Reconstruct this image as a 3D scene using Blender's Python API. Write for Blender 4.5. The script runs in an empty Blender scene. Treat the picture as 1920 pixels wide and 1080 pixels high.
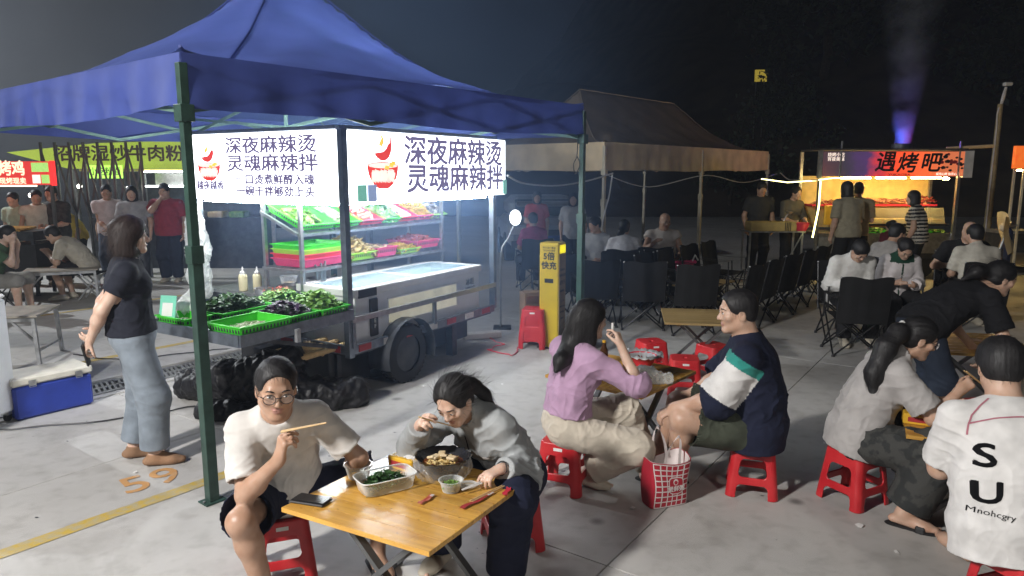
import bpy, bmesh, math, random
import numpy as np
from mathutils import Vector, Matrix
R = math.radians
sc = bpy.context.scene
COL = sc.collection
random.seed(7)
RNG = np.random.RandomState(11)

# ---------------------------------------------------------------- camera
cam_d = bpy.data.cameras.new('camera')
cam = bpy.data.objects.new('camera', cam_d)
COL.objects.link(cam)
cam.location = (0, 0, 1.9)
cam.rotation_euler = (R(90 - 9.3), 0, 0)
cam_d.sensor_width = 36
cam_d.lens = 36 * 1330 / 1920
cam_d.clip_end = 600
cam_d.clip_start = 0.05
sc.camera = cam

# ---------------------------------------------------------------- world: night sky
wd = bpy.data.worlds.new('World')
sc.world = wd
wd.use_nodes = True
bg = wd.node_tree.nodes['Background']
bg.inputs[0].default_value = (0.20, 0.24, 0.34, 1)
bg.inputs[1].default_value = 0.010

sc.view_settings.view_transform = 'Standard'
sc.view_settings.look = 'None'
sc.view_settings.exposure = 0
sc.view_settings.gamma = 1
sc.cycles.use_denoising = True
sc.cycles.use_adaptive_sampling = True
sc.cycles.adaptive_threshold = .025
sc.cycles.adaptive_min_samples = 24
sc.cycles.max_bounces = 6
sc.cycles.diffuse_bounces = 3
sc.cycles.glossy_bounces = 3
sc.cycles.transmission_bounces = 5
sc.cycles.transparent_max_bounces = 10
sc.cycles.volume_bounces = 0
sc.cycles.volume_step_rate = 4
sc.cycles.volume_max_steps = 48
sc.cycles.sample_clamp_indirect = 4
sc.cycles.caustics_reflective = False
sc.cycles.caustics_refractive = False


# ---------------------------------------------------------------- materials
MATS = {}


def _n(nt, typ, **kw):
    nd = nt.nodes.new(typ)
    for k, v in kw.items():
        setattr(nd, k, v)
    return nd


def M(name, col=(.5, .5, .5), rough=.6, metal=0., var=.12, vscale=8., bump=0., bscale=60., spec=.5,
      emit=None, estr=0., alpha=1., trans=0., transl=0., stretch=None, sss=0., sheen=0., coat=0., col2=None,
      ramp=(.35, .65), detail=4., noise_rough=0., flat_normal=False):
    """a procedural principled material: base colour broken up by noise, optional bump"""
    if name in MATS:
        return MATS[name]
    m = bpy.data.materials.new(name)
    m.use_nodes = True
    nt = m.node_tree
    b = nt.nodes['Principled BSDF']
    out = nt.nodes['Material Output']
    L = nt.links.new
    b.inputs['Roughness'].default_value = rough
    b.inputs['Metallic'].default_value = metal
    b.inputs['Specular IOR Level'].default_value = spec
    b.inputs['Alpha'].default_value = alpha
    b.inputs['Transmission Weight'].default_value = trans
    b.inputs['Sheen Weight'].default_value = sheen
    b.inputs['Coat Weight'].default_value = coat
    if sss:
        b.inputs['Subsurface Weight'].default_value = sss
        b.inputs['Subsurface Radius'].default_value = (1, .35, .2)
        b.inputs['Subsurface Scale'].default_value = .012
    tc = _n(nt, 'ShaderNodeTexCoord')
    mp = _n(nt, 'ShaderNodeMapping')
    L(tc.outputs['Object'], mp.inputs[0])
    if stretch:
        mp.inputs['Scale'].default_value = stretch
    nz = _n(nt, 'ShaderNodeTexNoise')
    nz.inputs['Scale'].default_value = vscale
    nz.inputs['Detail'].default_value = detail
    L(mp.outputs[0], nz.inputs['Vector'])
    rp = _n(nt, 'ShaderNodeMapRange')
    rp.inputs['From Min'].default_value = ramp[0]
    rp.inputs['From Max'].default_value = ramp[1]
    L(nz.outputs['Fac'], rp.inputs['Value'])
    mx = _n(nt, 'ShaderNodeMix', data_type='RGBA')
    c2 = col2 or tuple(min(1, c * (1 + var)) for c in col)
    c1 = col if col2 else tuple(c * (1 - var) for c in col)
    mx.inputs['A'].default_value = (*c1, 1)
    mx.inputs['B'].default_value = (*c2, 1)
    L(rp.outputs[0], mx.inputs['Factor'])
    L(mx.outputs['Result'], b.inputs['Base Color'])
    if noise_rough:
        rr = _n(nt, 'ShaderNodeMapRange')
        rr.inputs['To Min'].default_value = max(0, rough - noise_rough)
        rr.inputs['To Max'].default_value = rough + noise_rough
        L(nz.outputs['Fac'], rr.inputs['Value'])
        L(rr.outputs[0], b.inputs['Roughness'])
    if bump:
        n2 = _n(nt, 'ShaderNodeTexNoise')
        n2.inputs['Scale'].default_value = bscale
        n2.inputs['Detail'].default_value = 3
        L(mp.outputs[0], n2.inputs['Vector'])
        bp = _n(nt, 'ShaderNodeBump')
        bp.inputs['Strength'].default_value = bump
        bp.inputs['Distance'].default_value = .01
        L(n2.outputs['Fac'], bp.inputs['Height'])
        L(bp.outputs[0], b.inputs['Normal'])
    if emit:
        b.inputs['Emission Color'].default_value = (*emit, 1)
        b.inputs['Emission Strength'].default_value = estr
    if transl:
        tr = _n(nt, 'ShaderNodeBsdfTranslucent')
        ms = _n(nt, 'ShaderNodeMixShader')
        ms.inputs[0].default_value = transl
        L(mx.outputs['Result'], tr.inputs[0])
        L(b.outputs[0], ms.inputs[1])
        L(tr.outputs[0], ms.inputs[2])
        L(ms.outputs[0], out.inputs['Surface'])
    MATS[name] = m
    return m


def clear_plastic(name, tint=(.95, .97, .97), alpha=.3, rough=.15, k=1.):
    """thin clear plastic: mostly see-through with glossy highlights"""
    if name in MATS:
        return MATS[name]
    m = bpy.data.materials.new(name)
    m.use_nodes = True
    nt = m.node_tree
    L = nt.links.new
    b = nt.nodes['Principled BSDF']
    out = nt.nodes['Material Output']
    b.inputs['Base Color'].default_value = (*tint, 1)
    b.inputs['Roughness'].default_value = rough
    t = _n(nt, 'ShaderNodeBsdfTransparent')
    t.inputs[0].default_value = (*tint, 1)
    ms = _n(nt, 'ShaderNodeMixShader')
    fr = _n(nt, 'ShaderNodeLayerWeight')
    fr.inputs[0].default_value = .35
    ad = _n(nt, 'ShaderNodeMath', operation='MULTIPLY_ADD')
    ad.inputs[1].default_value = (1 - alpha) * k
    ad.inputs[2].default_value = alpha * .45
    L(fr.outputs['Facing'], ad.inputs[0])
    L(ad.outputs[0], ms.inputs[0])
    L(t.outputs[0], ms.inputs[1])
    L(b.outputs[0], ms.inputs[2])
    L(ms.outputs[0], out.inputs['Surface'])
    MATS[name] = m
    return m


# ---------------------------------------------------------------- object helpers
def tag(o, label=None, cat=None, group=None, kind=None):
    if label:
        o['label'] = label
    if cat:
        o['category'] = cat
    if group:
        o['group'] = group
    if kind:
        o['kind'] = kind
    return o


def empty(name, loc=(0, 0, 0), rz=0., label=None, cat=None, group=None):
    o = bpy.data.objects.new(name, None)
    COL.objects.link(o)
    o.location = loc
    o.rotation_euler = (0, 0, rz)
    o.empty_display_size = .1
    return tag(o, label, cat, group)


def copy_tree(o, parent=None):
    c = o.copy()
    COL.objects.link(c)
    c.parent = parent
    for ch in o.children:
        copy_tree(ch, c)
    return c


def rotz(a):
    return Matrix.Rotation(a, 3, 'Z')


class MB:
    """collects shapes for ONE mesh object"""

    def __init__(s):
        s.v = []
        s.f = []
        s.mi = []
        s.m = 0

    def add(s, vs, fs):
        o = len(s.v)
        s.v += [tuple(p) for p in vs]
        s.f += [tuple(i + o for i in f) for f in fs]
        s.mi += [s.m] * len(fs)
        return s

    def box(s, c, d, rot=None, taper=1.):
        """c centre, d full size, rot 3x3"""
        x, y, z = (k / 2 for k in d)
        P = [Vector((sx * x * (taper if sz > 0 else 1), sy * y * (taper if sz > 0 else 1), sz * z)) for sz in (-1, 1) for sy in (-1, 1) for sx in (-1, 1)]
        if rot is not None:
            P = [rot @ p for p in P]
        C = Vector(c)
        return s.add([p + C for p in P], [(0, 2, 3, 1), (4, 5, 7, 6), (0, 1, 5, 4), (2, 6, 7, 3), (0, 4, 6, 2), (1, 3, 7, 5)])

    def rbox(s, c, d, r=.01, rot=None):
        """box with chamfered vertical and horizontal edges"""
        x, y, z = (k / 2 for k in d)
        r = min(r, x * .95, y * .95, z * .95)
        rings = []
        for zz, q in ((-z, r), (-z + r, 0), (z - r, 0), (z, r)):
            ring = []
            for sx, sy in ((1, 1), (-1, 1), (-1, -1), (1, -1)):
                a = (sx * (x - q), sy * (y - r - q * .0))
                e = (sx * (x - r), sy * (y - q))
                if q:
                    a = (sx * (x - r), sy * (y - r - .3 * r))
                    e = (sx * (x - r - .3 * r), sy * (y - r))
                ring += ([a, e] if sx * sy > 0 else [e, a])
            rings.append([(p[0], p[1], zz) for p in ring])
        P = [Vector(p) for rg in rings for p in rg]
        if rot is not None:
            P = [rot @ p for p in P]
        C = Vector(c)
        F = [tuple(range(7, -1, -1)), tuple(range(24, 32))]
        for k in range(3):
            for i in range(8):
                j = (i + 1) % 8
                F.append((k * 8 + i, k * 8 + j, k * 8 + 8 + j, k * 8 + 8 + i))
        return s.add([p + C for p in P], F)

    def bar(s, a, b, w, h=None, up=(0, 0, 1)):
        """square bar from a to b"""
        a, b = Vector(a), Vector(b)
        h = h or w
        d = (b - a)
        L = d.length
        d = d / L
        u = Vector(up)
        if abs(d.dot(u)) > .97:
            u = Vector((1, 0, 0))
        x = d.cross(u).normalized()
        y = x.cross(d)
        rot = Matrix((x, y, d)).transposed()
        return s.box((a + b) / 2, (w, h, L), rot)

    def tube(s, pts, r, n=8, cap=True, closed=False):
        pts = [Vector(p) for p in pts]
        rs = r if isinstance(r, (list, tuple)) else [r] * len(pts)
        N = len(pts)
        V = []
        prev = None
        for i, p in enumerate(pts):
            if closed:
                t = (pts[(i + 1) % N] - pts[i - 1])
            else:
                t = (pts[min(i + 1, N - 1)] - pts[max(i - 1, 0)])
            t.normalize()
            if prev is None:
                u = Vector((0, 0, 1)) if abs(t.z) < .9 else Vector((1, 0, 0))
                x = t.cross(u).normalized()
            else:
                x = (prev - t * prev.dot(t)).normalized()
            prev = x
            y = t.cross(x)
            for k in range(n):
                a = 2 * math.pi * k / n
                V.append(p + (x * math.cos(a) + y * math.sin(a)) * rs[i])
        F = []
        for i in range(N if closed else N - 1):
            j = (i + 1) % N
            for k in range(n):
                l = (k + 1) % n
                F.append((i * n + k, i * n + l, j * n + l, j * n + k))
        if cap and not closed:
            F.append(tuple(range(n - 1, -1, -1)))
            F.append(tuple(range((N - 1) * n, N * n)))
        return s.add(V, F)

    def lathe(s, prof, c=(0, 0, 0), n=24, rot=None, sx=1., sy=1.):
        """prof list of (r, z); axis z"""
        C = Vector(c)
        V = []
        for r, z in prof:
            for k in range(n):
                a = 2 * math.pi * k / n
                p = Vector((r * math.cos(a) * sx, r * math.sin(a) * sy, z))
                if rot is not None:
                    p = rot @ p
                V.append(p + C)
        F = []
        for i in range(len(prof) - 1):
            for k in range(n):
                l = (k + 1) % n
                F.append((i * n + k, i * n + l, (i + 1) * n + l, (i + 1) * n + k))
        if prof[0][0] > 1e-5 and prof[0][0] < 1e3:
            F.append(tuple(range(n - 1, -1, -1)))
        F.append(tuple(range((len(prof) - 1) * n, len(prof) * n)))
        return s.add(V, F)

    def shell(s, prof, c=(0, 0, 0), n=24, rot=None, sx=1., sy=1.):
        """open lathe without caps"""
        C = Vector(c)
        V = []
        for r, z in prof:
            for k in range(n):
                a = 2 * math.pi * k / n
                p = Vector((r * math.cos(a) * sx, r * math.sin(a) * sy, z))
                if rot is not None:
                    p = rot @ p
                V.append(p + C)
        F = []
        for i in range(len(prof) - 1):
            for k in range(n):
                l = (k + 1) % n
                F.append((i * n + k, i * n + l, (i + 1) * n + l, (i + 1) * n + k))
        return s.add(V, F)

    def ball(s, c, r, n=10, m=7, rot=None):
        rr = r if isinstance(r, (tuple, list)) else (r, r, r)
        C = Vector(c)
        V = []
        for i in range(m + 1):
            t = math.pi * i / m
            for k in range(n):
                a = 2 * math.pi * k / n
                p = Vector((rr[0] * math.sin(t) * math.cos(a), rr[1] * math.sin(t) * math.sin(a), rr[2] * math.cos(t)))
                if rot is not None:
                    p = rot @ p
                V.append(p + C)
        F = []
        for i in range(m):
            for k in range(n):
                l = (k + 1) % n
                F.append((i * n + k, (i + 1) * n + k, (i + 1) * n + l, i * n + l))
        return s.add(V, F)

    def prism(s, poly, z0, z1, to=None):
        """poly 2D outline extruded in z; to maps a 3D point"""
        n = len(poly)
        V = [Vector((x, y, z0)) for x, y in poly] + [Vector((x, y, z1)) for x, y in poly]
        if to:
            V = [Vector(to(p)) for p in V]
        F = [tuple(range(n - 1, -1, -1)), tuple(range(n, 2 * n))]
        F += [(i, (i + 1) % n, n + (i + 1) % n, n + i) for i in range(n)]
        return s.add(V, F)

    def grid(s, nu, nv, fn):
        V = [Vector(fn(i / nu, j / nv)) for j in range(nv + 1) for i in range(nu + 1)]
        F = [(j * (nu + 1) + i, j * (nu + 1) + i + 1, (j + 1) * (nu + 1) + i + 1, (j + 1) * (nu + 1) + i) for j in range(nv) for i in range(nu)]
        return s.add(V, F)

    def build(s, name, mat, parent=None, smooth=False, loc=None, rz=0., bevel=0.):
        me = bpy.data.meshes.new(name)
        me.from_pydata([tuple(p) for p in s.v], [], s.f)
        for m in (mat if isinstance(mat, (list, tuple)) else [mat]):
            me.materials.append(m)
        if any(s.mi):
            me.polygons.foreach_set('material_index', s.mi)
        if smooth:
            me.polygons.foreach_set('use_smooth', [True] * len(me.polygons))
            if smooth != 'all':
                me.set_sharp_from_angle(angle=R(40))
        me.update()
        o = bpy.data.objects.new(name, me)
        COL.objects.link(o)
        if parent:
            o.parent = parent
        if loc is not None:
            o.location = loc
        if rz:
            o.rotation_euler = (0, 0, rz)
        if bevel:
            md = o.modifiers.new('b', 'BEVEL')
            md.width = bevel
            md.segments = 2
            md.limit_method = 'ANGLE'
        return o


def text_mesh(name, body, size, mat, parent, to, bold=0., depth=.002, align='CENTER', shear=0., sx=1.):
    """lettering as flat solid geometry; to = 4x4 placing text plane (x right, y up, z out)"""
    cu = bpy.data.curves.new('t', 'FONT')
    cu.body = body
    cu.size = size
    cu.align_x = align
    cu.align_y = 'CENTER'
    cu.extrude = depth
    cu.shear = shear
    cu.resolution_u = 3
    o = bpy.data.objects.new('t', cu)
    COL.objects.link(o)
    bpy.context.view_layer.update()
    dg = bpy.context.evaluated_depsgraph_get()
    me = bpy.data.meshes.new_from_object(o.evaluated_get(dg))
    bpy.data.objects.remove(o)
    bpy.data.curves.remove(cu)
    if bold:  # heavier strokes: shifted copies of the outline
        bm = bmesh.new()
        n = 0
        for (bx, by) in ((0, 0), (1, .35), (-1, -.35), (.35, -1), (-.35, 1)):
            m2 = me.copy()
            m2.transform(Matrix.Translation((bx * bold, by * bold, .00012 * n)))
            bm.from_mesh(m2)
            bpy.data.meshes.remove(m2)
            n += 1
        bm.to_mesh(me)
        bm.free()
    me.transform(to @ Matrix.Diagonal((sx, 1, 1, 1)))
    me.materials.clear()
    me.materials.append(mat)
    me.name = name
    ob = bpy.data.objects.new(name, me)
    COL.objects.link(ob)
    if parent:
        ob.parent = parent
    return ob


def plane_to(origin, xdir, ydir):
    x = Vector(xdir).normalized()
    y = Vector(ydir).normalized()
    z = x.cross(y)
    m = Matrix((x, y, z)).transposed().to_4x4()
    m.translation = Vector(origin)
    return m


# ---------------------------------------------------------------- implicit surfaces (bodies, clothes, moulded things)
class Field:
    """smooth union of simple solids, sampled on a grid and meshed with surface nets"""

    def __init__(s, lo, hi, vox):
        s.lo = np.array(lo, float) - 3 * vox
        s.vox = vox
        s.n = np.ceil((np.array(hi, float) + 3 * vox - s.lo) / vox).astype(int) + 1
        s.F = np.full(s.n, .5, np.float32)
        s.lab = np.zeros(s.n, np.int8)
        s.ax = [(s.lo[i] + vox * np.arange(s.n[i])).astype(np.float32) for i in range(3)]

    def _sub(s, lo, hi):
        a = np.maximum(np.floor((np.array(lo) - s.lo) / s.vox).astype(int), 0)
        b = np.minimum(np.ceil((np.array(hi) - s.lo) / s.vox).astype(int) + 1, s.n)
        if np.any(b <= a):
            return None
        return tuple(slice(a[i], b[i]) for i in range(3))

    def _grid(s, sl):
        return (s.ax[0][sl[0]][:, None, None], s.ax[1][sl[1]][None, :, None], s.ax[2][sl[2]][None, None, :])

    def put(s, sl, d, k, lab, op):
        F = s.F[sl]
        if op == 'add':
            if lab is not None:
                s.lab[sl] = np.where(d < F, lab, s.lab[sl])
            if k > 0:
                h = np.maximum(k - np.abs(F - d), 0) / k
                s.F[sl] = np.minimum(F, d) - h * h * k * .25
            else:
                s.F[sl] = np.minimum(F, d)
        else:
            e = -d
            if k > 0:
                h = np.maximum(k - np.abs(F - e), 0) / k
                s.F[sl] = np.maximum(F, e) + h * h * k * .25
            else:
                s.F[sl] = np.maximum(F, e)

    def cone(s, a, b, r1, r2, k=.02, lab=None, op='add', cuts=(), flat=None):
        """round cone a->b; flat=(axis, factor) squashes it along an axis"""
        a = np.array(a, float)
        b = np.array(b, float)
        m = max(r1, r2) * (1. if not flat else max(1., flat[1])) + k + 2 * s.vox
        sl = s._sub(np.minimum(a, b) - m, np.maximum(a, b) + m)
        if sl is None:
            return s
        X, Y, Z = s._grid(sl)
        px, py, pz = X - a[0], Y - a[1], Z - a[2]
        ba = b - a
        L2 = float(ba @ ba) + 1e-12
        t = np.clip((px * ba[0] + py * ba[1] + pz * ba[2]) / L2, 0, 1)
        qx, qy, qz = px - t * ba[0], py - t * ba[1], pz - t * ba[2]
        d2 = qx * qx + qy * qy + qz * qz
        if flat:
            ax = np.array(flat[0], float)
            ax /= np.linalg.norm(ax)
            w = qx * ax[0] + qy * ax[1] + qz * ax[2]
            d2 = d2 + w * w * (1 / flat[1] ** 2 - 1)
        d = np.sqrt(np.maximum(d2, 1e-12)) - (r1 + (r2 - r1) * t)
        for (pt, nn) in cuts:
            nn = np.array(nn, float)
            nn /= np.linalg.norm(nn)
            d = np.maximum(d, (X - pt[0]) * nn[0] + (Y - pt[1]) * nn[1] + (Z - pt[2]) * nn[2])
        s.put(sl, d.astype(np.float32), k, lab, op)
        return s

    def ell(s, c, r, fr=None, k=.02, lab=None, op='add', cuts=()):
        """ellipsoid, fr = rows of axes"""
        c = np.array(c, float)
        r = np.array(r, float)
        fr = np.eye(3) if fr is None else np.array(fr, float)
        m = max(r) + k + 2 * s.vox
        sl = s._sub(c - m, c + m)
        if sl is None:
            return s
        X, Y, Z = s._grid(sl)
        X = X - c[0]
        Y = Y - c[1]
        Z = Z - c[2]
        k0 = 0
        k1 = 0
        for i in range(3):
            w = (X * fr[i][0] + Y * fr[i][1] + Z * fr[i][2])
            k0 = k0 + (w / r[i]) ** 2
            k1 = k1 + (w / r[i] ** 2) ** 2
        k0 = np.sqrt(k0)
        d = k0 * (k0 - 1) / np.sqrt(np.maximum(k1, 1e-9))
        for (pt, nn) in cuts:
            nn = np.array(nn, float)
            nn /= np.linalg.norm(nn)
            d = np.maximum(d, (X + c[0] - pt[0]) * nn[0] + (Y + c[1] - pt[1]) * nn[1] + (Z + c[2] - pt[2]) * nn[2])
        s.put(sl, d.astype(np.float32), k, lab, op)
        return s

    def rbox(s, c, h, rad=.01, fr=None, k=.0, lab=None, op='add'):
        c = np.array(c, float)
        h = np.array(h, float)
        fr = np.eye(3) if fr is None else np.array(fr, float)
        m = np.linalg.norm(h) + k + rad + 2 * s.vox
        sl = s._sub(c - m, c + m)
        if sl is None:
            return s
        X, Y, Z = s._grid(sl)
        X = X - c[0]
        Y = Y - c[1]
        Z = Z - c[2]
        out = 0
        ins = None
        for i in range(3):
            w = np.abs(X * fr[i][0] + Y * fr[i][1] + Z * fr[i][2]) - (h[i] - rad)
            out = out + np.maximum(w, 0) ** 2
            ins = w if ins is None else np.maximum(ins, w)
        d = np.sqrt(out) + np.minimum(ins, 0) - rad
        s.put(sl, d.astype(np.float32), k, lab, op)
        return s

    def fn(s, f, k=0., op='add', lab=None):
        sl = tuple(slice(0, n) for n in s.n)
        s.put(sl, f(*s._grid(sl)).astype(np.float32), k, lab, op)
        return s

    def mesh(s):
        """naive surface nets -> verts (N,3), quads (M,4), label per vertex"""
        F = s.F
        I = F < 0
        n = np.array(F.shape)
        c = n - 1
        cnt = np.zeros(c, np.int8)
        for dx in (0, 1):
            for dy in (0, 1):
                for dz in (0, 1):
                    cnt += I[dx:dx + c[0], dy:dy + c[1], dz:dz + c[2]]
        mix = (cnt > 0) & (cnt < 8)
        idx = np.argwhere(mix)
        if len(idx) == 0:
            return np.zeros((0, 3)), np.zeros((0, 4), int), np.zeros(0, int)
        ids = np.full(c, -1, np.int32)
        ids[mix] = np.arange(len(idx))
        acc = np.zeros((len(idx), 3))
        num = np.zeros(len(idx))
        i0, i1, i2 = idx.T
        off = [(0, 0, 0), (1, 0, 0), (0, 1, 0), (1, 1, 0), (0, 0, 1), (1, 0, 1), (0, 1, 1), (1, 1, 1)]
        val = [F[i0 + o[0], i1 + o[1], i2 + o[2]] for o in off]
        for e0, e1 in ((0, 1), (2, 3), (4, 5), (6, 7), (0, 2), (1, 3), (4, 6), (5, 7), (0, 4), (1, 5), (2, 6), (3, 7)):
            a, b = val[e0], val[e1]
            cr = (a < 0) != (b < 0)
            t = np.where(cr, a / np.where(cr, a - b, 1), 0)
            p0 = np.array(off[e0], float)
            p1 = np.array(off[e1], float)
            acc += np.where(cr[:, None], p0 + t[:, None] * (p1 - p0), 0)
            num += cr
        P = idx + acc / num[:, None]
        lab = s.lab[tuple(np.clip(np.round(P).astype(int), 0, n - 1).T)]
        P = s.lo + P * s.vox
        Q = []
        for ax in range(3):
            sl0 = [slice(1, c[0]), slice(1, c[1]), slice(1, c[2])]
            sl0[ax] = slice(0, c[ax])
            sl1 = list(sl0)
            sl1[ax] = slice(1, c[ax] + 1)
            A = I[tuple(sl0)]
            B = I[tuple(sl1)]
            ch = np.argwhere(A != B)
            if len(ch) == 0:
                continue
            base = ch.copy()
            for o in range(3):
                if o != ax:
                    base[:, o] += 1
            u, v = [(1, 2), (2, 0), (0, 1)][ax]
            du = np.zeros(3, int)
            du[u] = 1
            dv = np.zeros(3, int)
            dv[v] = 1
            q = np.stack([ids[tuple((base - du - dv).T)], ids[tuple((base - dv).T)], ids[tuple(base.T)], ids[tuple((base - du).T)]], 1)
            fl = ~A[tuple(ch.T)]
            q[fl] = q[fl][:, ::-1]
            Q.append(q)
        return P, np.concatenate(Q), lab


def vnormals(P, Q):
    n = np.cross(P[Q[:, 2]] - P[Q[:, 0]], P[Q[:, 3]] - P[Q[:, 1]])
    N = np.zeros_like(P)
    for i in range(4):
        np.add.at(N, Q[:, i], n)
    return N / np.maximum(np.linalg.norm(N, axis=1, keepdims=True), 1e-12)


def wav(P, scale, seed, oct=2, ridge=False, aniso=None):
    """cheap smooth noise from warped waves, about -1..1"""
    rs = np.random.RandomState(seed)
    p = P * scale
    if aniso is not None:
        p = p * np.array(aniso)
    out = np.zeros(len(P))
    amp = 1.
    tot = 0
    for o in range(oct):
        w = p + .9 * np.sin(p[:, [1, 2, 0]] * 1.3 + rs.rand(3) * 9) + .5 * np.sin(p[:, [2, 0, 1]] * 2.1 + rs.rand(3) * 9)
        v = 0
        for j in range(3):
            d = rs.randn(3)
            d /= np.linalg.norm(d)
            v = v + np.sin(w @ d * 2.2 + rs.rand() * 9)
        v = v / 3
        if ridge:
            v = 1 - 2 * np.abs(v)
        out += v * amp
        tot += amp
        amp *= .5
        p = p * 2.03
    return out / tot


def mesh_obj(name, P, Q, mats, parent=None, labs=None, base=None, smooth=True):
    me = bpy.data.meshes.new(name)
    if base is not None:
        P = P - np.array(base)
    me.vertices.add(len(P))
    me.vertices.foreach_set('co', np.ascontiguousarray(P, np.float32).ravel())
    me.loops.add(Q.size)
    me.loops.foreach_set('vertex_index', np.ascontiguousarray(Q, np.int32).ravel())
    me.polygons.add(len(Q))
    k = Q.shape[1]
    me.polygons.foreach_set('loop_start', np.arange(0, Q.size, k, dtype=np.int32))
    for m in (mats if isinstance(mats, (list, tuple)) else [mats]):
        me.materials.append(m)
    if labs is not None:
        me.polygons.foreach_set('material_index', labs[Q[:, 0]].astype(np.int32))
    if smooth:
        me.polygons.foreach_set('use_smooth', np.ones(len(Q), bool))
    me.update(calc_edges=True)
    me.validate()
    o = bpy.data.objects.new(name, me)
    COL.objects.link(o)
    if parent:
        o.parent = parent
    return o

# ---------------------------------------------------------------- people
def nrm(v):
    v = np.array(v, float)
    return v / max(np.linalg.norm(v), 1e-9)


def rodr(v, ax, a):
    ax = nrm(ax)
    v = np.array(v, float)
    return v * math.cos(a) + np.cross(ax, v) * math.sin(a) + ax * (ax @ v) * (1 - math.cos(a))


def ik(S, T, l1, l2, pole):
    """two-bone joint between S and T bending towards pole"""
    S = np.array(S, float)
    T = np.array(T, float)
    d = T - S
    L = np.linalg.norm(d)
    if L > (l1 + l2) * .995:
        T = S + d / L * (l1 + l2) * .995
        d = T - S
        L = np.linalg.norm(d)
    if L < abs(l1 - l2) * 1.02 + .01:
        T = S + d / max(L, 1e-6) * (abs(l1 - l2) * 1.02 + .01)
        d = T - S
        L = np.linalg.norm(d)
    n = d / L
    a = (l1 * l1 - l2 * l2 + L * L) / (2 * L)
    hh = math.sqrt(max(l1 * l1 - a * a, 0))
    p = np.array(pole, float)
    p = p - n * (p @ n)
    if np.linalg.norm(p) < 1e-6:
        p = np.array([.1, .2, -1.]) - n * (np.array([.1, .2, -1.]) @ n)
    return S + n * a + nrm(p) * hh, T


M('skin', (.50, .30, .205), .44, col2=(.56, .37, .275), vscale=16, bump=.10, bscale=260, sss=.12, noise_rough=.12)
M('skin_tan', (.40, .23, .15), .44, col2=(.46, .29, .205), vscale=16, bump=.10, bscale=260, sss=.12, noise_rough=.12)
M('skin_fair', (.58, .37, .275), .44, col2=(.64, .46, .365), vscale=16, bump=.10, bscale=260, sss=.12, noise_rough=.12)
M('lips', (.40, .20, .16), .4, var=.05)
M('hair_black', (.009, .008, .009), .58, var=.4, vscale=90, bump=.15, bscale=160, stretch=(1, 1, .18))
M('hair_brown', (.022, .012, .010), .58, var=.4, vscale=90, bump=.15, bscale=160, stretch=(1, 1, .18))
M('eye_white', (.62, .60, .57), .2, var=.02)
M('eye_iris', (.012, .008, .006), .1, var=.02)
M('black_frame', (.015, .015, .017), .3)


def cloth(name, col, **kw):
    a = dict(rough=.85, var=.10, vscale=14, bump=.22, bscale=420, sheen=.12 if max(col) > .1 else 0, spec=.25)
    a.update(kw)
    return M(name, col, **a)


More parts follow.
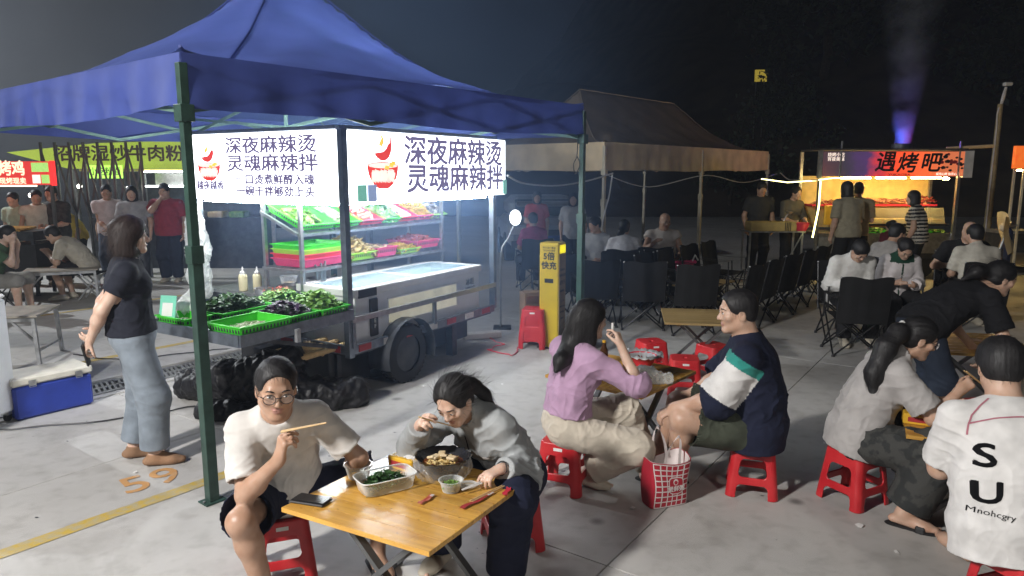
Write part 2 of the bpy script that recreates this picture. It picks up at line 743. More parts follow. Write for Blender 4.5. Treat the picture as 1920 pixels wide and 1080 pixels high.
class Person:
    def __init__(s, label, cat='person', group=None, loc=(0, 0), yaw=0., H=1.7, female=False, vox=.006, skin='skin', fat=1.,
                 pelvis=(0, 0, .9), lean=0., lean2=None, side=0., twist=0., head=(0, 0, 0), neck_fwd=.03,
                 rh=None, lh=None, rpole=None, lpole=None, rf=None, lf=None, rkn=None, lkn=None,
                 rhand=None, lhand=None, toe_r=None, toe_l=None, face=False, shw=1.):
        s.label, s.group, s.vox = label, group, vox
        s.cat = cat
        s.yaw = yaw
        s.base = np.array([loc[0], loc[1], 0.])
        s.female = female
        sc_ = H / 1.7
        s.s = sc_
        s.skin = skin
        s.facedet = face
        c, sn = math.cos(yaw), math.sin(yaw)
        s.r = np.array([c, sn, 0.])
        s.f = np.array([-sn, c, 0.])
        s.u = np.array([0, 0, 1.])
        s.fat = fat
        s.P = s.W(pelvis)
        lean2 = lean if lean2 is None else lean2

        def spine(a):
            v = s.u * math.cos(a) + s.f * math.sin(a)
            return nrm(v + s.r * math.sin(side))
        s.d1 = spine(lean)
        s.d2 = spine(lean2)
        s.waist = s.P + s.d1 * .17 * sc_
        s.chest = s.waist + nrm(s.d1 + s.d2) * .16 * sc_
        s.NB = s.chest + s.d2 * .19 * sc_
        cr = s.r * math.cos(twist) + s.f * math.sin(twist)
        cr = nrm(cr - s.d2 * (cr @ s.d2))
        s.cr = cr
        s.cf = np.cross(s.d2, cr)
        s.cf = nrm(s.cf)
        sw = (.158 if female else .182) * sc_ * (1 + (fat - 1) * .5) * shw
        s.sh = {}
        for k, sg in (('r', 1), ('l', -1)):
            s.sh[k] = s.NB - s.d2 * .078 * sc_ + cr * sg * sw
        hy, hp, hr = head
        hy += yaw
        hf = np.array([-math.sin(hy), math.cos(hy), 0.])
        hrx = np.array([math.cos(hy), math.sin(hy), 0.])
        hf2 = hf * math.cos(hp) - s.u * math.sin(hp)
        hu = np.cross(hrx, hf2)
        hrx = rodr(hrx, hf2, hr)
        hu = rodr(hu, hf2, hr)
        s.hf, s.hr, s.hu = hf2, hrx, hu
        nd = nrm(s.d2 * .6 + hu * .5 + hf * .12)
        s.HC = s.NB + nd * .125 * sc_ + hu * .02 + hf2 * neck_fwd
        s.hs = sc_ * (.97 if female else 1.0)
        # limbs
        ua, fa = .285 * sc_, .245 * sc_
        th, shn = .425 * sc_, .405 * sc_
        s.el, s.wr, s.kn, s.an, s.hip = {}, {}, {}, {}, {}
        for k, sg, T, pole in (('r', 1, rh, rpole), ('l', -1, lh, lpole)):
            T = s.sh[k] + s.W((sg * .06, .03, -.50 * sc_)) - s.base if T is None else s.W(T)
            pole = s.V((sg * .5, -.8, -.3)) if pole is None else s.V(pole)
            s.el[k], s.wr[k] = ik(s.sh[k], T, ua, fa, pole)
        hw = (.095 if female else .088) * sc_
        for k, sg, T, kn in (('r', 1, rf, rkn), ('l', -1, lf, lkn)):
            s.hip[k] = s.P + s.r * sg * hw - s.d1 * .02
            T = s.W((sg * .10, .0, .07 * sc_)) if T is None else s.W(T)
            kn = s.V((sg * .15, 1, .2)) if kn is None else s.V(kn)
            s.kn[k], s.an[k] = ik(s.hip[k], T, th, shn, kn)
        s.toe = {'r': s.V(toe_r or (.15, 1, 0)), 'l': s.V(toe_l or (-.15, 1, 0))}
        s.hand = {'r': rhand or {}, 'l': lhand or {}}
        s.kids = []

    def W(s, p):
        """body-frame point to world; ('w',x,y,z) is already world"""
        if p[0] == 'w':
            return np.array(p[1:], float)
        return s.base + s.r * p[0] + s.f * p[1] + s.u * p[2]

    def V(s, p):
        if p[0] == 'w':
            return nrm(p[1:])
        return nrm(s.r * p[0] + s.f * p[1] + s.u * p[2])

    def H(s, x, y, z):
        k = s.hs
        return s.HC + s.hr * x * k + s.hf * y * k + s.hu * z * k

    def pts(s):
        P = [s.P, s.waist, s.chest, s.NB, s.HC, s.H(0, 0, .13), s.H(0, .13, 0), s.H(0, -.13, 0)]
        for d in (s.sh, s.el, s.wr, s.kn, s.an, s.hip):
            P += list(d.values())
        for k in 'rl':
            P.append(s.an[k] + s.toe[k] * .2 - np.array([0, 0, .07]))
            P.append(s.wr[k] + nrm(s.wr[k] - s.el[k]) * .2)
        return np.array(P)

    def field(s, vox=None, pad=.16, pts=None):
        p = s.pts() if pts is None else np.array(pts)
        return Field(p.min(0) - pad, p.max(0) + pad, vox or s.vox)

    # ------------------------------------------------ torso solids shared by body and garments
    def torso(s, F, off=0., k=.06, lab=0, hem=None, belly=0., loose=0., shoulders=True, cuts=()):
        q = s.s
        w = s.fat
        fe = s.female
        fr1 = [s.r, np.cross(s.d1, s.r), s.d1]
        fr2 = [s.cr, s.cf, s.d2]
        o = off
        F.ell(s.P + s.d1 * .01, ((.165 if fe else .155) * q * w + o + loose, .118 * q * w + o + loose, .115 * q + o), fr1, k, lab, cuts=cuts)
        F.ell(s.waist + s.f * belly * .5, ((.128 if fe else .140) * q * w + o + loose, .098 * q * w + belly + o + loose, .15 * q + o), fr1, k, lab, cuts=cuts)
        F.ell(s.chest + s.cf * .005, ((.143 if fe else .165) * q * w + o + loose * .6, .110 * q * w + o + loose * .5, .17 * q + o), fr2, k, lab, cuts=cuts)
        if fe:
            for sg in (-1, 1):
                F.ell(s.chest + s.cr * sg * .068 * q + s.cf * .075 * q + s.d2 * .01, (.062 * q + o, .058 * q + o, .065 * q + o), fr2, .05, lab)
        if shoulders:
            for kk in 'rl':
                F.cone(s.NB - s.d2 * .045 * q, s.sh[kk], .060 * q + o * .8, .046 * q + o, k, lab)
        return F

    def arm(s, F, k2, off=0., r=(.050, .041, .041, .027), lab=0, upto=2., cuts=(), kk=.03, loose=0.):
        q = s.s * (1 + (s.fat - 1) * .6) * (.90 if s.female else 1.)
        S, E, Wr = s.sh[k2], s.el[k2], s.wr[k2]
        if upto <= 1:
            e = S + (E - S) * upto
            d = nrm(E - S)
            F.cone(S, e + d * .03, r[0] * q + off, (r[0] + (r[1] - r[0]) * upto) * q + off + loose, kk, lab, cuts=[(e, d)])
        else:
            F.cone(S, E, r[0] * q + off, r[1] * q + off + loose, kk, lab)
            t = upto - 1
            e = E + (Wr - E) * t
            d = nrm(Wr - E)
            if t < .999:
                F.cone(E, e + d * .02, r[2] * q + off + loose, (r[2] + (r[3] - r[2]) * t) * q + off + loose, kk, lab, cuts=[(e, d)])
            else:
                m = E + (Wr - E) * .3
                F.cone(E, m, r[2] * q * .95 + off, r[2] * q + off, kk, lab)
                F.cone(m, Wr, r[2] * q + off, r[3] * q + off, kk, lab)

    def leg(s, F, k2, off=0., r=(.088, .060, .056, .037), lab=0, upto=2., loose=0., kk=.03):
        q = s.s * (1 + (s.fat - 1) * .7)
        S, K, A = s.hip[k2], s.kn[k2], s.an[k2]
        if upto <= 1:
            e = S + (K - S) * upto
            d = nrm(K - S)
            F.cone(S, e + d * .04, r[0] * q + off, (r[0] + (r[1] - r[0]) * upto) * q + off + loose, kk, lab, cuts=[(e, d)])
            F.cone(e, e + d * .1, (r[0] + (r[1] - r[0]) * upto) * q + off + loose - .007, r[1] * q + off + loose - .007, .004, op='sub')
        else:
            F.cone(S, K, r[0] * q + off, r[1] * q + off + loose * .7, kk, lab)
            t = upto - 1
            e = K + (A - K) * t
            d = nrm(A - K)
            if t < .999:
                F.cone(K, e + d * .03, r[2] * q + off + loose * .8, (r[2] + (r[3] - r[2]) * t) * q + off + loose, kk, lab, cuts=[(e, d)])
            else:
                bk = nrm(np.cross(d, np.cross(K - S, d)) + 1e-6)
                m = K + (A - K) * .28 - bk * .012
                F.cone(K, m, r[2] * q + off, r[2] * q * 1.02 + off + loose * .5, kk, lab)
                F.cone(m, A, r[2] * q * 1.02 + off + loose * .5, r[3] * q + off + loose, kk, lab)

    def hands(s, F, k2, lab=0):
        hs = s.hand[k2]
        if hs.get('skip'):
            return
        q = s.s * (.9 if s.female else 1.)
        Wr = s.wr[k2]
        fa = nrm(Wr - s.el[k2])
        fd = s.V(hs['fd']) if 'fd' in hs else fa
        pn = s.V(hs['pn']) if 'pn' in hs else nrm(-s.r * (1 if k2 == 'r' else -1) + s.f * .2)
        pn = nrm(pn - fd * (pn @ fd))
        ac = np.cross(pn, fd) * (-1 if k2 == 'r' else 1)
        curl = hs.get('curl', (.35, .45, .3))
        s.palm = getattr(s, 'palm', {})
        s.palm[k2] = (Wr + fd * .075 * q + pn * .02, fd, pn, ac)
        if s.vox > .0095:
            F.cone(Wr, Wr + fd * .07 * q, .030 * q, .034 * q, .02, lab, flat=(pn, .6))
            fd2 = rodr(fd, np.cross(fd, pn), curl[0] + .3)
            F.cone(Wr + fd * .08 * q, Wr + fd * .08 * q + fd2 * .07 * q, .033 * q, .022 * q, .02, lab, flat=(pn, .6))
            F.cone(Wr + fd * .03 * q + ac * .02, Wr + fd * .07 * q + ac * .05 * q + pn * .02, .015, .012, .015, lab)
            return
        F.cone(Wr - fa * .01, Wr + fd * .02 * q, .026 * q, .028 * q, .02, lab, flat=(pn, .75))
        for o in (-.021, 0., .021):
            F.cone(Wr + fd * .015 * q + ac * o * .7 * q, Wr + fd * .082 * q + ac * o * q, .017 * q, .0165 * q, .014, lab, flat=(pn, .8))
        ax = np.cross(fd, pn)
        for i, (o, L, sp) in enumerate(((.029, .072, .10), (.0095, .080, .03), (-.0095, .074, -.03), (-.027, .058, -.10))):
            cu = curl if not isinstance(curl[0], (tuple, list)) else curl[i]
            p = Wr + fd * (.088 - .004 * abs(i - 1)) * q + ac * o * q
            d = nrm(fd + ac * sp * hs.get('spread', 1.))
            rr = (.0098, .0092, .0084, .0074)
            for j, fr in enumerate((.46, .30, .24)):
                d = rodr(d, ax, cu[j])
                e = p + d * L * fr * q
                F.cone(p, e, rr[j] * q, rr[j + 1] * q, .004, lab)
                p = e
        th = hs.get('thumb', (.55, .65, .45))
        p = Wr + fd * .022 * q + ac * .024 * q + pn * .006
        d = nrm(fd * th[0] + ac * th[1] + pn * th[2])
        F.cone(p, p + d * .042 * q, .0155 * q, .0118 * q, .012, lab)
        p = p + d * .042 * q
        d = nrm(d + (fd * .7 + pn * .45 - ac * .35) * hs.get('tb', .6))
        F.cone(p, p + d * .030 * q, .0115 * q, .0105 * q, .004, lab)
        p = p + d * .030 * q
        d = nrm(d + (fd * .3 + pn * .35 - ac * .35) * hs.get('tb', .6))
        F.cone(p, p + d * .024 * q, .0105 * q, .0085 * q, .004, lab)

    def headf(s, F, lab=0):
        k = s.hs
        fr = [s.hr, s.hf, s.hu]
        H = s.H
        fe = s.female
        F.ell(H(0, -.012, .038), (.076 * k, .096 * k, .084 * k), fr, .02, lab)
        F.ell(H(0, .022, -.030), ((.060 if fe else .064) * k, .066 * k, .082 * k), fr, .03, lab)
        F.cone(H(.050, -.005, -.058), H(.018, .062, -.098), .020 * k, .016 * k, .03, lab)
        F.cone(H(-.050, -.005, -.058), H(-.018, .062, -.098), .020 * k, .016 * k, .03, lab)
        F.ell(H(0, .066, -.098), (.024 * k, .020 * k, .018 * k), fr, .02, lab)
        for sg in (-1, 1):
            F.ell(H(sg * .043, .060, -.020), (.024 * k, .022 * k, .022 * k), fr, .02, lab)
            F.ell(H(sg * .032, .103, .004), (.017 * k, .016 * k, .0115 * k), fr, .012, None, op='sub')
            F.ell(H(sg * .032, .079, .004), (.0165 * k, .012 * k, .0125 * k), fr, .004, lab)
            F.ell(H(sg * .077, -.008, -.008), (.009 * k, .021 * k, .033 * k), fr, .008, lab)
            F.ell(H(sg * .086, -.002, -.006), (.006 * k, .011 * k, .019 * k), fr, .006, None, op='sub')
        F.cone(H(-.028, .078, .024), H(.028, .078, .024), .0125 * k, .0125 * k, .018, lab)
        F.cone(H(0, .083, .010), H(0, .103, -.028), .0075 * k, .0125 * k, .012, lab)
        F.ell(H(.011, .092, -.033), (.009 * k, .011 * k, .008 * k), fr, .008, lab)
        F.ell(H(-.011, .092, -.033), (.009 * k, .011 * k, .008 * k), fr, .008, lab)
        F.ell(H(0, .083, -.0605), (.022 * k, .0105 * k, .0055 * k), fr, .006, 1)
        F.ell(H(0, .081, -.0705), (.019 * k, .0105 * k, .006 * k), fr, .006, 1)
        if s.vox < .0065:
            F.ell(H(0, .099, -.0655), (.019 * k, .012 * k, .0016 * k), fr, .003, None, op='sub')
        # neck
        q = s.s
        r0 = (.047 if fe else .056) * q * (1 + (s.fat - 1) * .8)
        F.cone(s.NB - s.d2 * .04, H(0, -.028, -.055), r0 * 1.12, r0, .035, lab)

    def foot(s, F, k2, off=0., lab=0, sole=False):
        A = s.an[k2]
        t = s.toe[k2]
        t = nrm([t[0], t[1], 0])
        z0 = A[2] - .07 * s.s
        q = s.s * (.92 if s.female else 1)
        lat = np.cross(t, [0, 0, 1.])
        heel = np.array([A[0], A[1], z0 + .032]) - t * .045 * q
        ball = np.array([A[0], A[1], z0 + .026]) + t * .12 * q
        toe = np.array([A[0], A[1], z0 + .020]) + t * .17 * q
        cuts = [((0, 0, z0 - (.006 if sole else 0)), (0, 0, -1))]
        F.cone(heel, ball, .034 * q + off, .042 * q + off, .02, lab, cuts=cuts, flat=([0, 0, 1], .75))
        F.cone(ball, toe, .042 * q + off, .030 * q + off, .02, lab, cuts=cuts, flat=([0, 0, 1], .65))
        F.cone(A, ball - t * .03 + [0, 0, .012], .036 * q + off, .028 * q + off, .03, lab, cuts=cuts)
        if s.vox < .007 and not off:
            for i in range(5):
                c = toe + t * (.022 - .006 * i) + lat * (.028 - .0135 * i) * q * (-1 if k2 == 'r' else 1)
                F.ell(c, (.012 - .0012 * i,) * 3, None, .003, lab, cuts=cuts)

    # ------------------------------------------------ build
    def body(s, legs=True):
        F = s.field()
        s.torso(F)
        for k in 'rl':
            s.arm(F, k)
            s.leg(F, k)
            s.foot(F, k)
        s.headf(F)
        for k in 'rl':
            s.hands(F, k)
        P, Q, lab = F.mesh()
        o = mesh_obj('person', P, Q, [MATS[s.skin], MATS['lips']], None, lab, s.base)
        o.location = tuple(s.base)
        tag(o, s.label, s.cat, s.group)
        s.o = o
        return s

    def child(s, name, P, Q, mats, labs=None, label=None):
        o = mesh_obj(name, P, Q, mats, s.o, labs, s.base)
        if label:
            o['label'] = label
        return o

    def cmb(s, name, mb, mat, smooth='all'):
        """MB in world coordinates -> child"""
        mb.v = [(v[0] - s.base[0], v[1] - s.base[1], v[2]) for v in mb.v]
        return mb.build(name, mat, s.o, smooth)

    def top(s, mat, sleeve=.6, off=.015, loose=.014, hem=-.09, fold=.008, name='shirt', belly=0., neck=.0, vox=None, seed=1, paint=None, mats=None, sleeve_loose=.012, collar=None, label=None):
        F = s.field(vox or max(s.vox, .006))
        hemp = s.P + s.d1 * hem
        neckp = s.NB + s.d2 * (.0 + neck) + s.cf * .0
        s.torso(F, off, .06, 0, loose=loose, belly=belly)
        # skirt of the shirt below the waist
        F.cone(s.waist, hemp - s.d1 * .03, (.14 * s.fat * s.s + off + loose), (.155 * s.fat * s.s + off + loose), .05, 0, flat=(np.cross(s.d1, s.r), .74))
        hc = hemp
        X, Y, Z = F._grid(tuple(slice(0, n) for n in F.n))
        pl = -((X - hc[0]) * s.d1[0] + (Y - hc[1]) * s.d1[1] + (Z - hc[2]) * s.d1[2])
        F.F = np.maximum(F.F, pl.astype(np.float32))
        for k in 'rl':
            s.arm(F, k, off + .004, upto=sleeve, loose=sleeve_loose, lab=0, kk=.035)
        # neck opening
        F.cone(s.NB + s.d2 * .01 + s.cf * .012, s.NB + s.d2 * .16 + s.cf * .05, .062 * s.s, .09 * s.s, .012, op='sub')
        if collar:
            F.cone(s.NB - s.d2 * .015 + s.cf * .01, s.NB + s.d2 * collar + s.cf * .015, .080 * s.s, .070 * s.s, .01, 0)
            F.cone(s.NB + s.d2 * .0 + s.cf * .02, s.NB + s.d2 * .16 + s.cf * .05, .060 * s.s, .075 * s.s, .006, op='sub')
        # hollow the sleeve mouths
        for k in 'rl':
            if sleeve <= 1:
                d = nrm(s.el[k] - s.sh[k])
                e = s.sh[k] + (s.el[k] - s.sh[k]) * sleeve
            else:
                d = nrm(s.wr[k] - s.el[k])
                e = s.el[k] + (s.wr[k] - s.el[k]) * (sleeve - 1)
            if s.vox < .009 and sleeve < 1.9:
                F.cone(e - d * .03, e + d * .05, .038 * s.s + off + sleeve_loose * .6, .040 * s.s + off + sleeve_loose, .004, op='sub')
        P, Q, lab = F.mesh()
        N = vnormals(P, Q)
        P = s.folds(P, N, fold, seed)
        if paint is not None:
            lab = paint(s, P)
        o = s.child(name, P, Q, mats or [mat], lab if mats else None, label)
        s.topP, s.topQ = P, Q
        return o

    def folds(s, P, N, amp, seed):
        if amp <= 0:
            return P
        n1 = wav(P, 7, seed, 2)
        n2 = wav(P, 11, seed + 3, 2)

        def rid(v):
            return (1 - np.abs(np.sin(v))) ** 1.6 - .36
        out = wav(P, 8, seed, 2, True, (1, 1, .55)) * .35
        # creases across the limbs at elbows and knees, and where sleeves meet the body
        for j, ax, rad, fq in ((s.el['r'], s.wr['r'] - s.sh['r'], .13, 62), (s.el['l'], s.wr['l'] - s.sh['l'], .13, 62), (s.kn['r'], s.an['r'] - s.hip['r'], .17, 48), (s.kn['l'], s.an['l'] - s.hip['l'], .17, 48),
                               (s.sh['r'] - s.d2 * .07, s.el['r'] - s.sh['r'] - s.d2 * .2, .13, 50), (s.sh['l'] - s.d2 * .07, s.el['l'] - s.sh['l'] - s.d2 * .2, .13, 50)):
            d = P - j
            t = d @ nrm(ax)
            w = np.exp(-(np.linalg.norm(d, axis=1) / rad) ** 2)
            out += rid(t * fq + 3.2 * n1 + seed) * w * .95
        # slanting creases round the waist and hips, hanging folds lower down
        d = P - s.waist
        t = d @ s.d1
        a = np.arctan2(d @ s.r, d @ s.f)
        out += rid(t * 34 + 3.5 * n2 + a * 1.5) * np.exp(-((t + .02) / .13) ** 2) * .75
        out += rid(a * 5.5 + 2.6 * n1 + t * 5) * np.exp(-((t + .05) / .2) ** 2) * .45
        for k in 'rl':
            d = P - s.hip[k]
            L = np.linalg.norm(d, axis=1)
            out += rid(L * 44 + 4 * n2) * np.exp(-(L / .17) ** 2) * .5
        out += wav(P, 30, seed + 9, 2, True) * .06
        return P + N * (out * amp)[:, None]

    def bottom(s, mat, leg=1.96, off=.012, loose=.012, rise=.10, fold=.006, name='trousers', seed=3, vox=None, r=(.092, .066, .062, .045), label=None):
        F = s.field(vox or max(s.vox, .006))
        fr1 = [s.r, np.cross(s.d1, s.r), s.d1]
        q = s.s
        w = s.fat
        F.ell(s.P + s.d1 * .005, ((.168 if s.female else .158) * q * w + off, .124 * q * w + off, .125 * q + off), fr1, .05)
        F.ell(s.P + s.d1 * .10, (.140 * q * w + off, .108 * q * w + off, .10 * q), fr1, .05)
        hc = s.P + s.d1 * rise
        X, Y, Z = F._grid(tuple(slice(0, n) for n in F.n))
        pl = ((X - hc[0]) * s.d1[0] + (Y - hc[1]) * s.d1[1] + (Z - hc[2]) * s.d1[2])
        F.F = np.maximum(F.F, pl.astype(np.float32))
        for k in 'rl':
            s.leg(F, k, off, r=r, upto=leg, loose=loose, kk=.045)
        P, Q, lab = F.mesh()
        N = vnormals(P, Q)
        P = s.folds(P, N, fold, seed)
        return s.child(name, P, Q, [mat], None, label)

    def shoes(s, mat, kind='shoe', sole=None, name=None):
        for k in 'rl':
            A = s.an[k]
            t = nrm([s.toe[k][0], s.toe[k][1], 0])
            F = Field(A - .3, A + np.array([.3, .3, .12]), max(.006, s.vox * .8))
            if kind == 'shoe':
                s.foot(F, k, .009, 0, True)
                F.cone(A - [0, 0, .012], A + [0, 0, .02], .046 * s.s, .044 * s.s, .02, cuts=[(A + np.array([0, 0, .012]), (0, 0, 1))])
                nm = name or 'shoe'
            else:
                z0 = A[2] - .07 * s.s
                q = s.s * (.92 if s.female else 1)
                a = np.array([A[0], A[1], z0 - .004])
                F.cone(a - t * .055 * q, a + t * .13 * q, .042 * q, .052 * q, .02, flat=([0, 0, 1], .35))
                F.cone(a + t * .13 * q, a + t * .185 * q, .052 * q, .040 * q, .02, flat=([0, 0, 1], .35))
                lat = np.cross(t, [0, 0, 1.])
                c = a + t * .085 * q
                prev = None
                for i in range(7):
                    an = math.pi * i / 6
                    p = c + lat * math.cos(an) * .050 * q + np.array([0, 0, 1]) * (math.sin(an) * .052 * q + .004)
                    if prev is not None:
                        F.cone(prev, p, .009, .009, .006)
                        F.cone(prev + t * .03, p + t * .03, .009, .009, .006)
                        F.cone(prev + t * .015, p + t * .015, .009, .009, .006)
                    prev = p
                F.F[:, :, :] = np.maximum(F.F, (z0 - .022 - F.ax[2])[None, None, :])
                nm = name or 'sandal'
            P, Q, lab = F.mesh()
            P[:, 2] = np.maximum(P[:, 2], .002)
            s.child(nm, P, Q, [mat])

    def hair(s, kind='short', mat='hair_black', pts=None, strands=0, line=0., vol=0., name='hair', side_len=0., rad=None):
        k = s.hs
        fr = [s.hr, s.hf, s.hu]
        H = s.H
        allp = [H(.15, .15, .16), H(-.15, -.15, -.16), H(-.15, .15, .16), H(.15, -.15, -.16)]
        if pts:
            allp += [np.array(p, float) for p in pts]
        F = Field(np.min(allp, 0) - .08, np.max(allp, 0) + .08, max(s.vox, .005))
        t = .011 + vol
        F.ell(H(0, -.014, .042), (.077 * k + t, .096 * k + t, .084 * k + t), fr, .02)
        if kind in ('short', 'receding'):
            F.ell(H(0, -.045, -.005), (.070 * k + t * .7, .062 * k + t * .7, .075 * k), fr, .02)
            F.ell(H(0, .115, -.045 + line), (.085 * k, .085 * k, .105 * k), fr, .012, op='sub')
            F.ell(H(0, .02, -.105), (.12 * k, .10 * k, .062 * k), fr, .01, op='sub')
            for sg in (-1, 1):
                F.ell(H(sg * .090, .0, -.030), (.022 * k, .030 * k, .040 * k), fr, .008, op='sub')
            if kind == 'receding':
                for sg in (-1, 1):
                    F.ell(H(sg * .060, .085, .075), (.026 * k, .045 * k, .032 * k), fr, .02, op='sub')
        elif kind == 'pony':
            F.ell(H(0, -.04, -.01), (.072 * k + t * .6, .066 * k + t * .6, .08 * k), fr, .02)
            F.ell(H(0, .116, -.025 + line), (.080 * k, .080 * k, .122 * k), fr, .012, op='sub')
            for sg in (-1, 1):
                F.ell(H(sg * .090, .0, -.034), (.022 * k, .026 * k, .040 * k), fr, .008, op='sub')
            F.ell(H(0, .02, -.115), (.12 * k, .10 * k, .062 * k), fr, .01, op='sub')
        elif kind in ('long', 'bob'):
            for sg in (-1, 1):
                F.cone(H(sg * .070, -.01, .03), H(sg * .072, -.012, -.10 - side_len), .034 * k, .030 * k, .03, flat=(s.hr, .75))
            F.ell(H(0, -.05, -.03 - side_len * .5), (.080 * k + t * .6, .062 * k + t, .10 * k + side_len * .6), fr, .03)
            F.ell(H(0, .114, -.045 + line), (.066 * k, .085 * k, .115 * k), fr, .012, op='sub')
            if kind == 'bob':
                F.ell(H(0, -.03, -.10), (.095 * k, .085 * k, .06 * k), fr, .03)
                F.ell(H(0, .135, -.08 + line), (.068 * k, .095 * k, .10 * k), fr, .012, op='sub')
        if pts:
            p = [np.array(q, float) for q in pts]
            rr = rad or [.04] + [.032] * (len(p) - 2) + [.012]
            for a, b, r0, r1 in zip(p[:-1], p[1:], rr[:-1], rr[1:]):
                F.cone(a, b, r0, r1, .03)
        P, Q, lab = F.mesh()
        if len(P) == 0:
            return
        N = vnormals(P, Q)
        # strands: fine ripples that run down the hair
        rel = P - s.HC
        ang = np.arctan2(rel @ s.hr, -(rel @ s.hf) + .02) if kind != 'pony' else np.arctan2(rel @ s.hr, rel @ s.hu + .06)
        rip = np.sin(ang * 23 + 3 * np.sin(ang * 5)) * .5 + np.sin(ang * 51 + 1.3) * .5
        P = P + N * (rip * .0009 + wav(P, 22, 5, 2) * .003)[:, None]
        if strands:
            rs = np.random.RandomState(strands)
            sel = rs.randint(0, len(P), strands)
            V, T = [], []
            for i in sel:
                p = P[i]
                n = N[i]
                far_ = pts and np.linalg.norm(p - s.HC) > .15 * k
                L = rs.uniform(.03, .07) if far_ else rs.uniform(.012, .035) if kind in ('short', 'receding') else rs.uniform(.06, .16)
                if pts and np.linalg.norm(p - s.HC) > .15 * k:
                    dd = nrm(np.array(pts[-1]) - np.array(pts[0]))
                else:
                    dd = -s.hu * .8 - s.hf * .45
                    if kind in ('short', 'receding'):
                        dd = -s.hu * .5 - s.hf * .3 + n * .25 + s.hf * (1.0 if (p - s.HC) @ s.hu > .08 * k else 0)
                    if kind == 'pony':
                        dd = -s.hf * 1. - s.hu * .25
                dd = nrm(dd + rs.randn(3) * .16)
                d = nrm(dd - n * (dd @ n) + n * rs.uniform(.0, .12))
                w = nrm(np.cross(d, n)) * .0006
                b = len(V)
                for j in range(3):
                    q = p + d * L * j / 2 + n * (.001 + .004 * math.sin(j * 1.5)) + np.array([0, 0, -1]) * .012 * (j / 2) ** 2
                    ww = w * (1.1 - .45 * j)
                    V += [q - ww, q + ww]
                T += [(b, b + 1, b + 3, b + 2), (b + 2, b + 3, b + 5, b + 4)]
            Q = np.concatenate([Q, np.array(T) + len(P)])
            P = np.concatenate([P, np.array(V)])
        return s.child(name, P, Q, [MATS[mat]])

    def face(s, brow='hair_black', eyes=True, lid=0.):
        k = s.hs
        H = s.H
        fr = Matrix((s.hr, s.hf, s.hu)).transposed()
        for sg in (-1, 1):
            if eyes:
                mb = MB()
                mb.ball(H(sg * .032, .0835, .003), (.0135 * k, .0095 * k, .0058 * k), 12, 8, fr)
                mb.m = 1
                mb.ball(H(sg * .032, .0895, .0028), (.0058 * k, .0045 * k, .0054 * k), 10, 6, fr)
                s.cmb('eye', mb, [MATS['eye_white'], MATS['eye_iris']])
            mb = MB()
            mb.tube([H(sg * .0185, .0875, .008), H(sg * .028, .093, .0105), H(sg * .040, .0885, .0085), H(sg * .046, .082, .005)], [.0012, .0018, .0018, .001], 5)
            s.cmb('eyelashes', mb, MATS[brow])
            mb = MB()
            mb.tube([H(sg * .014, .091, .0225), H(sg * .026, .094, .029), H(sg * .040, .086, .028), H(sg * .050, .074, .021)], [.002, .0032, .0028, .001], 6)
            s.cmb('eyebrow', mb, MATS[brow])

    def glasses(s, mat='black_frame', round_=True, r=.022):
        k = s.hs
        H = s.H
        mb = MB()
        for sg in (-1, 1):
            pt = []
            for i in range(20):
                a = 2 * math.pi * i / 20
                pt.append(H(sg * .034 + (r + .002) * math.cos(a), .108 - abs(math.cos(a) * .0 + (sg * .034 + r * math.cos(a))) * .12, -.002 + (r - .001) * math.sin(a)))
            mb.tube(pt, .0017, 6, closed=True)
            mb.tube([H(sg * (.034 + r), .102, .006), H(sg * .080, .078, .008), H(sg * .083, .0, .008)], .0016, 6)
        mb.tube([H(-.012, .106, .003), H(0, .109, .006), H(.012, .106, .003)], .0016, 6)
        g = s.cmb('glasses', mb, MATS[mat])
        lb = MB()
        for sg in (-1, 1):
            pt = [H(sg * .034 + r * math.cos(a), .1075 - abs(sg * .034 + r * math.cos(a)) * .12, -.002 + r * math.sin(a)) for a in [2 * math.pi * i / 16 for i in range(16)]]
            lb.add(pt, [tuple(range(16))])
        lb.v = [(v[0] - s.base[0], v[1] - s.base[1], v[2]) for v in lb.v]
        lb.build('lens', clear_plastic('lens_glass', (.99, .99, .99), .02, .02), g)
        return g


def chopsticks_held(label, a, b, gap=.008, mat=None):
    """pair of chopsticks from hand end a to tip b"""
    a, b = Vector(a), Vector(b)
    e = empty('chopsticks', a, 0, label, 'chopsticks')
    d = (b - a).normalized()
    w = d.cross(Vector((0, 0, 1))).normalized()
    for sg in (-1, 1):
        mb = MB()
        mb.tube([w * gap * sg * .9 , (b - a) + w * gap * sg * .35], [.0038, .0026], 6)
        mb.build('stick', mat or MATS['bamboo'], e, True)
    return e


M('bamboo', (.62, .42, .20), .5, var=.1, vscale=30, stretch=(1, 1, .1))

# ---------------------------------------------------------------- lot frame
LA = R(55)
LU = Vector((math.cos(LA), math.sin(LA), 0))
LV = Vector((-math.sin(LA), math.cos(LA), 0))


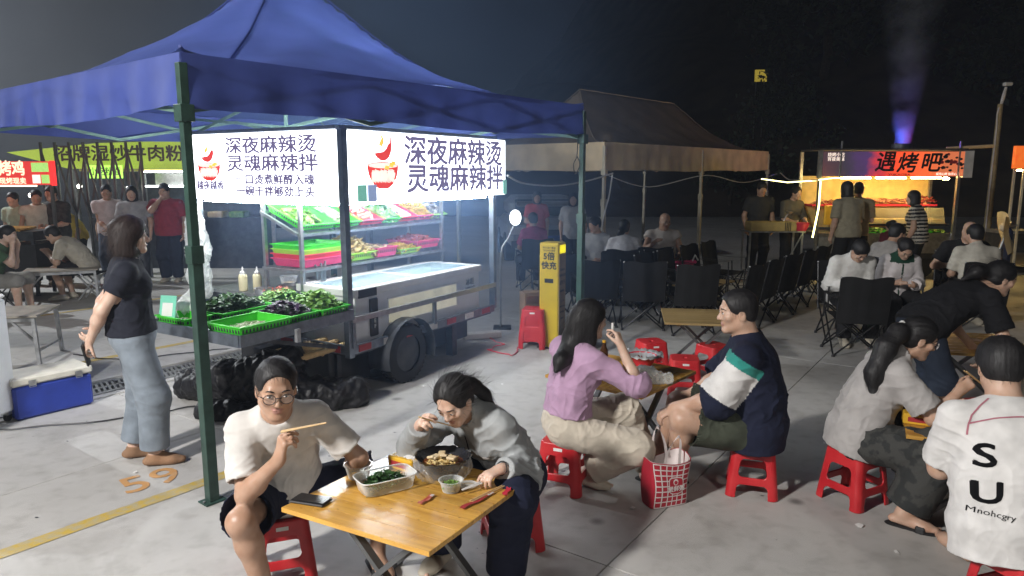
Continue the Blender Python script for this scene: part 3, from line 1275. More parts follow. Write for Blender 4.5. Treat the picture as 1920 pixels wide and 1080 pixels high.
def mat_concrete():
    m = bpy.data.materials.new('concrete')
    m.use_nodes = True
    nt = m.node_tree
    L = nt.links.new
    b = nt.nodes['Principled BSDF']
    g = _n(nt, 'ShaderNodeNewGeometry')
    n1 = _n(nt, 'ShaderNodeTexNoise')
    n1.inputs['Scale'].default_value = .55
    n1.inputs['Detail'].default_value = 6
    n1.inputs['Roughness'].default_value = .6
    n2 = _n(nt, 'ShaderNodeTexNoise')
    n2.inputs['Scale'].default_value = 9
    n2.inputs['Detail'].default_value = 6
    n3 = _n(nt, 'ShaderNodeTexNoise')
    n3.inputs['Scale'].default_value = 140
    n3.inputs['Detail'].default_value = 2
    for n in (n1, n2, n3):
        L(g.outputs['Position'], n.inputs['Vector'])
    r1 = _n(nt, 'ShaderNodeValToRGB')
    r1.color_ramp.elements[0].position = .30
    r1.color_ramp.elements[0].color = (.37, .36, .342, 1)
    r1.color_ramp.elements[1].position = .62
    r1.color_ramp.elements[1].color = (.52, .505, .482, 1)
    L(n1.outputs['Fac'], r1.inputs[0])
    mx = _n(nt, 'ShaderNodeMix', data_type='RGBA', blend_type='MULTIPLY')
    r2 = _n(nt, 'ShaderNodeValToRGB')
    r2.color_ramp.elements[0].position = .28
    r2.color_ramp.elements[0].color = (.78, .77, .76, 1)
    r2.color_ramp.elements[1].position = .5
    r2.color_ramp.elements[1].color = (1, 1, 1, 1)
    L(n2.outputs['Fac'], r2.inputs[0])
    mx.inputs['Factor'].default_value = .8
    L(r1.outputs[0], mx.inputs['A'])
    L(r2.outputs[0], mx.inputs['B'])
    # oily drips and spots
    v = _n(nt, 'ShaderNodeTexVoronoi')
    v.inputs['Scale'].default_value = 1.6
    L(g.outputs['Position'], v.inputs['Vector'])
    mr = _n(nt, 'ShaderNodeMapRange')
    mr.inputs['From Min'].default_value = .03
    mr.inputs['From Max'].default_value = .09
    L(v.outputs['Distance'], mr.inputs['Value'])
    mx2 = _n(nt, 'ShaderNodeMix', data_type='RGBA')
    mx2.inputs['A'].default_value = (.20, .19, .18, 1)
    L(mr.outputs[0], mx2.inputs['Factor'])
    n4 = _n(nt, 'ShaderNodeTexNoise')
    n4.inputs['Scale'].default_value = 1.7
    n4.inputs['Detail'].default_value = 9
    n4.inputs['Roughness'].default_value = .68
    n4.inputs['Distortion'].default_value = .5
    L(g.outputs['Position'], n4.inputs['Vector'])
    r4 = _n(nt, 'ShaderNodeValToRGB')
    r4.color_ramp.elements[0].position = .36
    r4.color_ramp.elements[0].color = (.62, .60, .57, 1)
    r4.color_ramp.elements[1].position = .50
    r4.color_ramp.elements[1].color = (1, 1, 1, 1)
    L(n4.outputs['Fac'], r4.inputs[0])
    mx3 = _n(nt, 'ShaderNodeMix', data_type='RGBA', blend_type='MULTIPLY')
    mx3.inputs['Factor'].default_value = .32
    L(mx.outputs['Result'], mx3.inputs['A'])
    L(r4.outputs[0], mx3.inputs['B'])
    L(mx3.outputs['Result'], mx2.inputs['B'])
    L(mx2.outputs['Result'], b.inputs['Base Color'])
    rr = _n(nt, 'ShaderNodeMapRange')
    rr.inputs['To Min'].default_value = .45
    rr.inputs['To Max'].default_value = .75
    L(n1.outputs['Fac'], rr.inputs['Value'])
    L(rr.outputs[0], b.inputs['Roughness'])
    bp = _n(nt, 'ShaderNodeBump')
    bp.inputs['Strength'].default_value = .12
    bp.inputs['Distance'].default_value = .004
    L(n3.outputs['Fac'], bp.inputs['Height'])
    L(bp.outputs[0], b.inputs['Normal'])
    MATS['concrete'] = m
    return m


mat_concrete()
M('joint_dirt', (.13, .125, .12), .9)
M('paint_yellow', (.52, .36, .06), .7, var=.25, vscale=22, col2=(.42, .36, .22))
M('paint_orange', (.58, .31, .12), .7, col2=(.45, .40, .33), vscale=18, ramp=(.52, .72))
M('steel', (.45, .46, .47), .35, .9, var=.15, vscale=20)
M('galv', (.38, .39, .40), .45, .7, var=.2, vscale=16)
M('grey_metal', (.16, .165, .17), .45, .6, var=.15)
M('green_paint', (.035, .075, .06), .4, .2, var=.2, vscale=12)
M('green_light', (.16, .27, .22), .4, .3, var=.15)
M('white_plastic', (.68, .68, .66), .4, var=.05)
M('dark_plastic', (.02, .02, .022), .45)
M('rubber', (.018, .018, .019), .8, bump=.2)

ground = MB().box((5, 30, -.065), (160, 140, .1)).build('ground', MATS['joint_dirt'])
tag(ground, kind='structure')
# cast slabs with open joints
su, sv = 4.6, 3.3
u0, v0 = 2.89, 1.457
proto = None
for i in range(-3, 9):
    for j in range(-6, 7):
        c = LU * (u0 + (i + .5) * su) + LV * (v0 + (j + .5) * sv)
        if not (-26 < c.x < 34 and -6 < c.y < 42):
            continue
        if proto is None:
            proto = MB().rbox((0, 0, -.01), (su - .006, sv - .006, .02), .002).build('slab', MATS['concrete'], ground)
            o = proto
        else:
            o = proto.copy()
            COL.objects.link(o)
            o.parent = ground
        o.location = (c.x, c.y, 0)
        o.rotation_euler = (0, 0, LA)


def strip(name, a, b, w, mat, z=.003, label=None):
    a, b = Vector(a), Vector(b)
    d = (b - a).normalized()
    n = Vector((-d.y, d.x)) * w / 2
    mb = MB()
    N = 24
    V, F = [], []
    for i in range(N + 1):
        p = a + (b - a) * i / N
        j1, j2 = random.uniform(-.006, .006), random.uniform(-.006, .006)
        V += [(p.x + n.x + n.x * j1 / w * 2, p.y + n.y + n.y * j1 / w * 2, z), (p.x - n.x * (1 + j2 / w), p.y - n.y * (1 + j2 / w), z)]
        if i:
            F.append((2 * i - 2, 2 * i - 1, 2 * i + 1, 2 * i))
    mb.add(V, F)
    o = mb.build(name, mat, ground)
    return o


strip('painted_line', (-3.6, 2.0), (-1.60, 4.54), .105, MATS['paint_yellow'], .0035)
strip('painted_line', (-5.6, 5.35), (-2.55, 9.2), .10, MATS['paint_yellow'], .0035)
strip('painted_line', (-8.6, 6.2), (-4.9, 11.2), .10, MATS['paint_yellow'], .0035)
text_mesh('painted_number', '59', .36, MATS['paint_orange'], ground, plane_to((-2.25, 4.17, .0035), (.72, .69, 0), (-.69, .72, 0)), bold=.003, depth=.0004)

# drain channel with slotted covers
ga, gb = Vector((-5.3, 3.75, 0)), Vector((-1.2, 9.4, 0))
gd = (gb - ga).normalized()
gn = Vector((-gd.y, gd.x, 0))
dr = tag(empty('drain_channel', ga, math.atan2(gd.y, gd.x)), kind='structure')
LG = (gb - ga).length
MB().box((LG / 2, .225, .012), (LG, .09, .05)).build('kerb', MATS['concrete'], dr)
MB().box((LG / 2, -.22, .003), (LG, .08, .016)).build('kerb', MATS['concrete'], dr)
MB().box((LG / 2, 0, .0015), (LG, .35, .003)).build('channel_bed', MATS['dark_plastic'], dr)
pm = MB()
pm.box((0, .155, .012), (.585, .04, .014)).box((0, -.155, .012), (.585, .04, .014)).box((0, 0, .012), (.585, .03, .0137))
for k in range(13):
    x = -.27 + k * .045
    for yy in (-.075, .075):
        pm.box((x, yy, .012), (.020, .125, .0135), rotz(R(-18)))
pp = pm.build('slotted_cover', MATS['galv'], dr)
nn = int(LG / .6)
for k in range(nn):
    o = pp if k == 0 else pp.copy()
    if k:
        COL.objects.link(o)
        o.parent = dr
    o.location = (.3 + .6 * k, 0, 0)

# ---------------------------------------------------------------- dark hillside behind
hm = MB()


def hillf(u, v):
    x = -45 + 130 * u
    y = 30 + 60 * v
    z = max(0, (v * 1.15)) ** .75 * 24 * (.35 + .65 * min(1, max(0, (x + 4) / 20)))
    z += 1.3 * math.sin(x * .31 + v * 5) * v + .8 * math.sin(x * .83 + v * 13) * min(1, v * 4)
    return (x, y, z - .3)


hm.grid(90, 26, hillf)
hill = hm.build('hillside', M('hill_earth', (.05, .037, .025), .95, var=.5, vscale=.5, bump=1., bscale=3), None, 'all')
tag(hill, kind='structure')

M('leaf_dark', (.020, .034, .014), .6, var=.5, vscale=2)
M('bark', (.05, .037, .025), .9, var=.4, bump=.5)


def tree(label, x, y, z, h, rad, n, seed, name='tree', group='dark trees and bushes on the hillside'):
    rs = np.random.RandomState(seed)
    e = empty(name, (x, y, z), 0, label, 'tree' if name == 'tree' else 'bush', group)
    t = MB()
    t.tube([(0, 0, -.3), (.05 * h, 0, h * .35), (.03 * h, .04 * h, h * .7), (.06 * h, .02, h * .92)], [.035 * h, .026 * h, .016 * h, .006 * h], 7)
    for k in range(6):
        a = rs.rand() * 6.28
        z0 = h * rs.uniform(.35, .75)
        t.tube([(.04 * h, .02 * h, z0), (math.cos(a) * rad * .5, math.sin(a) * rad * .5, z0 + h * .13), (math.cos(a) * rad * .85, math.sin(a) * rad * .85, z0 + h * .18)], [.014 * h, .009 * h, .004 * h], 5)
    t.build('trunk', MATS['bark'], e, True)
    cl = rs.randn(26, 3) * [rad * .42, rad * .42, h * .17] + [0, 0, h * .68]
    c = cl[rs.randint(0, len(cl), n)] + rs.randn(n, 3) * rad * .17
    d1 = rs.randn(n, 3)
    d1 /= np.linalg.norm(d1, axis=1, keepdims=True)
    d2 = np.cross(d1, rs.randn(n, 3))
    d2 /= np.linalg.norm(d2, axis=1, keepdims=True)
    sz = rs.uniform(.06, .15, (n, 1)) * rad * .55
    P = np.stack([c - d1 * sz, c + d2 * sz * .5, c + d1 * sz, c - d2 * sz * .5], 1).reshape(-1, 3)
    mesh_obj('crown', P, np.arange(4 * n).reshape(-1, 4), MATS['leaf_dark'], e, smooth=False)
    return e


tree('dark leafy tree on the slope below the lit yellow board', 12.6, 34.5, 1.6, 4.4, 2.0, 2400, 1)
tree('shadowy bush left of the striped sign stall on the slope', 9.4, 31, .5, 2.6, 2.3, 1800, 2, 'bush')
tree('tall dark tree rising above the grill stall, left of the smoke', 17.5, 42, 5, 10, 4.4, 3600, 3)
tree('black tree crown at the top right corner, behind the lamp pole', 34, 44, 6, 10, 5.5, 3600, 4)
tree('dark tree on the slope right of the rising smoke', 26, 39, 3, 7, 3.8, 2600, 5)

# yellow lit board far up the slope
bd = empty('yellow_board', (12.2, 36.0, 0), 0, 'small glowing yellow board high on the dark slope', 'sign')
M('yellow_lit', (.5, .38, .06), .6, emit=(.62, .46, .06), estr=.45, var=.1)
MB().box((0, 0, 6.55), (.58, .08, .56)).build('panel', MATS['yellow_lit'], bd)
MB().bar((-.2, .06, .5), (-.2, .06, 6.3), .05).build('post', MATS['grey_metal'], bd)
MB().bar((.2, .06, .5), (.2, .06, 6.3), .05).build('post', MATS['grey_metal'], bd)


# ---------------------------------------------------------------- floodlight on a mast behind the camera (lights the lot)
def floodlight():
    e = empty('floodlight_mast', (-4.9, -.9, 0), 0, 'tall steel mast carrying the lot floodlight', 'floodlight')
    MB().tube([(0, 0, 0), (0, 0, 4.9)], [.09, .06], 12).build('mast', MATS['galv'], e, True)
    MB().box((0, 0, .01), (.34, .34, .02)).build('base_plate', MATS['galv'], e)
    hd = MB()
    rot = Matrix.Rotation(R(-48), 3, 'Y')
    hd.box((.12, .06, 4.85), (.12, .5, .36), rot)
    hd.build('lamp_housing', MATS['dark_plastic'], e)
    l = bpy.data.lights.new('flood', 'SPOT')
    l.energy = 3000
    l.spot_size = R(140)
    l.spot_blend = .8
    l.shadow_soft_size = .30
    l.color = (1, .975, .945)
    o = bpy.data.objects.new('flood', l)
    COL.objects.link(o)
    o.location = (-4.65, -.8, 4.6)
    d = Vector((-.6, 3.2, 0)) - Vector(o.location)
    o.rotation_euler = d.to_track_quat('-Z', 'Y').to_euler()
    o['label'] = 'lot floodlight'


floodlight()


def added_lamp():  # unseen lamp added to brighten the smoke over the left stalls
    e = empty('added_lamp_mast', (-15.5, 13.5, 0), 0, 'unseen lamp mast added beyond the left stalls to brighten the haze', 'floodlight')
    MB().tube([(0, 0, 0), (0, 0, 7.2)], [.09, .06], 12).build('mast', MATS['galv'], e, True)
    MB().box((.2, 0, 7.15), (.4, .3, .12)).build('lamp_housing', MATS['dark_plastic'], e)
    l = bpy.data.lights.new('added_lamp', 'SPOT')
    l.energy = 4300
    l.spot_size = R(150)
    l.spot_blend = .7
    l.shadow_soft_size = .12
    l.color = (.93, .97, 1)
    o = bpy.data.objects.new('added_lamp', l)
    COL.objects.link(o)
    o.location = (-15.1, 13.5, 7.0)
    d = Vector((-7.5, 12.0, 0)) - Vector(o.location)
    o.rotation_euler = d.to_track_quat('-Z', 'Y').to_euler()


added_lamp()


def fill_lamp():  # unseen fill lamp added to soften the shadows
    e = empty('added_lamp_mast', (3.9, -2.8, 0), 0, 'unseen lamp mast added behind and right of the diners to fill shadows', 'floodlight')
    MB().tube([(0, 0, 0), (0, 0, 5.4)], [.09, .06], 12).build('mast', MATS['galv'], e, True)
    MB().box((-.2, 0, 5.35), (.4, .3, .12)).build('lamp_housing', MATS['dark_plastic'], e)
    l = bpy.data.lights.new('added_lamp', 'SPOT')
    l.energy = 400
    l.spot_size = R(110)
    l.spot_blend = .9
    l.shadow_soft_size = .45
    l.color = (1, .96, .90)
    o = bpy.data.objects.new('added_lamp', l)
    COL.objects.link(o)
    o.location = (3.5, -2.8, 5.2)
    d = Vector((.4, 3.2, 0)) - Vector(o.location)
    o.rotation_euler = d.to_track_quat('-Z', 'Y').to_euler()


fill_lamp()


# ---------------------------------------------------------------- canopies
def tent(label, loc, ang, Ln, Wd, eave, rise, val, cmat, vmat, pmat, poles, pole_r=.045, name='canopy_tent', bars=None, seed=1):
    e = empty(name, loc, ang, label, 'tent')
    rw = Wd / 2

    def cz(x, y):
        ex = min(x, Ln - x) / rw
        ey = min(y, Wd - y) / rw
        t = max(0, min(1, min(ex, ey)))
        t2 = max(0, min(1, max(ex, ey)))
        z = eave + rise * (.30 * t + .70 * t ** 1.5)
        z -= .13 * rise * math.exp(-((ex - ey) / .22) ** 2) * math.sin(math.pi * min(1, t)) * (1.25 - .5 * t)
        # cloth sags between the hips and billows a little
        z -= .055 * math.sin(math.pi * t) * (1 + .5 * math.sin(x * 2.1 + y * 1.3 + seed))
        z -= .030 * math.sin(math.pi * min(1, t2)) * math.exp(-t * 5)
        z += .012 * math.sin(x * 7.1 + 3 * y) * t * (1 - t) * 3 + .010 * math.sin(x * 3.3 - y * 9 + 1.7) * (1 - t)
        z += .010 * (1 - abs(math.sin(4.5 * (x + y) + 1.5 * math.sin(2.1 * y)))) ** 2 * (1 - t) + .007 * (1 - abs(math.sin(6.5 * (x - y) + math.sin(3.1 * x)))) ** 2
        return z
    nx, ny = int(Ln / .07), int(Wd / .07)
    cm = MB()
    cm.grid(nx, ny, lambda u, v: (Ln * u, Wd * v, cz(Ln * u, Wd * v)))
    can = cm.build('canopy', cmat, e, 'all')
    # hip seams
    for (ax, ay) in ((0, 0), (Ln, 0), (0, Wd), (Ln, Wd)):
        sx = 1 if ax == 0 else -1
        sy = 1 if ay == 0 else -1
        MB().tube([(ax + sx * rw * t / 14, ay + sy * rw * t / 14, cz(ax + sx * rw * t / 14, ay + sy * rw * t / 14) + .006) for t in range(15)], .009, 6).build('seam', cmat, can, True)
    if Ln > Wd + .2:
        MB().tube([(rw + (Ln - 2 * rw) * t / 14, rw, cz(rw + (Ln - 2 * rw) * t / 14, rw) + .006) for t in range(15)], .009, 6).build('seam', vmat, can, True)
    for (a, b, nv) in (((0, 0), (Ln, 0), (0, -1)), ((Ln, 0), (Ln, Wd), (1, 0)), ((Ln, Wd), (0, Wd), (0, 1)), ((0, Wd), (0, 0), (-1, 0))):
        a, b = Vector(a), Vector(b)
        D = (b - a)
        n = max(8, int(D.length / .06))
        mb = MB()

        def vf(u, v, a=a, D=D, nv=nv):
            p = a + D * u
            w = .004 + .020 * v * (.5 + .5 * math.sin(u * D.length * 5.1 + seed)) + .008 * v * math.sin(u * D.length * 17)
            zb = eave - val * v - .012 * v * math.sin(u * D.length * 2.3 + seed * 2) - .02 * v * math.sin(math.pi * u)
            return (p.x + nv[0] * w, p.y + nv[1] * w, zb + .004)
        mb.grid(n, 7, vf)
        mb.build('valance', vmat, e, 'all')
    for (x, y) in poles:
        pl = MB()
        pl.box((x, y, .75), (pole_r * 1.15, pole_r * 1.15, 1.5)).build('pole', pmat, e, bevel=.003)
        MB().box((x, y, (1.4 + eave - .05) / 2), (pole_r * .9, pole_r * .9, eave - .05 - 1.4)).build('upper_pole', pmat, e, bevel=.003)
        MB().box((x, y, 1.45), (pole_r * 1.4, pole_r * 1.4, .10)).build('collar', pmat, e, bevel=.003)
        MB().box((x, y, eave - val - .03), (pole_r * 1.5, pole_r * 1.5, .09)).build('bracket', pmat, e, bevel=.003)
        bp = MB().rbox((x, y, .006), (.13, .10, .01), .004).build('base_plate', pmat, e)
        for q in (-1, 1):
            MB().tube([(x + q * .05, y, .010), (x + q * .05, y, .018)], .008, 8).build('bolt', MATS['galv'], bp)
    bm = bars or pmat
    for (a, b, n) in (((0, 0), (Ln, 0), max(2, round(Ln / 1.5))), ((0, Wd), (Ln, Wd), max(2, round(Ln / 1.5))), ((0, 0), (0, Wd), 2), ((Ln, 0), (Ln, Wd), 2)):
        a, b = Vector(a), Vector(b)
        for k in range(n):
            p, q = a + (b - a) * (k / n), a + (b - a) * ((k + 1) / n)
            ins = Vector((.012 if a.x == b.x and a.x == 0 else (-.012 if a.x == b.x else 0), .012 if a.y == b.y and a.y == 0 else (-.012 if a.y == b.y else 0)))
            zl, zh = eave - val - .02, eave - .06
            z = (zl, zh) if k % 2 == 0 else (zh, zl)
            MB().bar((p.x + ins.x, p.y + ins.y, z[0]), (q.x + ins.x, q.y + ins.y, z[1]), .016, .028).build('scissor_bar', bm, e)
            MB().bar((p.x + 2.6 * ins.x, p.y + 2.6 * ins.y, z[1]), (q.x + 2.6 * ins.x, q.y + 2.6 * ins.y, z[0]), .016, .028).build('scissor_bar', bm, e)
    # cross trusses to the ridge posts
    for rx in (rw, Ln - rw) if Ln > Wd * 1.3 else (Ln / 2,):
        MB().tube([(rx, rw, eave - .25), (rx, rw, eave + rise - .02)], .018, 8).build('ridge_post', bm, e, True)
        for (x, y) in ((rx, .02), (rx, Wd - .02)):
            MB().bar((x, y, eave - val), (rx, rw, eave + .12), .016, .026).build('scissor_bar', bm, e)
            MB().bar((x, y, eave - .05), (rx, rw, eave - .22), .016, .026).build('scissor_bar', bm, e)
    for (x, y) in ((0, 0), (Ln, 0), (0, Wd), (Ln, Wd)):
        rx = rw if x == 0 else Ln - rw
        q = [(x + (rx - x) * t / 10, y + (rw - y) * t / 10) for t in range(1, 10)]
        MB().tube([(a, b, cz(a, b) - .035) for a, b in q], .011, 6).build('rafter', bm, e, True)
    return e


M('blue_nylon', (.082, .120, .385), .55, var=.10, vscale=2.5, transl=.5, bump=.35, bscale=5)
M('blue_valance', (.062, .092, .33), .6, var=.10, vscale=3, transl=.30, bump=.3, bscale=6)
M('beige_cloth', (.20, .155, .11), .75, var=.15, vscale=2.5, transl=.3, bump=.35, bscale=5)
M('beige_valance', (.66, .53, .34), .75, var=.15, vscale=3, transl=.25, bump=.3, bscale=6)  # same beige, made paler in place of a warm light on it
M('cream_pole', (.40, .36, .27), .45, .3, var=.15)
BT_A = R(51.5)
blue_tent = tent('large blue pop-up canopy with green legs over the white sign cart', (-1.75, 3.89, 0), BT_A, 3.9, 3.9, 2.52, 1.22, .28, MATS['blue_nylon'], MATS['blue_valance'], MATS['green_paint'], [(.0, .0), (3.9, 0), (3.9, 3.9), (0, 3.9)], .052, bars=MATS['green_light'], seed=1)
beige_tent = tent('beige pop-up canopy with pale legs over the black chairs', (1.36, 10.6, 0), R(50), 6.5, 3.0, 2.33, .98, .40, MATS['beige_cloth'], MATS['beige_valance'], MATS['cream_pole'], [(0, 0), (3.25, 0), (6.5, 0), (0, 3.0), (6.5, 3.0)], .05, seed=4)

# ---------------------------------------------------------------- the white-sign food cart
CA = R(59)
CO = Vector((-1.34, 5.70, 0))


def cw(x, y, z=0.):
    return CO + Vector((x * math.cos(CA) - y * math.sin(CA), x * math.sin(CA) + y * math.cos(CA), z))


M('sign_white', (.8, .8, .8), .5, emit=(.93, .97, 1), estr=4.6, var=.02)
M('print_dark', (.10, .08, .14), .5, emit=(.20, .16, .30), estr=.8, var=.02)
M('print_red', (.6, .05, .04), .5, emit=(.80, .055, .04), estr=1.0, var=.05)
M('print_pale', (.8, .7, .6), .5, emit=(1, .82, .70), estr=1.2, var=.02)
M('print_yellow', (.7, .45, .05), .5, emit=(1, .60, .08), estr=1.1, var=.05)
M('print_green', (.05, .25, .15), .5, emit=(.20, .50, .40), estr=.8, var=.1)
M('led_white', (.8, .8, .8), .5, emit=(.95, .99, 1), estr=95, var=0)
M('cart_steel', (.20, .23, .27), .38, .75, var=.2, vscale=14)
M('cart_dark', (.07, .075, .085), .45, .5, var=.25, vscale=10)
M('red_tape', (.35, .03, .035), .5, var=.15)
M('white_tape', (.6, .58, .55), .5, var=.1)

cart = empty('food_cart', CO, CA, 'street food cart with glowing white sign boxes and steel posts', 'food cart')
z0, z1 = 1.66, 2.23
sl = MB().rbox((0.0, .975, (z0 + z1) / 2), (.09, 1.84, z1 - z0), .006).build('sign_panel', MATS['sign_white'], cart)
sr = MB().rbox((1.24, 0.0, (z0 + z1) / 2), (2.30, .09, z1 - z0), .006).build('sign_panel', MATS['sign_white'], cart)
# lettering
Lx, Ly = (0, -1, 0), (0, 0, 1)


def left(yf, zf, d=.048):  # fraction across / up the left panel
    return plane_to((-d, 1.895 - 1.84 * yf, z0 + (z1 - z0) * zf), Lx, Ly)


def right(xf, zf, d=.048):
    return plane_to((.09 + 2.30 * xf, -d, z0 + (z1 - z0) * zf), (1, 0, 0), (0, 0, 1))


text_mesh('lettering', '深夜麻辣烫', .150, MATS['print_dark'], sl, left(.60, .80), bold=.0032, sx=1.50)
text_mesh('lettering', '灵魂麻辣拌', .150, MATS['print_dark'], sl, left(.605, .535), bold=.0032, sx=1.50)
text_mesh('lettering', '一口烫煮鲜醇入魂', .092, MATS['print_dark'], sl, left(.62, .30), sx=1.32, bold=.0028)
text_mesh('lettering', '一碗干拌够劲上头', .092, MATS['print_dark'], sl, left(.62, .125), sx=1.32, bold=.0028)
text_mesh('lettering', '越夜越香', .085, MATS['print_dark'], sl, left(.165, .20), sx=1.12, bold=.0025)
text_mesh('lettering', '深夜麻辣烫', .265, MATS['print_dark'], sr, right(.615, .72), bold=.0062, sx=1.22)
text_mesh('lettering', '灵魂麻辣拌', .265, MATS['print_dark'], sr, right(.625, .285), bold=.0062, sx=1.22)


def logo(parent, T, s, sx):
    """red soup bowl with a chilli and steam"""
    def P(x, y, d):
        return T @ Vector((x * s * sx, y * s, d))

    def flat(name, poly, d, mat):
        MB().prism(poly, d, d + .0015, lambda p: P(p.x, p.y, p.z)).build(name, mat, parent)
    bowl = [(-1 + .0, .1)] + [(math.cos(a), .1 + 1.05 * math.sin(a)) for a in [math.pi + math.pi * i / 20 for i in range(1, 20)]] + [(1, .1)]
    bowl = [(x, max(y, -.92)) for x, y in bowl]
    flat('logo_bowl', bowl, .001, MATS['print_red'])
    flat('logo_rim', [(1.03 * math.cos(a), .09 + .17 * math.sin(a)) for a in [2 * math.pi * i / 28 for i in range(28)]], .003, MATS['print_red'])
    flat('logo_soup', [(.95 * math.cos(a), .10 + .12 * math.sin(a)) for a in [2 * math.pi * i / 28 for i in range(28)]], .005, MATS['print_pale'])
    for (x, y) in ((.5, .12), (.2, .02), (.62, .22)):
        flat('logo_topping', [(x - .16, y - .07), (x + .12, y - .10), (x + .18, y + .05), (x - .08, y + .09)], .007, MATS['print_yellow'])
    flat('logo_chilli', [(-.60, .62), (-.42, .42), (-.2, .32), (.05, .30), (.28, .40), (.46, .62), (.55, .86), (.54, 1.04), (.42, 1.10), (.30, 1.02), (.18, .84), (.0, .70), (-.28, .66)], .009, MATS['print_red'])
    flat('logo_stem', [(.42, 1.06), (.52, 1.04), (.56, 1.36), (.46, 1.40)], .011, MATS['print_red'])
    flat('logo_steam', [(-.30, 1.0), (-.12, 1.25), (-.20, 1.55), (.0, 1.3), (.05, 1.1), (-.12, .9)], .009, MATS['print_yellow'])
    text_mesh('logo_lettering', '麻辣烫', .52 * s, MATS['print_pale'], parent, T @ Matrix.Translation((0, -.40 * s, .0035)), bold=.012, sx=sx * .95)


logo(sl, left(.165, .50, .046), .135, 1.15)
logo(sr, right(.145, .48, .046), .190, 1.02)
M('print_blue', (.2, .25, .4), .5, emit=(.28, .36, .55), estr=.8, var=.1)
for (xf, m) in ((.030, 'print_green'), (.082, 'print_blue')):
    MB().box((.09 + 2.30 * xf, -.049, 1.725), (.105, .006, .14)).build('payment_sticker', MATS[m], cart)
MB().box((2.37, -.049, 1.74), (.07, .006, .15)).build('payment_sticker', MATS['print_green'], cart)
MB().box((-.049, 1.86, 1.76), (.006, .10, .13)).build('payment_sticker', MATS['print_green'], cart)
# posts
for (x, y, a, b) in ((0, 0, .38, 2.24), (2.20, 0, .44, 1.66), (0, 1.85, .44, 1.66), (2.20, 1.75, .44, 1.9)):
    MB().box((x, y, (a + b) / 2), (.058, .058, b - a)).build('post', MATS['cart_steel'], cart, bevel=.003)
MB().box((0, 1.0, 2.25), (.05, 1.9, .03)).build('top_rail', MATS['cart_steel'], cart)
MB().box((1.2, 0, 2.25), (2.4, .05, .03)).build('top_rail', MATS['cart_steel'], cart)
# LED tubes under the sign boxes; third hidden behind, added to brighten the inside
for (c, d) in (((.05, .95, 1.640), (.03, 1.7, .022)), ((1.15, .07, 1.640), (2.0, .03, .022)), ((1.15, .75, 1.90), (1.8, .03, .022))):
    MB().box(c, d).build('led_tube', MATS['led_white'], cart)
# bed and rails
MB().box((1.08, .92, .41), (2.16, 1.84, .05)).build('bed', MATS['cart_dark'], cart)
MB().box((1.08, -.012, .445), (2.20, .035, .075)).build('side_rail', MATS['cart_steel'], cart)
MB().box((-.012, .92, .445), (.035, 1.84, .075)).build('side_rail', MATS['cart_steel'], cart)
for k in range(7):
    MB().box((.15 + k * .31, -.032, .445), (.15, .004, .055)).build('reflective_tape', MATS['red_tape' if k % 2 == 0 else 'white_tape'], cart)
for k in range(3):
    MB().box((-.032, .15 + k * .28, .445), (.004, .15, .055)).build('reflective_tape', MATS['red_tape' if k % 2 == 0 else 'white_tape'], cart)
MB().box((1.1, -.03, .70), (2.20, .03, .045)).build('guard_rail', MATS['steel'], cart)
for x in (.02, 1.12, 2.19):
    MB().box((x, -.028, .57), (.035, .026, .215)).build('guard_post', MATS['cart_steel'], cart)
# axle, wheels
M('hub_metal', (.06, .062, .066), .5, .6, var=.3)


def wheel(x, y, r=.27):
    w = empty('wheel', (x, y, r))
    w.parent = cart
    rot = Matrix.Rotation(R(90), 3, 'X')
    t = MB()
    t.shell([(r * .62, -.065), (r * .86, -.075), (r * .97, -.06), (r, -.03), (r, .03), (r * .97, .06), (r * .86, .075), (r * .62, .065)], n=36, rot=rot)
    for k in range(36):
        a = 2 * math.pi * k / 36
        t.box((r * 1.0 * math.cos(a), 0, r * 1.0 * math.sin(a)), (.012, .11, .018), Matrix.Rotation(-a, 3, 'Y'))
    t.build('tyre', MATS['rubber'], w, True)
    MB().lathe([(r * .63, -.05), (r * .55, -.03), (r * .30, -.045), (r * .16, -.07), (.02, -.075)][::-1] + [(r * .63, .05)], n=28, rot=rot).build('rim', MATS['hub_metal'], w, True)
    for k in range(6):
        a = 2 * math.pi * k / 6
        MB().tube([(r * .24 * math.cos(a), .045, r * .24 * math.sin(a)), (r * .24 * math.cos(a), .075, r * .24 * math.sin(a))], .012, 6).build('wheel_nut', MATS['galv'], w)
    return w


wheel(.70, .02)
wheel(.70, 1.75)
fm = MB()
fm.grid(14, 1, lambda u, v: (.70 + .33 * math.cos(R(195) - u * R(210)), -.10 + .24 * v, .27 + .33 * math.sin(R(195) - u * R(210))))
fm.build('mudguard', MATS['cart_dark'], cart, 'all')
MB().tube([(.70, .05, .27), (.70, 1.7, .27)], .03, 10).build('axle', MATS['cart_dark'], cart, True)
MB().box((.75, .9, .36), (1.9, .10, .06)).build('chassis_beam', MATS['cart_dark'], cart)
MB().box((1.15, .95, .245), (1.9, 1.35, .27)).build('dark_fill_box', MATS['dark_plastic'], cart)  # closed dark box added to deepen the shade under the cart
MB().box((.25, .55, .22), (.5, .6, .32)).build('battery_box', MATS['dark_plastic'], cart)
MB().box((1.7, .20, .20), (.08, .08, .40)).build('support_leg', MATS['cart_dark'], cart)
MB().box((.10, .25, .20), (.05, .05, .38)).build('support_leg', MATS['cart_dark'], cart)
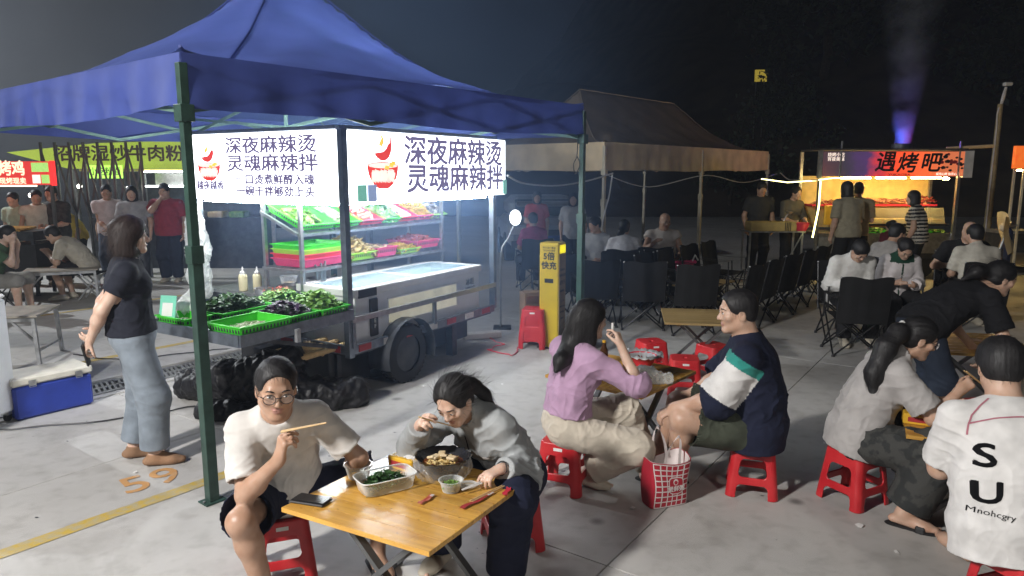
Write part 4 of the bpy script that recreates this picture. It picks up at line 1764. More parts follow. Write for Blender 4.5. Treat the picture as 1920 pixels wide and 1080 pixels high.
# fold-out counter at the near end
ct = MB()
ct.box((-.56, .45, .757), (1.08, 1.008, .012))
ct.build('counter_top', MATS['cart_steel'], cart)
for (c, d) in (((-.56, -.065, .755), (1.10, .018, .085)), ((-.56, .965, .755), (1.10, .018, .085)), ((-1.11, .45, .755), (.018, 1.012, .085))):
    MB().box(c, d).build('counter_edge', MATS['cart_steel'], cart)
MB().bar((-.95, .1, .72), (-.05, .1, .47), .03).build('counter_brace', MATS['cart_dark'], cart)
MB().bar((-.95, .8, .72), (-.05, .8, .47), .03).build('counter_brace', MATS['cart_dark'], cart)
MB().box((-.62, -.085, .705), (.035, .03, .10)).build('latch', MATS['galv'], cart)
# inner worktop behind the counter and shelf rack
MB().box((.42, 1.32, .80), (.82, 1.0, .03)).build('worktop', MATS['steel'], cart)
MB().box((.42, 1.32, .60), (.80, .98, .37)).build('cabinet', MATS['cart_dark'], cart)
rk = []
for (x, y) in ((.10, .62), (2.12, .62), (.10, 1.08), (2.12, 1.08)):
    MB().box((x, y, 1.20), (.032, .032, 1.0)).build('rack_post', MATS['steel'], cart)
for (x, y, z, w, d, tilt) in ((1.11, .85, 1.045, 2.06, .50, 0), (1.11, .86, 1.455, 2.06, .50, R(22))):
    rot = Matrix.Rotation(tilt, 3, 'X')
    sh = MB()
    for s_ in (-1, 1):
        c = Vector((x, y, z)) + rot @ Vector((0, s_ * d / 2, 0))
        sh.box(c, (w, .026, .026), rot)
        sh.box(Vector((x, y, z)) + rot @ Vector((s_ * w / 2, 0, 0)), (.026, d - .03, .026), rot)
    for k in range(7):
        sh.box(Vector((x, y, z)) + rot @ Vector((-w / 2 + .15 + k * .3, 0, -.004)), (.014, d - .03, .012), rot)
    sh.build('rack_shelf', MATS['steel'], cart)
# long pipes stowed under the counter
for k in range(3):
    a, b = cw(-.55 + .05 * k, .55 - .16 * k, .415 + .0 * k), cw(.55, .30 - .13 * k, .475)
    e = empty('stowed_pole', a, 0, ['bamboo pole stowed under the counter, furthest back', 'bamboo pole stowed under the counter, middle of three', 'bamboo pole stowed under the counter, nearest one'][k], 'pole', 'poles stowed under the cart counter')
    MB().tube([(0, 0, 0), tuple((b - a) * .5 + Vector((0, 0, .01))), tuple(b - a)], .028, 10).build('shaft', MATS['bamboo'], e, True)
    MB().tube([tuple((b - a) * .3), tuple((b - a) * .31)], .031, 10).build('node_ring', MATS['bamboo'], e, True)

# ---------------------------------------------------------------- chest freezer in the cart
M('freezer_white', (.70, .71, .72), .35, var=.04)
M('freezer_glow', (.70, .66, .50), .5, emit=(.9, .85, .62), estr=.28, var=.15, vscale=5)
fz = empty('chest_freezer', cw(1.05, .36, .435), CA, 'white glass-top chest freezer standing in the cart', 'freezer')
mb = MB()
for (c, d) in (((0, -.30, .215), (1.86, .05, .43)), ((0, .30, .215), (1.86, .05, .43)), ((-.905, 0, .215), (.05, .55, .43)), ((.905, 0, .215), (.05, .55, .43)), ((0, 0, .03), (1.76, .55, .06))):
    mb.box(c, d)
mb.build('cabinet', MATS['freezer_white'], fz, bevel=.006)
tr = MB()
for (c, d) in (((0, -.31, .465), (1.92, .07, .07)), ((0, .31, .465), (1.92, .07, .07)), ((-.92, 0, .465), (.08, .55, .07)), ((.92, 0, .465), (.08, .55, .07))):
    tr.box(c, d)
tr.build('rim', MATS['white_plastic'], fz, bevel=.012)
glass = clear_plastic('freezer_glass', (.75, .88, .92), .10, .05, .5)
for k, x in ((0, -.44), (1, .43)):
    g = MB().box((x, 0, .487 + .008 * k), (.88, .52, .005)).build('glass_lid', glass, fz)
    f = MB()
    for (c, d) in (((x, -.262, .487 + .008 * k), (.90, .022, .012)), ((x, .262, .487 + .008 * k), (.90, .022, .012)), ((x - .44, 0, .487 + .008 * k), (.022, .50, .012)), ((x + .44, 0, .487 + .008 * k), (.022, .50, .012))):
        f.box(c, d)
    f.build('lid_frame', MATS['white_plastic'], g)
MB().box((.0, -.328, .25), (1.02, .008, .22)).build('display_window', MATS['freezer_glow'], fz)
MB().box((.0, -.330, .36), (1.06, .006, .014)).build('window_trim', MATS['white_plastic'], fz)
MB().box((.0, -.330, .134), (1.06, .006, .014)).build('window_trim', MATS['white_plastic'], fz)
cp = MB().rbox((-.72, -.336, .23), (.10, .024, .33), .008).build('control_panel', MATS['dark_plastic'], fz)
text_mesh('lettering', 'S\nE\nF', .05, MATS['white_plastic'], cp, plane_to((-.72, -.350, .20), (1, 0, 0), (0, 0, 1)))
MB().box((-.80, -.345, .455), (.22, .012, .07)).build('vent', MATS['dark_plastic'], fz)
text_mesh('lettering', '冰柜\n18KG', .075, MATS['grey_metal'], fz, plane_to((.76, -.327, .30), (1, 0, 0), (0, 0, 1)), bold=.001)
for k in range(16):  # frozen packs under the glass
    MB().rbox((random.uniform(-.8, .8), random.uniform(-.2, .2), random.uniform(.16, .30)), (.22, .15, .05), .015, rotz(random.uniform(0, 3))).build('frozen_pack', M('pack%d' % (k % 4), [(.6, .55, .4), (.5, .2, .15), (.55, .5, .5), (.3, .4, .5)][k % 4], .4), fz)

# ---------------------------------------------------------------- food
M('tray_green', (.07, .66, .04), .45, var=.08, transl=.25)
M('tray_lime', (.30, .62, .05), .45, var=.08)
M('tray_red', (.60, .03, .06), .45, var=.08)
M('tray_pink', (.62, .05, .16), .45, var=.08)
M('leaf_a', (.020, .060, .018), .45, var=.6, vscale=25, col2=(.05, .12, .03))
M('leaf_b', (.10, .26, .04), .45, col2=(.24, .40, .09), vscale=20)
M('leaf_purple', (.045, .018, .05), .45, col2=(.03, .07, .03), vscale=18, ramp=(.45, .6))
M('sprout', (.55, .58, .38), .45, col2=(.75, .74, .62), vscale=25)
M('noodle_food', (.62, .44, .16), .5, col2=(.72, .58, .30), vscale=20)
M('corn_yellow', (.75, .42, .03), .45, col2=(.78, .60, .06), vscale=30)
M('meat_red', (.40, .04, .03), .4, col2=(.55, .20, .14), vscale=28)
M('sausage', (.55, .20, .14), .4, col2=(.62, .34, .22), vscale=20)
M('tofu', (.62, .46, .26), .6, col2=(.70, .58, .38), vscale=18)
M('mushroom', (.16, .14, .13), .5, col2=(.55, .52, .48), vscale=22, ramp=(.45, .55))
M('bokchoy', (.05, .30, .05), .4, col2=(.35, .50, .20), vscale=16)


def leaf_pile(name, w, d, h, n, size, mat, parent, z=.02, seed=1, aspect=.5, curl=.4, flat=.6):
    rs = np.random.RandomState(seed)
    x = rs.uniform(-1, 1, n)
    y = rs.uniform(-1, 1, n)
    m = np.clip(1 - (np.abs(x) ** 2.5 + np.abs(y) ** 2.5) * .6, .1, 1)
    c = np.stack([x * w / 2, y * d / 2, z + h * m * rs.uniform(.35, 1, n)], 1)
    a = rs.uniform(0, 6.28, n)
    t = rs.uniform(-flat, flat, n)
    d1 = np.stack([np.cos(a) * np.cos(t), np.sin(a) * np.cos(t), np.sin(t)], 1)
    d2 = np.cross(d1, rs.randn(n, 3) * .35 + [0, 0, 1])
    d2 /= np.linalg.norm(d2, axis=1, keepdims=True)
    nn = np.cross(d1, d2)
    sz = size * rs.uniform(.6, 1.3, (n, 1))
    cu = curl * rs.uniform(-1, 1, (n, 1)) * sz
    A = c - d1 * sz
    B1, B2 = c + d2 * sz * aspect + nn * cu * .6, c - d2 * sz * aspect + nn * cu * .6
    C = c + nn * cu * -.5
    E = c + d1 * sz + nn * cu * .7
    P = np.stack([A, B1, E, B2, C], 1).reshape(-1, 3)
    i = np.arange(n)[:, None] * 5
    Q = np.concatenate([i + [0, 1, 4, 4], i + [1, 2, 4, 4], i + [2, 3, 4, 4], i + [3, 0, 4, 4]])[:, :3]
    P[:, 2] = np.maximum(P[:, 2], z - .012)
    o = mesh_obj(name, P, Q, mat, parent, smooth=False)
    o['kind'] = 'stuff'
    return o


def basket(label, loc, rz, w, d, h, mat, tilt=0., holes=True, cat='food tray', group='food trays on the white-sign cart'):
    e = empty('food_tray', loc, rz, label, cat, group)
    if tilt:
        e.rotation_euler = (Matrix.Rotation(rz, 3, 'Z') @ Matrix.Rotation(tilt, 3, 'X')).to_euler()
    mb = MB()
    t = .006
    mb.box((0, 0, .004), (w * .9, d * .9, .008))
    for sg in (-1, 1):
        for ax in (0, 1):
            if ax == 0:
                lo, hi = (w * .45, d * .9), (w * .5, d)
                P = [(-lo[0], sg * d * .45, .0), (lo[0], sg * d * .45, .0), (w * .5, sg * d * .5, h), (-w * .5, sg * d * .5, h)]
                n = (0, sg * t, 0)
            else:
                P = [(sg * w * .45, -d * .45, 0), (sg * w * .45, d * .45, 0), (sg * w * .5, d * .5, h), (sg * w * .5, -d * .5, h)]
                n = (sg * t, 0, 0)
            N = Vector(n)
            V = [Vector(p) for p in P] + [Vector(p) + N for p in P]
            mb.add(V, [(0, 1, 2, 3), (7, 6, 5, 4), (0, 4, 5, 1), (1, 5, 6, 2), (2, 6, 7, 3), (3, 7, 4, 0)])
    for sg in (-1, 1):
        mb.box((0, sg * (d / 2 + .006), h), (w + .03, .018, .008))
        mb.box((sg * (w / 2 + .006), 0, h), (.018, d - .006, .0076))
    mb.build('tray', mat, e)
    if holes:  # slots under the rim
        sm = MB()
        for k in range(int(w / .03)):
            sm.box((-w / 2 + .02 + k * .03, -d / 2 * .965 - .007, h * .62), (.012, .005, h * .32))
        for k in range(int(d / .03)):
            sm.box((-w / 2 * .965 - .007, -d / 2 + .02 + k * .03, h * .62), (.005, .012, h * .32))
        o = sm.build('slot', MATS['cart_dark'], e)
        o['kind'] = 'stuff'
    return e


zc = .768
T = basket('green tray of pale bean sprouts, at the counter corner nearest the tent leg', cw(-.88, .115, zc), CA, .44, .36, .08, MATS['tray_green'])
leaf_pile('sprouts', .34, .26, .045, 600, .022, MATS['sprout'], T, .012, 1, .10)
T = basket('green tray heaped with dark leafy greens behind the sprouts', cw(-.60, .66, zc), CA, .46, .36, .075, MATS['tray_green'])
leaf_pile('dark_greens', .44, .34, .15, 900, .035, MATS['leaf_a'], T, .03, 2)
T = basket('empty-looking green tray beside the payment card', cw(-.97, .74, zc), CA, .22, .34, .065, MATS['tray_green'])
leaf_pile('sprouts', .16, .26, .02, 200, .02, MATS['sprout'], T, .012, 3, .1)
T = basket('green tray of purple-leaved greens in the front row', cw(-.50, .16, zc), CA, .28, .40, .075, MATS['tray_green'])
leaf_pile('purple_greens', .27, .38, .12, 700, .032, MATS['leaf_purple'], T, .03, 4)
T = basket('green tray of light curly lettuce in the front row by the post', cw(-.20, .14, zc), CA, .28, .40, .075, MATS['tray_green'])
leaf_pile('lettuce', .27, .38, .16, 800, .036, MATS['leaf_b'], T, .03, 5, .6, .7)
T = basket('green tray of mixed herbs with red chilli bits, back row', cw(-.16, .62, zc), CA, .34, .40, .075, MATS['tray_green'])
leaf_pile('herbs', .32, .38, .13, 700, .028, MATS['leaf_b'], T, .03, 6)
leaf_pile('chilli_bits', .20, .2, .03, 60, .015, MATS['meat_red'], T, .15, 7, .3)
# upper shelf, tilted towards the street
ti = R(22)
zu = 1.475


def up(x):
    return cw(x, .86, zu)


T = basket('tilted green tray at the left end of the upper rack with pale leaves', up(.33), CA, .40, .46, .06, MATS['tray_green'], ti)
leaf_pile('cabbage_leaves', .24, .30, .05, 160, .05, MATS['leaf_b'], T, .012, 11, .6, .6)
T = basket('tilted green tray of enoki, second from the left on the upper rack', up(.70), CA, .32, .46, .06, MATS['tray_green'], ti)
leaf_pile('enoki', .22, .34, .05, 500, .030, MATS['sprout'], T, .012, 12, .09)
T = basket('tilted tray of sausages and fish cake on the upper rack', up(1.03), CA, .32, .46, .06, MATS['tray_red'], ti)
for k in range(12):
    MB().tube([(-.10 + .2 * random.random(), -.17 + .028 * k, .035), (.02 + .1 * random.random(), -.17 + .03 * k, .055)], .016, 8).build('sausage', MATS['sausage'], T, True)
T = basket('tilted green bundle tray of bok choy on the upper rack', up(1.32), CA, .24, .46, .06, MATS['tray_green'], ti)
leaf_pile('bok_choy', .20, .40, .11, 300, .06, MATS['bokchoy'], T, .02, 13, .4, .6)
T = basket('tilted red tray of skewered rolls on the upper rack', up(1.58), CA, .24, .46, .06, MATS['tray_red'], ti)
for k in range(14):
    MB().tube([(-.09, -.17 + .026 * k, .03 + .02 * (k % 3)), (.08, -.17 + .026 * k, .045)], .015, 8).build('roll', MATS['tofu' if k % 2 else 'white_tape'], T, True)
T = basket('tilted tray heaped with yellow noodles on the upper rack', up(1.85), CA, .26, .46, .06, MATS['tray_pink'], ti)
leaf_pile('yellow_noodles', .25, .44, .13, 900, .040, MATS['corn_yellow'], T, .02, 14, .10, .9)
T = basket('tilted tray of dark mushrooms at the right end of the upper rack', up(2.10), CA, .22, .46, .06, MATS['tray_lime'], ti)
leaf_pile('mushrooms', .22, .44, .12, 500, .030, MATS['mushroom'], T, .02, 15, .7, .8)
# lower shelf
zl = 1.062
for k, m in enumerate(('tray_pink', 'tray_red', 'tray_lime', 'tray_green')):
    basket(['pink tray at the bottom of the nested tray stack', 'red tray second from the bottom of the nested stack', 'lime tray third up in the nested stack', 'green tray on top of the nested stack'][k], cw(.42, .86, zl + .042 * k), CA, .52, .40, .07, MATS[m], holes=False, group='nested trays on the lower rack')
T = basket('lime tray heaped with flat beige noodles on the lower rack', cw(.90, .86, zl), CA, .36, .42, .07, MATS['tray_lime'])
leaf_pile('flat_noodles', .34, .40, .18, 700, .055, MATS['noodle_food'], T, .03, 21, .16, .9)
T = basket('pink tray of tofu skin in the middle of the lower rack', cw(1.25, .86, zl), CA, .30, .42, .09, MATS['tray_pink'])
leaf_pile('tofu_skin', .26, .36, .06, 200, .05, MATS['tofu'], T, .04, 22, .5)
T = basket('lime tray of yellow noodles low on the lower rack', cw(1.58, .80, zl), CA, .30, .36, .05, MATS['tray_lime'])
leaf_pile('noodles', .28, .34, .07, 500, .04, MATS['corn_yellow'], T, .02, 23, .12, .9)
T = basket('pink tray of red sliced meat at the right of the lower rack', cw(1.90, .84, zl + .03), CA, .38, .42, .08, MATS['tray_pink'])
leaf_pile('sliced_meat', .36, .40, .09, 420, .028, MATS['meat_red'], T, .05, 24, .6)

# bottles, tubs and tools on the worktop
M('mayo', (.72, .66, .42), .35, var=.04, transl=.15)
for (x, y, lb) in ((-.02, 1.36, 'yellow squeeze bottle with a pointed cap, further from the post'), (.05, 1.25, 'yellow squeeze bottle with a pointed cap, nearer the post')):
    e = empty('squeeze_bottle', cw(x + .08, y, .818), CA, lb, 'bottle', 'squeeze bottles on the cart')
    MB().lathe([(.036, 0), (.040, .01), (.040, .13), (.034, .15), (.020, .16)], n=20).build('bottle', MATS['mayo'], e, True)
    MB().lathe([(.026, .16), (.027, .175), (.012, .185), (.004, .225)], n=16).build('cap', MATS['white_plastic'], e, True)
clearp = clear_plastic('clear_tub', (.90, .93, .95), .30, .2)
e = empty('plastic_tub', cw(.50, 1.25, .818), CA, 'clear plastic tub standing on the cart worktop', 'tub')
MB().shell([(.055, .0), (.060, .01), (.072, .085), (.076, .086), (.076, .09)], n=24, sx=1.2).build('tub', clearp, e, True)
MB().lathe([(.054, .002), (.060, .03)], n=20, sx=1.15).build('contents', MATS['tofu'], e, True)
for (x, y, r, h, lb) in ((.22, .93, .10, .07, 'steel sauce pot beside the herbs'), (.02, 1.02, .09, .06, 'steel pan next to the squeeze bottles'), (.62, .98, .11, .08, 'steel pot below the tray stack')):
    e = empty('steel_pot', cw(x, y, .818), CA, lb, 'pot', 'steel pots on the cart worktop')
    MB().shell([(.001, .002), (r * .92, .004), (r, .02), (r, h), (r + .008, h + .002), (r - .006, h), (r - .008, .02)], n=28).build('pot', MATS['steel'], e, True)
    MB().lathe([(r - .01, h * .6), (r - .02, h * .62)], n=24).build('sauce', M('sauce_brown', (.16, .07, .03), .2, var=.3), e, True)
    MB().tube([(r, 0, h * .8), (r + .07, 0, h * .9), (r + .12, 0, h)], .008, 8).build('handle', MATS['steel'], e, True)
e = empty('tongs_rack', cw(.34, .66, .818), CA, 'steel rack of hanging tongs beside the corner post', 'tongs rack')
MB().lathe([(.06, 0), (.062, .09), (.058, .092)], n=20).build('cup', MATS['steel'], e, True)
for k in range(6):
    a = k * 1.05
    b = MB()
    b.tube([(math.cos(a) * .03, math.sin(a) * .03, .03), (math.cos(a) * .045, math.sin(a) * .045, .24), (math.cos(a) * .055, math.sin(a) * .05, .26 + .015 * (k % 3))], [.007, .006, .010], 6)
    b.tube([(math.cos(a) * .035 + .012, math.sin(a) * .03, .03), (math.cos(a) * .045 + .014, math.sin(a) * .045, .24), (math.cos(a) * .055, math.sin(a) * .05, .262 + .015 * (k % 3))], [.007, .006, .006], 6)
    b.build('tongs', MATS['steel'], e, True)
# payment card stand (plain face)
e = empty('payment_card', cw(-1.02, .86, .766), CA - R(72), 'green payment card on a little stand at the counter corner', 'card')
rot = Matrix.Rotation(R(-14), 3, 'X')
MB().box((0, 0, .12), (.135, .008, .185), rot).build('card', MATS['print_green'], e)
MB().box((0, -.0055, .108), (.090, .004, .10), rot).build('panel', MATS['white_plastic'], e)
MB().box((0, .035, .07), (.10, .006, .14), Matrix.Rotation(R(20), 3, 'X')).build('stand', MATS['white_plastic'], e)


def blob(name, label, cat, loc, prims, mat, vox=.012, amp=.01, scale=14, seed=1, group=None, ridge=True, zmin=None, kk=.04):
    """crumpled soft thing from smooth-joined cones; prims in local coords (a,b,r1,r2)"""
    pts = np.array([p for a, b, _, _ in prims for p in (a, b)], float)
    mr = max(max(p[2], p[3]) for p in prims)
    F = Field(pts.min(0) - mr - .03, pts.max(0) + mr + .03, vox)
    for a, b, r1, r2 in prims:
        F.cone(a, b, r1, r2, kk)
    P, Q, _ = F.mesh()
    N = vnormals(P, Q)
    P = P + N * (wav(P, scale, seed, 3, ridge) * amp + wav(P, scale * 3.1, seed + 2, 2, ridge) * amp * .35)[:, None]
    if zmin is not None:
        P[:, 2] = np.maximum(P[:, 2], zmin)
    o = mesh_obj(name, P, Q, mat)
    o.location = loc
    return tag(o, label, cat, group)


bagm = clear_plastic('thin_bag', (.92, .95, .93), .62, .35)
M('bag_white', (.68, .70, .68), .4, var=.08, transl=.4, bump=.3, bscale=30)
blob('plastic_bags', 'bunch of white plastic bags hanging from the cart post', 'plastic bags', cw(-.06, 1.84, .0), [((0, 0, 1.60), (0, 0, 1.45), .025, .06), ((0, 0, 1.45), (.03, -.03, 1.15), .065, .10), ((0, .05, 1.42), (.02, .09, 1.18), .04, .07)], MATS['bag_white'], .011, .022, 22, 3)
blob('clear_bags', 'clear plastic bag drooping below the white bags', 'plastic bag', cw(-.10, 1.74, 0), [((0, 0, 1.15), (-.02, 0, .95), .05, .09), ((-.02, 0, .95), (0, .02, .80), .09, .07)], bagm, .011, .02, 24, 5)
blob('shopping_bag', 'white tied bag on the counter beside the payment card', 'bag', cw(-.80, .90, .80), [((0, 0, .07), (.03, .02, .16), .09, .05), ((.03, .02, .16), (.04, .03, .23), .03, .015)], MATS['bag_white'], .01, .014, 24, 7)
M('black_bag', (.008, .008, .010), .50, var=.3, bump=.6, bscale=30, spec=.4)
# black plastic sheet bundled under the counter
blob('black_tarp', 'crumpled black plastic sheet bundled under the cart counter', 'tarp', (-1.95, 5.45, 0), [((-.55, .28, .14), (.15, .0, .16), .15, .18), ((-.15, .12, .25), (.15, .1, .38), .16, .13), ((-.80, .36, .12), (-.35, .12, .24), .10, .14), ((-.45, -.12, .05), (.2, -.18, .05), .07, .09), ((.15, .0, .12), (.62, .18, .10), .15, .13)], MATS['black_bag'], .012, .035, 6.5, 9, zmin=.004)

# ---------------------------------------------------------------- red plastic stools
M('stool_red', (.46, .013, .020), .36, col2=(.56, .03, .035), vscale=7, spec=.5, bump=.08, bscale=120, noise_rough=.14, detail=8)


def make_stool():
    H, b, t = .31, .150, .118
    F = Field((-.17, -.17, -.005), (.17, .17, .325), .0045)

    def half(Z):
        return b + (t - b) * np.clip(Z / H, 0, 1)

    def sq(X, Y, hw, r):
        ax, ay = np.abs(X) - hw + r, np.abs(Y) - hw + r
        return np.sqrt(np.maximum(ax, 0) ** 2 + np.maximum(ay, 0) ** 2) + np.minimum(np.maximum(ax, ay), 0) - r

    def f(X, Y, Z):
        hw = half(Z)
        out = np.maximum(sq(X, Y, hw, .035), np.maximum(Z - H, -Z))
        inn = np.maximum(sq(X, Y, hw - .010, .028), Z - (H - .012))
        d = np.maximum(out, -inn)
        for A, B in ((X, Y), (Y, X)):
            for z0, z1, w0, w1 in ((.128, .238, .082, .066), (-.05, .082, .094, .086)):
                zc_, hz = (z0 + z1) / 2, (z1 - z0) / 2
                w = w0 + (w1 - w0) * np.clip((Z - z0) / (z1 - z0), 0, 1)
                qx, qz = np.abs(A) - w + .026, np.abs(Z - zc_) - hz + .026
                o = np.sqrt(np.maximum(qx, 0) ** 2 + np.maximum(qz, 0) ** 2) + np.minimum(np.maximum(qx, qz), 0) - .026
                o = np.maximum(o, .04 - np.abs(B))
                d = np.maximum(d, -o)
        # grip hole and shallow dish in the seat
        d = np.maximum(d, .016 - np.sqrt(X * X + Y * Y) + 0 * Z)
        return d
    F.fn(f)
    P, Q, _ = F.mesh()
    N = vnormals(P, Q)
    cz_ = P[Q].mean(1)
    root = empty('red_stool')
    seat = cz_[:, 2] > .262
    parts = [('seat', seat)]
    for sx in (-1, 1):
        for sy in (-1, 1):
            parts.append(('leg', (~seat) & (np.sign(cz_[:, 0] + 1e-9) == sx) & (np.sign(cz_[:, 1] + 1e-9) == sy)))
    for nm, sel in parts:
        q = Q[sel]
        u, inv = np.unique(q, return_inverse=True)
        o = mesh_obj(nm, P[u], inv.reshape(-1, 4), MATS['stool_red'], root)
    MB().box((.0, -.1215, .275), (.055, .0015, .018), Matrix.Rotation(R(-6), 3, 'X')).build('sticker', MATS['white_plastic'], root)
    return root


STOOL = make_stool()
_first = [True]


def stool(x, y, rz, label, z=0., group='red plastic stools', tilt=None):
    o = STOOL if _first[0] else copy_tree(STOOL)
    _first[0] = False
    o.location = (x, y, z)
    o.rotation_euler = (0, 0, R(rz))
    if tilt:
        o.rotation_euler = (R(tilt[0]), R(tilt[1]), R(rz))
    return tag(o, label, 'stool', group)


stool(-1.10, 3.16, 20, 'red plastic stool under the man in glasses')
stool(.0, 3.44, 12, 'red plastic stool under the woman in the grey jacket')
stool(.32, 4.10, -24, 'red plastic stool under the woman in the lilac top')
stool(1.45, 4.05, -18, 'red plastic stool under the man in the navy and white shirt')
stool(2.00, 3.92, 28, 'red plastic stool under the ponytailed woman in camouflage trousers')
stool(2.16, 2.80, 18, 'red plastic stool under the person in the lettered white T-shirt')
stool(1.33, 6.60, 12, 'empty red stool left of the bare wooden table')
stool(1.88, 6.45, 30, 'empty red stool in front of the bare wooden table')
stool(1.50, 5.98, -8, 'empty red stool beside the dirty paper bowl table', z=.0)
stool(3.25, 4.75, 10, 'empty red stool at the table under the leaning person')
for k in range(6):
    stool(.24, 7.62, -14 + .6 * k, ['lowest', 'second', 'third', 'fourth', 'fifth', 'topmost'][k] + ' red stool of the stack by the yellow charger', z=.024 * k, group='stacked red stools')

# ---------------------------------------------------------------- wooden folding tables


def mat_wood(name, c1, c2, rough=.22):
    m = bpy.data.materials.new(name)
    m.use_nodes = True
    nt = m.node_tree
    L = nt.links.new
    b = nt.nodes['Principled BSDF']
    tc = _n(nt, 'ShaderNodeTexCoord')
    oi = _n(nt, 'ShaderNodeObjectInfo')
    mp = _n(nt, 'ShaderNodeMapping')
    mp.inputs['Scale'].default_value = (1.6, 16, 16)
    L(tc.outputs['Object'], mp.inputs[0])
    av = _n(nt, 'ShaderNodeVectorMath', operation='ADD')
    mlt = _n(nt, 'ShaderNodeVectorMath', operation='SCALE')
    mlt.inputs['Scale'].default_value = 30
    cb = _n(nt, 'ShaderNodeCombineXYZ')
    L(oi.outputs['Random'], cb.inputs[0])
    L(oi.outputs['Random'], cb.inputs[1])
    L(cb.outputs[0], mlt.inputs[0])
    L(mp.outputs[0], av.inputs[0])
    L(mlt.outputs[0], av.inputs[1])
    n = _n(nt, 'ShaderNodeTexNoise')
    n.inputs['Scale'].default_value = 1.6
    n.inputs['Detail'].default_value = 5
    n.inputs['Distortion'].default_value = .6
    L(av.outputs[0], n.inputs['Vector'])
    r = _n(nt, 'ShaderNodeValToRGB')
    e = r.color_ramp.elements
    e[0].position = .3
    e[0].color = (*c1, 1)
    e[1].position = .62
    e[1].color = (*c2, 1)
    L(n.outputs['Fac'], r.inputs[0])
    # knots
    v = _n(nt, 'ShaderNodeTexVoronoi')
    mp2 = _n(nt, 'ShaderNodeMapping')
    mp2.inputs['Scale'].default_value = (3.2, 7, 7)
    L(tc.outputs['Object'], mp2.inputs[0])
    av2 = _n(nt, 'ShaderNodeVectorMath', operation='ADD')
    L(mp2.outputs[0], av2.inputs[0])
    L(mlt.outputs[0], av2.inputs[1])
    L(av2.outputs[0], v.inputs['Vector'])
    mr = _n(nt, 'ShaderNodeMapRange')
    mr.inputs['From Min'].default_value = .05
    mr.inputs['From Max'].default_value = .13
    L(v.outputs['Distance'], mr.inputs['Value'])
    mx = _n(nt, 'ShaderNodeMix', data_type='RGBA')
    mx.inputs['A'].default_value = (c1[0] * .32, c1[1] * .25, c1[2] * .2, 1)
    L(mr.outputs[0], mx.inputs['Factor'])
    L(r.outputs[0], mx.inputs['B'])
    hv = _n(nt, 'ShaderNodeHueSaturation')
    mv = _n(nt, 'ShaderNodeMapRange')
    mv.inputs['To Min'].default_value = .80
    mv.inputs['To Max'].default_value = 1.12
    L(oi.outputs['Random'], mv.inputs['Value'])
    L(mv.outputs[0], hv.inputs['Value'])
    L(mx.outputs['Result'], hv.inputs['Color'])
    L(hv.outputs[0], b.inputs['Base Color'])
    n2 = _n(nt, 'ShaderNodeTexNoise')
    n2.inputs['Scale'].default_value = 5
    n2.inputs['Detail'].default_value = 5
    L(tc.outputs['Object'], n2.inputs['Vector'])
    rr = _n(nt, 'ShaderNodeMapRange')
    rr.inputs['From Min'].default_value = .3
    rr.inputs['From Max'].default_value = .7
    rr.inputs['To Min'].default_value = rough - .08
    rr.inputs['To Max'].default_value = rough + .16
    L(n2.outputs['Fac'], rr.inputs['Value'])
    L(rr.outputs[0], b.inputs['Roughness'])
    bp = _n(nt, 'ShaderNodeBump')
    bp.inputs['Strength'].default_value = .06
    bp.inputs['Distance'].default_value = .004
    L(n.outputs['Fac'], bp.inputs['Height'])
    L(bp.outputs[0], b.inputs['Normal'])
    MATS[name] = m
    return m


mat_wood('pine', (.46, .225, .040), (.66, .37, .075), .20)
mat_wood('pine_dull', (.30, .19, .07), (.42, .30, .13), .4)


def table(label, x, y, rz, size=.75, zt=.53, wood='pine', n=8, group='folding wooden tables', d2=None):
    e = empty('folding_table', (x, y, 0), R(rz), label, 'table', group)
    d2 = d2 or size
    w = d2 / n
    for k in range(n):
        pl = MB().rbox((0, 0, 0), (size, w - .0004, .020), .0007).build('plank', MATS[wood], e)
        pl.location = (0, -d2 / 2 + w * (k + .5), zt - .010)
    for s_ in (-1, 1):
        MB().box((s_ * size * .32, 0, zt - .031), (.035, d2 * .86, .022)).build('batten', MATS['pine_dull'], e)
    for s_ in (-1, 1):
        yy = s_ * d2 * .30
        MB().bar((-size * .36, yy, .012), (size * .30, yy, zt - .045), .022, .036, (0, 1, 0)).build('leg', MATS['grey_metal'], e)
        MB().bar((size * .36, yy - s_ * .026, .012), (-size * .30, yy - s_ * .026, zt - .045), .022, .036, (0, 1, 0)).build('leg', MATS['grey_metal'], e)
    for s_ in (-1, 1):
        MB().bar((s_ * size * .36, -d2 * .34, .014), (s_ * size * .36, d2 * .34, .014), .026, .026).build('foot_bar', MATS['grey_metal'], e)
        MB().bar((s_ * size * .30, -d2 * .30, zt - .052), (s_ * size * .30, d2 * .30, zt - .052), .02, .02).build('cross_bar', MATS['grey_metal'], e)
    return e


table('glossy pine table with the foil bowl and tub of greens', -.44, 2.88, -29.6)
table('pine table between the lilac top and the navy shirt', .755, 4.74, 49.7)
table('bare pine table behind the man in navy', 1.82, 6.70, -9, .72, wood='pine_dull')
table('pine table with the yellow tissue box at the right', 2.58, 3.75, -25)
table('pine table under the leaning person in black', 3.72, 5.62, -14, .8)

# ---------------------------------------------------------------- things on the near table
zt = .532
M('foil_black', (.03, .03, .034), .22, .3, var=.3, bump=.6, bscale=40)
M('broth_red', (.22, .06, .015), .15, var=.3)
M('phone_black', (.012, .012, .014), .18)
e = empty('phone', (-.845, 2.79, zt), R(-18), 'black phone lying face up at the table corner by the man in glasses', 'phone')
MB().rbox((0, 0, .005), (.165, .078, .009), .004).build('body', MATS['dark_plastic'], e)
MB().box((0, 0, .0103), (.150, .070, .0015)).build('screen', MATS['phone_black'], e)
MB().rbox((.004, .006, .0125), (.150, .07, .003), .001).build('cover_flap', MATS['phone_black'], e)

